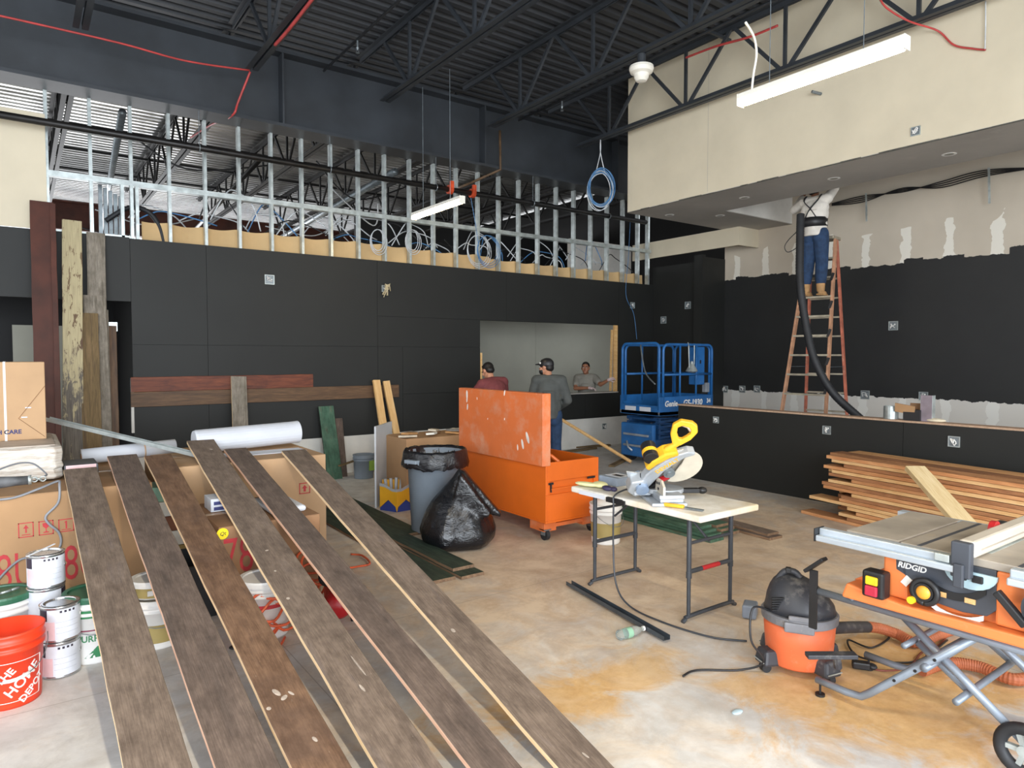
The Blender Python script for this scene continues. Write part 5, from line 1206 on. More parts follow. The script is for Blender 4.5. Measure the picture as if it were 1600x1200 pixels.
# front rails lean in to the cap; rear rails stand almost upright behind
DF, DB = 10.05, 10.95
fl0, fr0 = at(1209, 655, d=DF), at(1282, 660, d=DF)
for q in (fl0, fr0): q.z = 0
fwd_ = V((math.sin(YAW + .80), math.cos(YAW + .80), 0)); rgt_ = V((fwd_.y, -fwd_.x, 0))
base_c = at(1246, 655, d=10.0); base_c.z = 0
def lad(u, v_, z): return base_c + rgt_ * u + fwd_ * v_ + V((0, 0, z))
LH = 3.52
fb = lambda t, s: lad(s * (.37 - .17 * t), .0 + .78 * t, LH * t)          # front rails
rb = lambda t, s: lad(s * (.36 - .17 * t) + .0, 1.12 - .27 * t, LH * t)     # rear rails
ld = thing('step_ladder', 'tall worn red fibreglass step ladder behind the half wall, a person on it', 'ladder', base_c)
for s in (-1, 1):
    MB().bar(fb(0, s), fb(1, s), .085, .03, rgt_).build('front_rail', MT['fiber_tan'], ld, world=True, bevel=.004)
    MB().bar(rb(0, s), rb(1, s), .07, .028, rgt_).build('rear_rail', MT['fiber'], ld, world=True, bevel=.004)
    for fn in (fb, rb): MB().box(fn(.005, s) , (.1, .1, .035)).build('foot_pad', MT['black_rubber'], ld, world=True)
for k in range(1, 12):
    t = k / 12
    a, b = fb(t, -1), fb(t, 1); st = MB().bar(a, b, .09, .028, (0, 0, 1)).build('step', MT['alu_step'], ld, world=True)
    a, b = rb(t, -1), rb(t, 1); MB().bar(a, b, .035, .025, (0, 0, 1)).build('rear_rung', MT['alu_step'], ld, world=True)
    if k in (2, 4):
        for s in (-1, 1): MB().bar(fb(t + .01, s), fb(t, s * .5) , .02, .006).build('step_brace', MT['galv_dark'], ld, world=True)
MB().box(lad(0, .82, LH + .02), (.42, .3, .05), (0, 0, math.atan2(rgt_.y, rgt_.x))).build('top_cap', MT['alu_step'], ld, world=True, bevel=.01)
for s in (-1, 1): MB().bar(fb(.45, s), rb(.45, s), .02, .006).build('spreader', MT['galv_dark'], ld, world=True)
rr = random.Random(9)
for k in range(5):
    t = .35 + .12 * k; c = fb(t, 1) - fwd_ * .05
    tag(MB().bar(c - rgt_ * .02 + V((0, 0, -.05)), c + rgt_ * .02 + V((0, 0, .07)), .04, .006, -fwd_).build('worn_patch', MT['black']), kind='structure').parent = None
    o_ = bpy.data.objects[[o.name for o in COL.objects if o.name.startswith('worn_patch')][-1]]
    del o_['kind']; M_ = WM[o_.name]; o_.parent = ld; o_.location = o_.location - V(ld.location)
# black flexible duct hose from the opening down to the floor
hs = [at(1251, 335, d=9.7), at(1250, 380, d=9.65), at(1250, 440, d=9.6), at(1258, 500, d=9.55), at(1272, 560, d=9.45), at(1300, 612, d=9.35), at(1342, 652, d=9.3), at(1385, 690, d=9.3)]
hp_ = bez(hs, 26); hr = [.052 + .004 * (i % 2) for i in range(len(hp_))]
tag(MB().tube(hp_, hr, 14).build('duct_hose', MT['black_rubber'], smooth=True), 'thick black flexible hose hanging down past the ladder', 'hose')
cord('cable_loop', [at(1245, 362, d=9.7), at(1232, 375, d=9.7), at(1226, 386, d=9.7), at(1232, 394, d=9.7), at(1250, 384, d=9.7)], .006, MT['black'], 'thin dark wire loop hanging beside the top of the black hose', 'wire')
# things on and behind the half wall
p = at(1392, 652, x=XH + .5)
tag(MB().lathe([(.001, 0), (.075, 0), (.075, .14), (.06, .14), (.06, .02), (.001, .02)], (XH + .08, at(1392, 655, x=XH + .08).y, 1.052), 20, cap=False).build('metal_can', MT['galv']), 'small bright metal can standing on the half wall by the hose', 'can')
q = at(1426, 661, x=XH + .08)
sb = thing('cardboard_box', 'small dark open carton with a raised brown flap on the half wall', 'box', (q.x, q.y, 1.052))
MB().mm((q.x - .07, q.y - .1, 1.052), (q.x + .07, q.y + .07, 1.17)).build('body', MT['black'], sb, world=True)
MB().box((q.x - .075, q.y + .05, 1.175), (.012, .2, .10), (0.15, -.35, 0)).build('flap', MT['card'], sb, world=True)
MB().box((q.x + .06, q.y - .02, 1.2), (.012, .15, .07), (0, .2, 0)).build('flap', MT['card_dark'], sb, world=True)
q = at(1450, 659, x=XH + .08)
mp_ = thing('metal_post', 'short upright metal offcut standing on the half wall near the carton', 'post', (q.x, q.y, 1.052))
MB().mm((q.x - .04, q.y - .05, 1.052), (q.x - .035, q.y + .06, 1.33)).build('face', plain('mauve_grey_steel', '#8d828a', .45, .3), mp_, world=True)
MB().mm((q.x - .035, q.y - .055, 1.052), (q.x + .03, q.y - .05, 1.33)).mm((q.x - .035, q.y + .06, 1.052), (q.x + .03, q.y + .065, 1.33)).build('flange', MT['galv'], mp_, world=True)
q = at(1462, 660, x=XH + .08)
tag(MB().ell((q.x, q.y, 1.068), (.06, .1, .022)).build('rag', plain('cream_rag', '#d8cdb4', .9, 0, .05, 6, .3), smooth=True), 'cream rag lying on the half wall near the carton', 'rag')

# ================================================================== LAMPS, DETECTOR, CABLES OVERHEAD
MT['lamp'] = emit('lit_diffuser', '#ffe3ae', 42.0)
MT['lamp_body'] = plain('white_enamel', '#e6e2d6', 0.4, 0, 0.03, 4)
def lamp(y0, y1, x, z, label, cables):
    t = thing('strip_light', label, 'lamp', (x, (y0 + y1) / 2, z), group='suspended strip lights')
    MB().mm((x - .04, y0, z + .02), (x + .04, y1, z + .06)).build('housing', MT['lamp_body'], t, world=True, bevel=.005)
    MB().mm((x - .038, y0 + .01, z - .03), (x + .038, y1 - .01, z + .019)).build('diffuser', MT['lamp'], t, world=True, bevel=.02)
    for ya in (y0 - .008, y1): MB().mm((x - .04, ya, z - .032), (x + .04, ya + .008, z + .06)).build('end_cap', MT['lamp_body'], t, world=True)
    for y in cables: MB().cyl((x, y, z + .06), (x, y, 5.31), .003, seg=5).build('hanger_wire', MT['galv_dark'], t, world=True)
lamp(2.08, 3.30, 4.6, 3.72, 'bright strip light hanging in front of the cream soffit', (2.35, 3.05))
lamp(7.12, 8.36, 4.42, 3.64, 'bright strip light hanging before the open studs', (7.4, 8.1))
cord('lamp_cord', [at(1165, 35, y=3.0), at(1178, 58, y=3.05), at(1182, 85, y=3.1), at(1177, 118, y=3.15), at(1174, 150, y=3.2)], .009, MT['lamp_body'], 'white cord curling down to the strip light by the soffit', 'cord')
dt = thing('dome_detector', 'white dome device hanging under a black joist', 'detector', (6.03, 5.7, 5.1))
MB().cyl((6.03, 5.7, 5.16), (6.03, 5.7, 5.3), .05, seg=16).build('stem', MT['black_steel'], dt, world=True)
MB().lathe([(.001, 5.16), (.14, 5.16), (.145, 5.13), (.13, 5.09), (.09, 5.07), (.085, 5.03), (.06, 4.99), (.001, 4.98)], (6.03, 5.7, 0), 28, cap=False).build('dome', MT['lamp_body'], dt, world=True, smooth=False)
# coil of network cable hung from a joist
MT['cable_blue'] = plain('blue_cable', '#4d7fae', 0.5); MT['cable_white'] = plain('white_cable', '#c9cdd0', 0.5)
cc = at(937, 292, y=8.3); cc.x = 7.83; top_ = V((7.83, 8.3, 5.3)); rr = random.Random(4); sv = V((math.cos(YAW), -math.sin(YAW), 0))
cl = thing('cable_coil', 'coil of blue and white cable hanging from the joist beside the soffit', 'cable', (7.83, 8.3, cc.z - .35))
cc = V((7.83, 8.3, cc.z))
for k, m_ in enumerate(('cable_blue',) * 6 + ('cable_white',) * 4):
    a_, b_ = .2 + rr.uniform(-.02, .02), .28 + rr.uniform(-.03, .05); off = V((0, 0, rr.uniform(-.05, .0) - (.03 if k > 5 else 0))); dv = V((rr.uniform(-.03, .03), rr.uniform(-.03, .03), 0))
    MB().tube([cc + off + dv + sv * (a_ * math.cos(2 * PI * i / 26)) + V((0, 0, b_ * math.sin(2 * PI * i / 26))) for i in range(27)], .0075, 6).build('loop', MT[m_], cl, world=True, smooth=True)
MB().tube(bez([cc + sv * .07 + V((0, 0, .25)), top_ + V((0, 0, -.2)), top_], 5), .007, 5).build('tail', MT['cable_white'], cl, world=True); MB().tube(bez([cc - sv * .07 + V((0, 0, .25)), top_ + V((0, 0, -.2)), top_], 5), .007, 5).build('tail', MT['cable_white'], cl, world=True)
MT['cable_red'] = plain('red_cable', '#b3403e', 0.5)
cord('red_cable', [at(-30, 18, y=8.8), at(60, 38, y=8.85), at(190, 68, y=8.9), at(290, 95, y=9.0), at(390, 110, y=9.05)], .012, MT['cable_red'], 'red cable draped along the black girder toward a joist', 'cable')
cord('red_cable', [at(391, 112, y=9.0), at(372, 160, y=9.18), at(366, 177, y=9.2), at(352, 187, y=9.55), at(330, 195, y=10.6), at(298, 215, y=11.5)], .014, MT['cable_red'], 'red cable dropping under the girder into the next space', 'cable')
cord('red_cable', [V((2.43, at(430, 88, x=2.43).y, 5.26)), V((2.43, at(455, 60, x=2.43).y, 5.25)), V((2.43, at(495, 22, x=2.43).y, 5.27))], .018, MT['cable_red'], 'red cables strapped under a black joist above the back wall', 'cable')
cord('red_cable', [at(1072, 90, x=7.3), at(1120, 72, x=7.3), at(1170, 58, x=7.3), at(1215, 40, x=7.3)], .016, MT['cable_red'], 'red cables strapped under the black deck near the lamp cord', 'cable')
cord('red_cable', [at(1372, -8, x=7.2), at(1385, 12, x=7.4), at(1420, 33, x=7.7), at(1465, 48, x=8.05), at(1490, 70, x=8.07), at(1520, 76, x=8.07), at(1540, 78, x=8.07)], .010, MT['cable_red'], 'red cable crossing the joist and drooping down the cream soffit', 'cable')
cord('white_wire', [at(1540, 2, x=8.07), at(1540, 40, x=8.07), at(1539, 78, x=8.07)], .006, MT['cable_white'], 'thin pale wire hanging straight down the cream soffit', 'wire')
cord('blue_wire', [at(985, 340, y=9.55), at(982, 400, y=9.57), at(978, 460, y=9.58), at(990, 490, y=9.58), at(995, 530, y=9.5)], .005, MT['cable_blue'], 'thin blue wire running down the black wall to the lift', 'wire')
# cables in the open cavity above the bar and hanging straps
for k in range(4):
    dz = .05 * k; cord('dark_cable', [at(1300, 318 + k, x=11.05), at(1350, 306 + 3 * k, x=11.05), at(1410, 300 - 2 * k, x=11.05), at(1470, 284 + 3 * k, x=11.05), at(1540, 266 + 3 * k, x=11.05), at(1640, 262 - k, x=11.05)], .0085, MT['black'], 'dark cable clipped along the top of the far drywall, %s of the bundle' % ORD[k], 'cable', 'dark cables above the bar')
for px, y0, y1 in ((1353, 302, 346), (1545, 262, 318)):
    a, b = at(px, y0, x=11.0), at(px + 1, y1, x=11.0)
    tag(MB().bar(a, b, .03, .004, (1, 0, 0)).build('metal_strap', MT['galv']), 'bright metal strap hanging before the far drywall, %s the ladder' % ('nearer' if px < 1400 else 'farther from'), 'strap')
# recessed light cans in the soffit underside
for k, (px, py) in enumerate(((1483, 241), (1303, 279), (1163, 309), (1046, 336), (1125, 337), (1118, 332))[:5]):
    p = at(px, py, z=ZS)
    t = thing('recessed_light', 'unlit recessed light can in the soffit underside, %s from the camera' % ORD[k], 'light', (p.x, p.y, ZS - .004), group='recessed lights of the soffit')
    MB().lathe([(.05, -.003), (.075, -.003), (.078, 0), (.05, 0)], (p.x, p.y, ZS - .001), 20, cap=False).build('trim_ring', MT['white'], t, world=True)
    MB().cyl((p.x, p.y, ZS - .0025), (p.x, p.y, ZS - .001), .05, seg=18).build('lens', MT['olive_board'], t, world=True)
a = at(1283, 147, x=XS); tag(MB().cyl((XS - .12, a.y + .05, a.z + .02), (XS - .001, a.y, a.z), .018, seg=10).build('pipe_stub', MT['galv_dark']), 'short pipe stub poking out of the cream soffit behind the lamp', 'pipe')
# tangle of wires in the framing and the space beyond
rr = random.Random(21)
cols = ['cable_white', 'cable_blue', 'cable_white', 'black', 'cable_white']
for k in range(34):
    x = 1.6 + 8.2 * k / 33 + rr.uniform(-.2, .2); y = YB + .2 + rr.uniform(0, .5); z = 3.5 + rr.uniform(-.05, .15)
    L_ = rr.uniform(.5, 1.3); h = rr.uniform(.1, .5)
    pts = [V((x - L_ / 2, y, z - .05)), V((x - L_ * .25, y + rr.uniform(-.1, .1), z + h * .7)), V((x, y + .1, z + h * rr.uniform(.6, 1))), V((x + L_ * .3, y, z + h * rr.uniform(.0, .6))), V((x + L_ / 2, y + .1, z - rr.uniform(0, .15)))]
    c_ = cols[k % 5]
    cord('loose_cable', pts, .009, MT[c_], '%s cable looping above the tan facing paper, %s bay along the framing' % ({'cable_white': 'white', 'cable_blue': 'blue', 'black': 'black'}[c_], ORD[k] if k < 29 else ORD[k - 20] + ' from last'), 'cable', 'loose cables in the open framing')
for k, (px, m_) in enumerate(((747, 'cable_white'), (762, 'cable_blue'), (644, 'cable_white'), (590, 'cable_white'))):
    c = at(px, 390 if px > 700 else 375, y=YB - .02); a_, b_ = (.2, .24) if px > 700 else (.1, .16)
    MBx = MB()
    for j in range(3): MBx.tube([c + V(((a_ + .02 * j) * math.cos(2 * PI * i / 22), -.02 * j, (b_ + .015 * j) * math.sin(2 * PI * i / 22) - .02 * j)) for i in range(23)], .006, 5)
    tag(MBx.build('cable_coil', MT[m_], smooth=True), ('large white cable coil hung on the studs near the pine boards', 'large blue cable coil hung on the studs above the pass-through', 'small white cable coil hung under the strip light', 'small white cable coil on the studs over the wire tangle')[k], 'cable', 'cable coils on the studs')
cord('blue_wire', [at(735, 305, y=9.4), at(742, 345, y=9.5), at(748, 385, y=9.57)], .005, MT['cable_blue'], 'blue wire hanging from the iron pipe to the coil on the studs', 'wire')
cord('flex_conduit', [at(165, 345, y=9.9), at(200, 325, y=9.85), at(230, 330, y=9.8), at(248, 352, y=9.78), at(256, 380, y=9.77)], .03, MT['black_rubber'], 'thick black conduit bending down behind the studs by the tall planks', 'conduit')
for k in range(14):
    x0 = rr.uniform(0, 9); y0 = rr.uniform(11, 19); z0 = rr.uniform(4.2, 5.2)
    pts = [V((x0, y0, z0)), V((x0 + rr.uniform(.3, 1.2), y0 + rr.uniform(-.5, .5), z0 - rr.uniform(.1, .6))), V((x0 + rr.uniform(1, 2.5), y0 + rr.uniform(-.5, .5), z0 + rr.uniform(-.2, .4)))]
    cord('hanging_cable', pts, .014, MT['black' if k % 3 else 'cable_white'], '%s cable swagging between the far joists, %s of those beyond the studs' % ('black' if k % 3 else 'white', ORD[k]), 'cable', 'cables swagging beyond the studs')
for k, (x, z, r_) in enumerate(((1.2, 5.0, .05), (3.0, 4.7, .04), (5.2, 4.85, .06), (7.4, 4.6, .05))):
    tag(MB().cyl((x, 10.5, z), (x + .6, 20.5, z), r_, seg=10).build('steel_pipe', MT['pipe_black' if k % 2 else 'galv_dark'], smooth=True), 'pipe running away beyond the open studs, %s from the tall planks' % ORD[k], 'pipe', 'pipes beyond the open studs')
# stack of spare metal track seen behind the short studs
for k in range(5):
    tag(MB().mm((.86 + .055 * k, 10.02, 3.141), (.9 + .055 * k, 10.08, 3.9 - .03 * k)).build('metal_track', MT['galv_dark']), 'upright track length behind the short studs, %s of the bundle' % ORD[k], 'track', 'bundle of upright tracks')
# ================================================================== PEOPLE
MT['skin'] = plain('skin', '#b98468', 0.55, 0, 0.04, 12)
MT['skin2'] = plain('skin_tan', '#9c6a50', 0.55, 0, 0.04, 12)
MT['hair'] = plain('black_hair', '#141110', 0.55, 0, 0.2, 30)
MT['denim'] = plain('blue_denim', '#243a58', 0.85, 0, 0.15, 14, .2)
MT['denim_dark'] = plain('dark_denim', '#22385a', 0.85, 0, 0.15, 14, .2)
MT['eye_white'] = plain('eye_white', '#e6e2dc', 0.3); MT['lip'] = plain('lip', '#8c5248', 0.5)
STAND = dict(pelvis=(0, 0, .93), chest=(0, -.01, 1.30), neck=(0, -.01, 1.46), head=(0, .03, 1.60), face=(0, 1, 0), crown=(0, 0, 1),
             sh_l=(-.175, -.01, 1.40), el_l=(-.25, -.03, 1.12), wr_l=(-.24, .10, .88), fl=(0, .2, -1), sh_r=(.175, -.01, 1.40), el_r=(.25, -.03, 1.12), wr_r=(.24, .10, .88), fr=(0, .2, -1),
             hip_l=(-.085, 0, .92), kn_l=(-.1, .03, .50), an_l=(-.11, -.02, .09), hip_r=(.085, 0, .92), kn_r=(.1, .03, .50), an_r=(.11, -.02, .09))
def axes(z, y):
    z = V(z).normalized(); y = V(y); y = (y - z * y.dot(z)).normalized(); x = y.cross(z)
    return Matrix((x, y, z)).transposed()
def ellm(mb, c, rad, m3, seg=16, rng=10):
    mb.ell((0, 0, 0), rad, None, seg, rng); n = seg * (rng + 1); mb.bm.verts.ensure_lookup_table()
    for v in mb.bm.verts[-n:]: v.co = V(c) + m3 @ v.co
def limb(mb, pts, rs, infl=0.0, seg=12):
    pts = [V(p) for p in pts]
    for (a, b), (ra, rb) in zip(zip(pts, pts[1:]), zip(rs, rs[1:])):
        mb.tube([a, a.lerp(b, .35), b], [ra + infl, (ra * .62 + rb * .38) * 1.06 + infl, rb + infl], seg)
    for p, r in zip(pts, rs): mb.ell(p, (r + infl,) * 3, None, 12, 8)
def torso(mb, J, k=0.0, bulk=1.0, hem=None):
    P, C, N = V(J['pelvis']), V(J['chest']), V(J['neck']); sh = (V(J['sh_r']) - V(J['sh_l'])).normalized()
    sp = (C - P).normalized(); fw = sp.cross(sh) * -1; fw = sh.cross(sp) * -1
    m = Matrix((sh, sp.cross(sh), sp)).transposed()
    if hem is None: ellm(mb, P, (.155 * bulk + k, .115 * bulk + k, .12 + k), m)
    ellm(mb, P.lerp(C, .35), (.145 * bulk + k, .108 * bulk + k, .17 + k), m); ellm(mb, P.lerp(C, .75), (.162 * bulk + k, .115 * bulk + k, .17 + k), m); ellm(mb, C, (.165 * bulk + k, .11 * bulk + k, .14 + k), m)
    if hem is not None: mb.tube([P + sp * hem, P.lerp(C, .4), P.lerp(C, .9)], [.15 * bulk + k, .15 * bulk + k, .14 * bulk + k], 18, flat=.78)
    limb(mb, [J['sh_l'], C.lerp(N, .55), J['sh_r']], [.062, .085, .062], k)
    return m
def hand(mb, w, d, palm_n, side, curl=.5):
    w = V(w); d = V(d).normalized(); n = V(palm_n); n = (n - d * n.dot(d)).normalized(); s = d.cross(n) * side
    ellm(mb, w + d * .05, (.043, .018, .055), Matrix((s, n, d)).transposed())
    mb.tube([w - d * .02, w + d * .03], [.028, .03], 10)
    for i, (o, L_) in enumerate(((-.031, .066), (-.0105, .078), (.0105, .073), (.031, .056))):
        a = w + d * .092 + s * o; p = [a]
        for j, f in enumerate((.45, .3, .25)):
            an = curl * (j + .6); dd = d * math.cos(an) + n * math.sin(an); p.append(p[-1] + dd * L_ * f)
        mb.tube([a - d * .02] + p, [.0095, .0092, .0088, .008, .0065], 8)
    t0 = w + d * .025 - s * .034; mb.tube([t0, t0 - s * .022 + d * .028 + n * .012, t0 - s * .03 + d * .052 + n * .022, t0 - s * .026 + d * .07 + n * .032], [.013, .0115, .0105, .008], 8)
def person(label, loc, rz, pose, skin, shirt=None, trousers=None, shoes=None, hair=None, sleeves='long', bulk=1.0, z=0.0, extra=None, gloves=None, curl=.6, group=None, legs=0.0, boots=0.0):
    J = dict(STAND); J.update(pose); t = thing('person', label, 'person', (loc[0], loc[1], z), rz)
    mb = MB(); torso(mb, J, 0, bulk); H, N = V(J['head']), V(J['neck']); hm = axes(J['crown'], J['face'])
    h_ = lambda x, y, z_: H + hm @ V((x, y, z_))
    mb.tube([V(J['chest']).lerp(N, .6), N, h_(0, -.02, -.06)], [.066, .056, .054], 14)
    ellm(mb, h_(0, -.012, .028), (.076, .094, .094), hm); ellm(mb, h_(0, .02, -.045), (.06, .07, .07), hm); ellm(mb, h_(0, .062, -.085), (.034, .03, .026), hm); ellm(mb, h_(0, .068, .035), (.05, .02, .014), hm)
    mb.tube([h_(0, .084, .03), h_(0, .108, -.018), h_(0, .092, -.03)], [.010, .016, .012], 10)
    for s in (-1, 1):
        ellm(mb, h_(s * .078, -.005, -.005), (.011, .022, .034), hm); ellm(mb, h_(s * .042, .062, -.022), (.026, .022, .026), hm)
    for s, q in ((-1, 'l'), (1, 'r')):
        limb(mb, [J['sh_' + q], J['el_' + q], J['wr_' + q]], [.053, .041, .028]); limb(mb, [J['hip_' + q], J['kn_' + q], J['an_' + q]], [.085, .057, .04])
        if not gloves: hand(mb, J['wr_' + q], J['f' + q], (-s * .4, .5, .4) if 'n' + q not in J else J['n' + q], s, curl)
        a = V(J['an_' + q]); ellm(mb, a + V((0, .06, -.045)), (.04, .11, .035), Matrix.Identity(3))
    mb.build('body', skin, t, smooth=True, remesh=.0075)
    for s in (-1, 1):
        m_ = MB(); ellm(m_, h_(s * .031, .083, .012), (.013, .007, .008), hm); e = m_.build('eye', MT['eye_white'], t, smooth=True)
        m_ = MB(); ellm(m_, h_(s * .031, .089, .012), (.006, .003, .006), hm); m_.build('iris', MT['hair'], e, smooth=True)
        m_ = MB().tube([h_(s * .014, .09, .03), h_(s * .034, .09, .035), h_(s * .052, .078, .03)], .005, 6); m_.build('eyebrow', hair or MT['hair'], t, smooth=True)
    m_ = MB(); ellm(m_, h_(0, .087, -.056), (.022, .006, .006), hm); m_.build('mouth', MT['lip'], t, smooth=True)
    if shirt:
        mb = MB(); torso(mb, J, .02, bulk, hem=-.04)
        mb.tube([V(J['chest']).lerp(N, .5), N + V((0, 0, .012))], [.1, .069], 14)
        for q in 'lr':
            S_, E_, W_ = V(J['sh_' + q]), V(J['el_' + q]), V(J['wr_' + q])
            if sleeves == 'long': limb(mb, [S_, E_, E_.lerp(W_, .93)], [.06, .05, .038], .014)
            else: limb(mb, [S_, S_.lerp(E_, .62)], [.06, .056], .016)
        mb.build('shirt', shirt, t, smooth=True, remesh=.0095)
    if trousers:
        mb = MB(); P = V(J['pelvis']); ellm(mb, P + V((0, 0, -.0)), (.165 * bulk, .125 * bulk, .125), Matrix.Identity(3))
        ellm(mb, P + V((-.07, -.055, -.06)), (.085, .085, .1), Matrix.Identity(3)); ellm(mb, P + V((.07, -.055, -.06)), (.085, .085, .1), Matrix.Identity(3))
        for q in 'lr': limb(mb, [J['hip_' + q], J['kn_' + q], V(J['an_' + q]) + V((0, 0, boots))], [.098, .07, .058], .008 + legs)
        mb.build('trousers', trousers, t, smooth=True, remesh=.0095)
    if shoes:
        for q in 'lr':
            a = V(J['an_' + q]); mb = MB(); ellm(mb, a + V((0, .07, -.05)), (.048, .125, .04), Matrix.Identity(3)); mb.tube([a + V((0, 0, .06 + boots)), a + V((0, .0, -.03))], [.058 + boots * .1, .056], 14); mb.box(a + V((0, .055, -.077)), (.085, .25, .024))
            mb.build('shoe', shoes, t, smooth=True, remesh=.008)
    if hair:
        mb = MB(); ellm(mb, h_(0, -.026, .045), (.083, .094, .088), hm); ellm(mb, h_(0, -.055, -.01), (.074, .06, .06), hm); ellm(mb, h_(0, .03, .102), (.058, .045, .02), hm)
        mb.build('hair', hair, t, smooth=True, remesh=.008)
    if gloves:
        for s, q in ((-1, 'l'), (1, 'r')):
            mb = MB(); hand(mb, J['wr_' + q], J['f' + q], (-s * .4, .5, .4) if 'n' + q not in J else J['n' + q], s, curl); mb.build('glove', gloves, t, smooth=True, remesh=.0045)
    if extra: extra(t, J, h_, hm)
    return t

# the person on the ladder, back to us, reaching into the ceiling opening
def belt(t, J, h_, hm):
    P, C = V(J['pelvis']), V(J['chest'])
    MB().tube([P + V((0, 0, .10)), P.lerp(C, .45), P.lerp(C, .62)], [.2, .2, .205], 24, flat=.88).build('back_belt', MT['black'], t, smooth=True)
    for s in (-1, 1):
        MB().tube(bez([P.lerp(C, .55) + V((s * .09, -.155, .0)), C + V((0, -.172, -.02)), C + V((-s * .1, -.15, .1)), V(J['neck']) + V((-s * .11, -.02, .03)), C + V((-s * .1, .13, .05))], 5), .016, 8, flat=.5).build('suspender', MT['black'], t, smooth=True)
pos = lad(0, .50, 0); zf = LH * 9 / 12 + .016
person('person in white shirt and jeans on the ladder, head in the ceiling opening', (pos.x, pos.y), -math.atan2(fwd_.x, fwd_.y), dict(
    sh_l=(-.17, .0, 1.42), el_l=(-.37, .12, 1.36), wr_l=(-.30, .26, 1.56), fl=(.2, .2, 1), nl=(.3, 1, 0), sh_r=(.17, .02, 1.44), el_r=(.2, .22, 1.62), wr_r=(.06, .32, 1.82), fr=(-.2, .2, 1), nr=(-.3, 1, 0), head=(-.05, .06, 1.6), face=(-.3, .8, .5), crown=(-.15, -.4, .9)),
    MT['skin2'], plain('white_shirt', '#d8d2c8', .85, 0, .05, 10, .2), MT['denim'], plain('tan_boots', '#b28a5c', .8, 0, .1, 10), MT['hair'], z=zf, extra=belt, bulk=1.12, legs=.014, boots=.13)
# cap and dark jacket, looking to one side
def cap_mask(t, J, h_, hm):
    mb = MB(); ellm(mb, h_(0, -.012, .05), (.09, .108, .085), hm); ellm(mb, h_(0, -.012, .03), (.091, .109, .05), hm)
    mb.build('cap', MT['black'], t, smooth=True, remesh=.008)
    mb = MB(); mb.tube([h_(-.06, .075, .055), h_(-.045, .15, .05), h_(0, .17, .052), h_(.045, .15, .05), h_(.06, .075, .055), h_(0, .07, .06)], .008, 8, cap=False); ellm(mb, h_(0, .11, .054), (.07, .06, .009), hm); mb.build('cap_brim', MT['black'], t, smooth=True, remesh=.008)
    mb = MB(); ellm(mb, h_(-.07, .055, .062), (.012, .012, .014), hm); mb.build('cap_badge', MT['white'], t, smooth=True)
    mb = MB(); ellm(mb, h_(0, .055, -.055), (.066, .056, .052), hm); mb.build('face_mask', MT['black'], t, smooth=True)
    mb = MB(); mb.box(h_(-.1, -.0, -.0) + V((-.0, 0, 0)), (.001, .001, .001)); mb.bm.free()
cm = at(858, 556, d=9.6)
person('person in black cap, mask and dark grey jacket, seen from behind the orange chest', (cm.x, cm.y), -(YAW + .05), dict(
    head=(-.04, .07, 1.585), face=(-1, .55, -.15), crown=(-.05, .1, 1), neck=(-.01, .01, 1.45), el_l=(-.25, .06, 1.14), wr_l=(-.12, .27, 1.05), fl=(.6, .6, 0), el_r=(.265, .0, 1.12), wr_r=(.14, .24, 1.0), fr=(-.6, .6, .1), pelvis=(.01, 0, .91)),
    MT['skin'], plain('dark_grey_jacket', '#4b4e4c', .85, 0, .08, 8, .2), MT['denim'], MT['black'], MT['hair'], extra=cap_mask, bulk=1.06)
# maroon shirt, bent over
mm_ = at(775, 556, d=9.9)
person('person in maroon shirt bent forward behind the raised orange lid', (mm_.x, mm_.y), -(YAW - .55), dict(
    pelvis=(0, -.12, .93), chest=(0, .06, 1.26), neck=(0, .16, 1.40), head=(.0, .24, 1.52), face=(-.15, .75, -.6), crown=(0, .55, .8), sh_l=(-.18, .10, 1.33), el_l=(-.28, .26, 1.12), wr_l=(-.18, .5, 1.06), fl=(.3, 1, 0), sh_r=(.18, .10, 1.36), el_r=(.27, .2, 1.1), wr_r=(.14, .45, 1.02), fr=(-.3, 1, 0), hip_l=(-.085, -.1, .92), hip_r=(.085, -.1, .92)),
    MT['skin'], plain('maroon_shirt', '#74393b', .85, 0, .08, 8, .2), MT['denim_dark'], MT['black'], MT['hair'], bulk=1.08)
# inside the pass-through, both arms stretched to the jamb
wm = at(916, 556, y=10.2)
ca = -(math.atan2(wm.x, wm.y)) + PI - .25
person('person in grey tee and pale gloves inside the pass-through opening', (wm.x, wm.y), ca, dict(
    head=(0, .05, 1.50), neck=(0, .0, 1.36), chest=(0, -.01, 1.22), sh_l=(-.18, .0, 1.30), sh_r=(.18, .0, 1.30), face=(-.1, 1, -.08),
    el_l=(-.34, .18, 1.18), wr_l=(-.52, .28, 1.28), fl=(-1, .1, .3), nl=(0, .6, -.6), el_r=(.16, .24, 1.10), wr_r=(-.16, .36, 1.12), fr=(-1, .2, -.05), nr=(0, .2, -1), pelvis=(0, 0, .86), hip_l=(-.085, 0, .85), hip_r=(.085, 0, .85)),
    MT['skin2'], plain('grey_tee', '#8a877e', .85, 0, .06, 8, .2), MT['denim_dark'], MT['black'], MT['hair'], sleeves='short', bulk=1.1, gloves=plain('pale_gloves', '#d9c2c0', .8, 0, .08, 12))
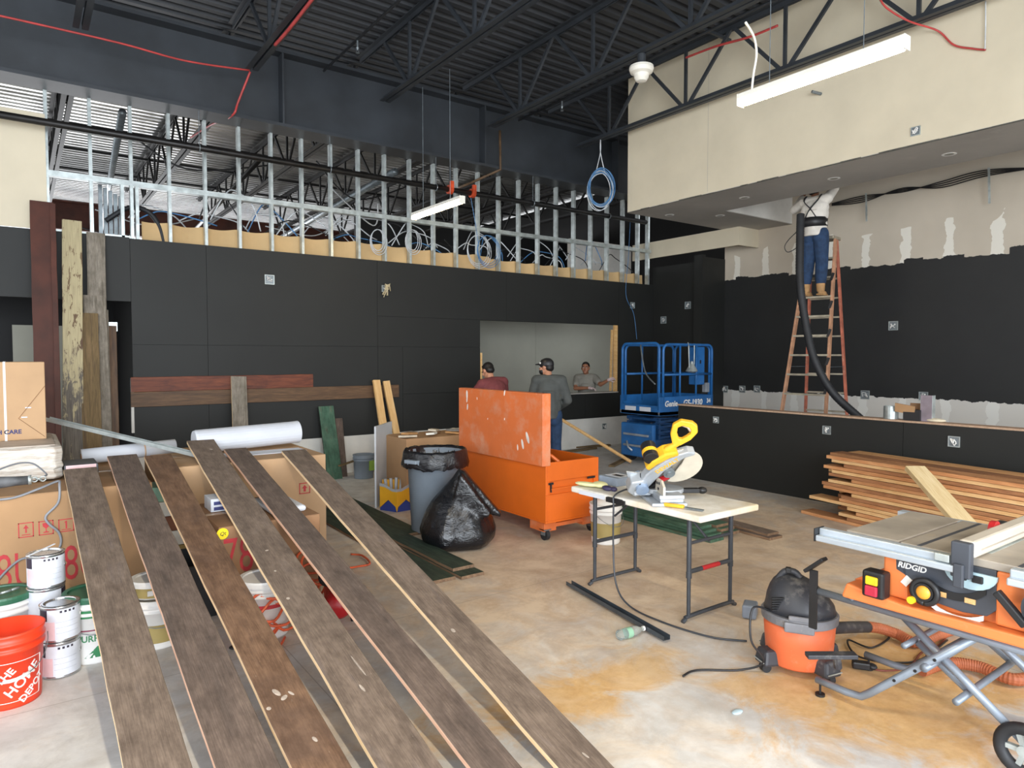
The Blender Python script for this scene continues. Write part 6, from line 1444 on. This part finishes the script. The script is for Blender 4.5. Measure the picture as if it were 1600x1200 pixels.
# ================================================================== BOARD STACK BY THE HALF WALL
WP = [wood('stack_wood_a', ['#8a5a38', '#b57f52', '#cf9a6a', '#a56f48'], .75, .7, None, 0, .2), wood('stack_wood_b', ['#a87748', '#cf9f6b', '#e0b985'], .75, .7, None, 0, .2), wood('stack_wood_c', ['#6f4a33', '#94653f', '#b98258'], .75, .8, None, 0, .2)]
WE = [wood('stack_edge_a', ['#b5794b', '#d09765', '#dfae7c'], .7, .6, None, 0, .15), wood('stack_edge_b', ['#d0a067', '#e3bd88', '#edcf9f'], .7, .6, None, 0, .15), wood('stack_edge_c', ['#8c5f40', '#ac7850', '#c08b62'], .7, .6, None, 0, .15)]
E0 = at(1318, 818, z=0); an = math.radians(9.0); du = V((-math.sin(an), -math.cos(an), 0)); dn = V((math.cos(an), -math.sin(an), 0))
rr = random.Random(31); TH = .0365
names = ('front', 'middle', 'wall-side')
for k in range(19):
    for c in range(3):
        s0 = rr.uniform(-.28, .2) + (.06 * k if k < 3 else 0) - (.25 if (k * 3 + c) % 5 == 0 else 0); w_ = .195
        o_ = .1 + c * .2 + rr.uniform(-.012, .012); m_ = (k * 5 + c * 2) % 3; m_ = m_ if rr.random() < .8 else 1
        p0 = V((E0.x, E0.y, 0)) + dn * o_ + du * s0 + V((0, 0, TH * (k + 1) - .001)); L_ = rr.uniform(3.0, 3.6)
        tone = ('reddish', 'pale', 'dark brown')[m_]
        board('stacked_board', p0, p0 + du * L_, w_, TH - .004, WP[m_], WE[m_], label='%s board of the stack by the half wall, %s column, %s from the floor' % (tone, names[c], ORD[k]), cat='board', group='reclaimed boards stacked by the half wall')
p0, p1 = at(1430, 728, d=6.15), at(1640, 960, z=.03)
MT['pale_pine'] = wood('pale_pine', ['#d2b98a', '#dfca9f', '#e6d4ae'], .7, .7, None, 0, .1)
board('pale_plank', p0, p1, .17, .045, MT['pale_pine'], MT['pale_pine'], label='pale plank leaning on the board stack behind the table saw', cat='plank')
o = bpy.data.objects['pale_plank']

# ================================================================== TABLE SAW ON ITS FOLDING STAND
MT['saw_orange'] = plain('saw_orange', '#dd7a40', 0.5, 0, 0.05, 3, 0, '#d3a078', .33)
MT['saw_dark'] = plain('dark_grey_panel', '#3f434b', 0.5, 0, 0.08, 5, 0, '#6b6259', .2)
MT['rail_alu'] = plain('rail_aluminium', '#bfc9d2', 0.35, 0.5, 0.06, 5)
MT['saw_top'] = plain('dusty_cast_table', '#a59c90', 0.5, 0.25, 0.1, 4, 0, '#c9b28c', .35)
MT['stand_grey'] = plain('stand_grey_paint', '#828b96', 0.4, 0.3, 0.08, 6)
MT['fence_mat'] = plain('dusty_fence', '#cfc6b8', 0.45, 0.2, 0.05, 5)
MT['bright_yellow'] = plain('bright_yellow_plastic', '#f0c020', .4); MT['orange_hub'] = plain('orange_hub', '#e39a34', .4)
TXF, TZT = 3.24, .90
ts = thing('table_saw', 'orange portable table saw with black front panel on a folding stand', 'table saw', (3.55, 1.1, 0))
W = dict(parent=ts, world=True)
MB().mm((TXF, .30, TZT - .035), (3.92, 1.44, TZT)).build('table', MT['saw_top'], bevel=.004, **W)
MB().mm((TXF + .02, 1.455, TZT - .03), (3.94, 1.70, TZT - .002)).build('extension_wing', MT['saw_top'], bevel=.004, **W)
for y in (1.36, .98): MB().mm((TXF + .002, y - .009, TZT - .001), (3.918, y + .009, TZT + .0012)).build('miter_slot', MT['saw_dark'], **W)
MB().mm((TXF + .12, 1.12, TZT - .001), (3.75, 1.24, TZT + .001)).build('throat_plate', MT['galv'], **W)
MB().mm((3.9, .3, TZT - .03), (3.96, 1.75, TZT - .005)).build('rear_rail', MT['rail_alu'], **W)
for y0, y1 in ((1.16, 1.80), (.2, 1.0)):
    MB().mm((TXF - .05, y0, TZT - .045), (TXF - .005, y1, TZT - .002)).build('front_rail', MT['rail_alu'], bevel=.005, **W)
    MB().mm((TXF - .085, y0 + .02 if y0 > 1 else y0, TZT - .062), (TXF - .04, y1, TZT - .032)).build('front_rail', MT['rail_alu'], bevel=.006, **W)
MB().mm((TXF - .088, 1.80, TZT - .064), (TXF - .003, 1.806, TZT)).build('rail_cap', MT['black'], **W)
# rip fence
FY = 1.16
MB().mm((TXF - .04, FY - .035, TZT + .004), (3.98, FY + .03, TZT + .075)).build('fence', MT['fence_mat'], bevel=.012, **W)
MB().mm((TXF + .02, FY - .0375, TZT + .03), (3.96, FY - .035, TZT + .036)).build('fence_groove', MT['saw_top'], **W)
MB().mm((TXF - .075, FY - .03, TZT - .08), (TXF - .035, FY + .045, TZT + .07)).mm((TXF - .09, FY - .01, TZT - .12), (TXF - .07, FY + .03, TZT - .02)).build('fence_clamp', MT['saw_dark'], bevel=.006, **W)
MB().mm((TXF - .07, FY + .05, TZT - .03), (TXF - .03, FY + .11, TZT + .004)).build('fence_pointer', MT['galv'], bevel=.004, **W)
MB().lathe([(.001, -.012), (.045, -.012), (.045, .012), (.001, .012)], (3.62, 1.2, TZT + .045), 24, (0, 1, 0)).build('riving_knife', MT['red_paint'], **W)
MB().box((3.70, 1.2, TZT + .055), (.08, .04, .04)).build('guard_arm', MT['black'], bevel=.006, **W)
# housing
mb = MB()
mb.prism([(1.52, .60), (1.52, .87), (.72, .87), (.72, .60)], basis((3.27, 0, 0), (0, 1, 0), (0, 0, 1)) @ Matrix.Scale(1, 4), .55)
mb.build('housing', MT['saw_orange'], bevel=.015, **W)
# flared foot of the housing with a pocket for the switch
mb = MB(); mb.prism([(1.68, .60), (1.66, .66), (1.54, .645), (1.40, .63), (.85, .64), (.66, .66), (.55, .66), (.55, .59), (1.68, .585)], basis((3.19, 0, 0), (0, 1, 0), (0, 0, 1)), .6)
mb.build('base', MT['saw_orange'], bevel=.01, **W)
mb = MB(); mb.prism([(1.68, .65), (1.53, .65), (1.53, .745)], basis((3.30, 0, 0), (0, 1, 0), (0, 0, 1)), .2); mb.build('base_shoulder', MT['saw_orange'], bevel=.006, **W)
for y0, y1 in ((1.40, 1.51), (.72, 1.06)): MB().mm((3.235, y0, .64), (3.275, y1, .865)).build('front_post', MT['saw_orange'], bevel=.01, **W)
MB().mm((3.18, .62, .60), (3.28, .86, .74)).build('base_block', MT['saw_orange'], bevel=.015, **W)
# black front panel with its sweeping tilt slot
pan = [(1.46, .865), (1.06, .865), (1.055, .70), (1.09, .665), (1.18, .655), (1.28, .665), (1.35, .70), (1.42, .755), (1.455, .77)]
MB().prism(pan, basis((3.235, 0, 0), (0, 1, 0), (0, 0, 1)), .02).build('front_panel', MT['saw_dark'], bevel=.004, **W)
arc = [(1.215 + .16 * math.sin(a), .875 - .16 * math.cos(a)) for a in [math.radians(d_) for d_ in range(-50, 46, 8)]]
mb = MB(); up_ = [(y, z + .017) for y, z in arc]; dn_ = [(y, z - .017) for y, z in reversed(arc)]
mb.prism(up_ + dn_, basis((3.230, 0, 0), (0, 1, 0), (0, 0, 1)), .008); mb.build('tilt_slot', MT['black'], **W)
MB().mm((3.228, 1.24, .70), (3.236, 1.29, .722)).build('slot_dust', MT['pine'], **W)
MB().mm((3.228, 1.13, .702), (3.236, 1.17, .724)).build('slot_dust', MT['pine'], **W)
mb = MB(); a2 = [(1.20 + .2 * math.sin(a), .86 - .225 * math.cos(a)) for a in [math.radians(d_) for d_ in range(-30, 40, 7)]]
mb.prism(a2 + [(y, z - .022) for y, z in reversed(a2)], basis((3.231, 0, 0), (0, 1, 0), (0, 0, 1)), .006); mb.build('angle_scale', MT['white'], **W)
hwc = V((3.20, 1.315, .712))
MB().torus(hwc, .05, .014, (1, 0, 0), 30, 10).build('handwheel', MT['black'], smooth=True, **W)
MB().cyl(hwc + V((-.015, 0, 0)), hwc + V((.04, 0, 0)), .04, seg=24).build('handwheel_hub', MT['black'], **W)
MB().ell(hwc + V((-.014, 0, 0)), (.016, .03, .03)).build('hub_cap', MT['orange_hub'], smooth=True, **W)
MB().cyl(hwc + V((-.03, .045, -.045)), hwc + V((.02, .045, -.045)), .016, seg=16).build('lock_knob', MT['bright_yellow'], **W)
MB().box((3.231, 1.405, .73), (.003, .03, .045), (.6, 0, 0)).build('warning_sticker', MT['white'], **W)
MB().prism([(1.15 + .10 * math.sin(math.radians(d_)), .84 - .075 * math.cos(math.radians(d_))) for d_ in range(-90, 91, 15)], basis((3.222, 0, 0), (0, 1, 0), (0, 0, 1)), .012).build('bevel_gauge', plain('pale_blue_gauge', '#a9c3cc', .4), **W)
MB().mm((3.21, 1.10, .80), (3.232, 1.14, .83)).mm((3.21, 1.16, .80), (3.232, 1.2, .825)).build('gauge_knob', MT['black'], bevel=.004, **W)
lettering('maker_lettering', 'RIDGID', .036, MT['white'], ts, WM[ts.name].inverted() @ basis((3.2335, 1.385, .797), (0, -1, -.02), (0, -.02, 1)), ext=.001, bold=.001, shear=.2)
# switch in its black bezel
MB().mm((3.155, 1.47, .632), (3.23, 1.57, .757)).build('switch_box', MT['black'], bevel=.012, **W)
MB().mm((3.142, 1.493, .695), (3.156, 1.548, .735)).build('start_paddle', MT['bright_yellow'], bevel=.006, **W)
MB().mm((3.138, 1.493, .645), (3.156, 1.548, .692)).build('stop_paddle', plain('dark_red_paddle', '#a5253a', .4), bevel=.006, **W)
MB().box((3.17, .985, .745), (.035, .03, .15), (-.75, 0, 0)).build('tilt_lever', MT['black'], bevel=.006, **W)
MB().lathe([(.001, 0), (.085, 0), (.095, .03), (.095, .06), (.001, .065)], (3.235, .86, .76), 24, (-1, 0, 0)).build('motor_end', MT['saw_dark'], **W)
MB().torus((3.165, .86, .76), .07, .008, (1, 0, 0), 24, 6).build('cord_hook', MT['black'], **W)
# folding stand
ST = MT['stand_grey']; r_ = .0185
def sp(*pts, name='stand_leg', r=r_): return MB().tube(bez(pts, 5) if len(pts) > 2 else list(pts), r, 10).build(name, ST, smooth=True, **W)
for x in (3.26, 3.74): sp((x, 1.84, .555), (x, .30, .555), name='stand_rail')
for y in (1.66, .62): sp((3.24, y, .572), (3.78, y, .572), name='stand_crossbar', r=.012)
for x in (3.30, 3.80):
    MB().tube([(x, 1.86, .078), (x, 1.70, .074), (x, 1.63, .082), (x, 1.59, .115), (x, 1.13, .56)], r_, 10).build('stand_leg', ST, smooth=True, **W)
    MB().tube([(x + .05, 1.50, .548), (x + .05, .98, .14)], r_, 10).build('stand_leg', ST, smooth=True, **W)
    sp((x + .1, 1.42, .40), (x + .1, 1.2, .25), name='stand_strut')
sp((3.26, 1.335, .345), (3.95, 1.335, .345), name='stand_pivot'); sp((3.30, 1.44, .40), (3.92, 1.44, .40), name='stand_crossbar', r=.014); sp((3.25, 1.2, .25), (3.95, 1.2, .25), name='stand_crossbar', r=.016)
for y, z in ((1.47, .23), (1.38, .31), (1.30, .39)): MB().cyl((3.277, y, z), (3.283, y, z), .007, seg=10).build('stand_bolt', MT['black'], **W)
for x in (3.30, 3.80): MB().cyl((x, 1.84, .0), (x, 1.84, .012), .024, seg=14).cyl((x, 1.84, .012), (x, 1.84, .07), .006, seg=8).build('levelling_foot', MT['black'], **W)
for x in (3.33, 3.88):
    MB().torus((x, .97, .115), .09, .026, (1, 0, 0), 32, 10).build('wheel', MT['black_rubber'], smooth=True, **W)
    mb = MB().cyl((x - .02, .97, .115), (x + .02, .97, .115), .025, seg=14)
    for k in range(5):
        a = 2 * PI * k / 5; mb.bar((x, .97, .115), (x, .97 + .075 * math.cos(a), .115 + .075 * math.sin(a)), .022, .02)
    mb.build('wheel_spokes', MT['galv'], **W)
sp((3.33, .97, .115), (3.88, .97, .115), name='axle', r=.01)
# upright work support at the end of the stand
MB().mm((3.24, 1.835, .36), (3.252, 1.875, .66)).build('support_post', MT['black'], **W)
MB().box((3.246, 1.848, .69), (.05, .13, .018), (-.72, 0, 0)).build('support_roller', MT['black'], bevel=.004, **W)

# ================================================================== SHOP VACUUM
c = at(1245, 1052, z=0); cx, cy = c.x + .065, c.y + .03
va = thing('shop_vacuum', 'orange and black wet-dry vacuum on casters beside the table saw', 'vacuum', (cx, cy, 0), -YAW - .4)
MT['vac_orange'] = plain('dusty_orange_drum', '#d2663c', 0.55, 0, 0.06, 3, 0, '#b99078', .42)
MT['vac_black'] = plain('dusty_black_lid', '#303136', 0.5, 0, 0.15, 4, 0, '#84807b', .4)
MT['vac_grey'] = plain('dusty_grey_rim', '#6d6d71', 0.55, 0, 0.12, 6, 0, '#a09688', .35)
MB().lathe([(.001, .05), (.165, .05), (.172, .06), (.182, .19), (.19, .30), (.001, .30)], (0, 0, 0), 40).build('drum', MT['vac_orange'], va, smooth=False).data.shade_smooth()
MB().lathe([(.192, .285), (.2, .29), (.203, .325), (.195, .335), (.001, .336)], (0, 0, 0), 40, cap=False).build('rim', MT['vac_grey'], va)
mb = MB(); rings = []
for r0, z, sk in ((.188, .335, 0), (.178, .38, .0), (.16, .42, -.012), (.135, .46, -.024), (.105, .495, -.035), (.07, .52, -.045), (.03, .53, -.05)):
    rings.append([V((sk + r0 * math.cos(a) * 1.0, r0 * math.sin(a) * .92, z)) for a in [2 * PI * k / 36 for k in range(36)]])
mb.loft(rings); mb.build('motor_head', MT['vac_black'], va, smooth=True)
MB().tube(bez([(-.12, -.02, .49), (-.08, -.02, .545), (-.03, -.02, .55), (.0, -.02, .52)], 4), .018, 8).build('carry_handle', MT['vac_black'], va, smooth=True)
MB().box((-.06, -.02, .555), (.03, .04, .03)).build('power_switch', MT['black'], va, bevel=.005)
MB().box((.0, -.2, .30), (.15, .025, .055)).box((.0, -.19, .345), (.11, .02, .03)).build('latch', MT['vac_grey'], va, bevel=.008)
for k in range(6): MB().box((-.11 + .0 * k, -.125 - .004 * k, .36 + .014 * k), (.07, .012, .006), (0, 0, .5)).build('vent_slot', MT['black'], va)
for k, a in enumerate((-2.55, -.75, .7, 2.4)):
    p = V((.19 * math.cos(a), .19 * math.sin(a), 0)); m = Matrix.Rotation(a, 4, 'Z')
    f_ = MB().box(p + V((0, 0, .088)), (.105, .12, .085), m, taper=(.75, .8)).build('caster_foot', MT['vac_black'], va, bevel=.016)
    MB().cyl(p + m @ V((.015, -.02, .027)), p + m @ V((.015, .02, .027)), .027, seg=16).build('caster_wheel', MT['black_rubber'], f_)
    MB().box(p + m @ V((.054, 0, .07)), (.004, .1, .006), m).build('wire_clip', MT['galv'], f_)
# hose with its black cuff, looping behind the saw
h0 = V((cx, cy, .215)) + V((.16, -.08, 0))
hx = [h0, at(1362, 980, z=.10), at(1400, 990, z=.05), at(1432, 1004, z=.04), at(1470, 990, z=.04), at(1520, 975, z=.045), at(1570, 965, z=.045), at(1630, 985, z=.045), at(1640, 1040, z=.045), at(1590, 1062, z=.045), at(1530, 1042, z=.045), at(1480, 1036, z=.045), at(1440, 1048, z=.045)]
hpt = bez(hx, 24)
hs_ = thing('vacuum_hose', 'dusty orange-brown vacuum hose looping on the floor behind the stand', 'hose', (hx[3].x, hx[3].y, 0))
MB().tube(hpt[20:], [.030 + .0025 * (i % 2) for i in range(len(hpt) - 20)], 12).build('hose', plain('dusty_terracotta_hose', '#a9603f', 0.6, 0, .08, 6, 0, '#b99a80', .25), world=True, parent=hs_, smooth=False)
MB().tube(hpt[:22], [.034] * 22, 12).build('cuff', MT['vac_black'], hs_, world=True, smooth=True)
nz = V((cx, cy, 0)) + V((-.02, -.0, 0)); q0, q1 = at(1260, 1024, d=3.40), at(1338, 1024, d=3.38)
tag(MB().bar(q0, q1, .055, .022).tube([q0.lerp(q1, .6), q0.lerp(q1, .6) + V((.02, .0, -.07))], .02, 10).build('floor_nozzle', MT['vac_black'], bevel=.004), 'long black floor nozzle clipped low on the front caster of the vacuum', 'nozzle')
cord('electric_cable', [V((cx - .16, cy + .08, .34)), V((cx - .26, cy + .12, .36)), V((cx - .3, cy + .1, .2)), V((cx - .24, cy + .06, .08)), V((cx - .3, cy + .16, .012)), V((cx - .5, cy + .3, .012)), V((cx - .62, cy + .3, .012))], .006, MT['black'], 'black cord dropping from the vacuum head beside the folding table', 'cord')
cord('electric_cable', [V((cx + .19, cy - .02, .26)), at(1340, 985, z=.02), at(1390, 992, z=.012), at(1362, 1012, z=.012), at(1325, 1000, z=.012), at(1340, 1025, z=.012), at(1395, 1035, z=.012), at(1440, 1030, z=.012), at(1480, 1000, z=.02)], .006, MT['black'], 'black cord looping on the floor between the vacuum and the stand', 'cord')
cord('extension_cord', [at(1350, 1040, z=.012), at(1380, 1048, z=.012), at(1420, 1042, z=.012), at(1440, 1020, z=.012), at(1465, 1010, z=.012), at(1500, 985, z=.012), at(1600, 1000, z=.012)], .006, plain('dark_red_flex', '#6b3528', .5), 'dark red-brown cord on the floor under the stand', 'cord')
q = at(1345, 1040, z=.02); tag(MB().box((q.x, q.y, .024), (.05, .09, .04), (0, 0, .6)).ell((q.x + .04, q.y - .04, .02), (.025, .03, .018)).build('plug', MT['black'], bevel=.008), 'black plug lying on the sawdust in front of the vacuum hose', 'plug')
q = at(1172, 950, z=.06); tag(MB().box((q.x, q.y, .05), (.13, .09, .09), (0, 0, .5)).build('power_adapter', plain('blue_grey_adapter', '#76808f', .5), bevel=.012), 'blue-grey power box on the floor between the table leg and the vacuum', 'power box')
# ================================================================== CAMERA, LIGHT, VIEW
cd = bpy.data.cameras.new('camera'); cam = bpy.data.objects.new('camera', cd); COL.objects.link(cam)
cd.sensor_width = 36; cd.sensor_fit = 'HORIZONTAL'; cd.lens = 36 * F_PX / 1600; cd.clip_end = 200; cd.clip_start = 0.05
cam.location = EYE; cam.rotation_euler = (PI / 2 - PITCH, 0, -YAW)
bpy.context.scene.camera = cam
w = bpy.data.worlds.new('daylight'); bpy.context.scene.world = w; w.use_nodes = True
bg = w.node_tree.nodes['Background']; bg.inputs['Color'].default_value = (0.93, 0.96, 1.0, 1); bg.inputs['Strength'].default_value = 2.3
def area(name, loc, rot, sx, sy, power, color):
    l = bpy.data.lights.new(name, 'AREA'); l.shape = 'RECTANGLE'; l.size = sx; l.size_y = sy; l.energy = power; l.color = color
    o = bpy.data.objects.new(name, l); COL.objects.link(o); o.location = loc; o.rotation_euler = rot
    return o
# daylight of assumed shop windows behind the photographer; the next-space light is added
area('assumed_window_daylight', (-1.5, -5.2, 2.4), (math.radians(80), 0, math.radians(-8)), 8, 4.0, 1300, (0.84, 0.92, 1.0))  # unseen area light for assumed windows; none are modelled
area('next_space_daylight', (0.5, 25.6, 2.7), (math.radians(-90), 0, 0), 9, 3.2, 800, (0.95, 0.97, 1.0))  # added area light to streak the far deck; no window stands there
area('warm_fill', (4.5, -2.6, 3.66), (0, 0, 0), .1, 1.2, 170, (1.0, 0.87, 0.66)); area('warm_fill', (0.3, 1.2, 3.9), (0, 0, 0), .1, 1.2, 110, (1.0, 0.87, 0.66))  # unseen warm fills added overhead; no fixtures are modelled there
area('next_space_fill', (7, 16, 2.5), (0, PI, 0), 6, 8, 60, (1.0, 0.86, 0.66))  # wide upward panel added to brighten the deck beyond the studs
sc = bpy.context.scene
sc.view_settings.view_transform = 'Standard'; sc.view_settings.look = 'None'; sc.view_settings.gamma = 1.0
sc.view_settings.use_curve_mapping = False; sc.view_settings.exposure = 0.0
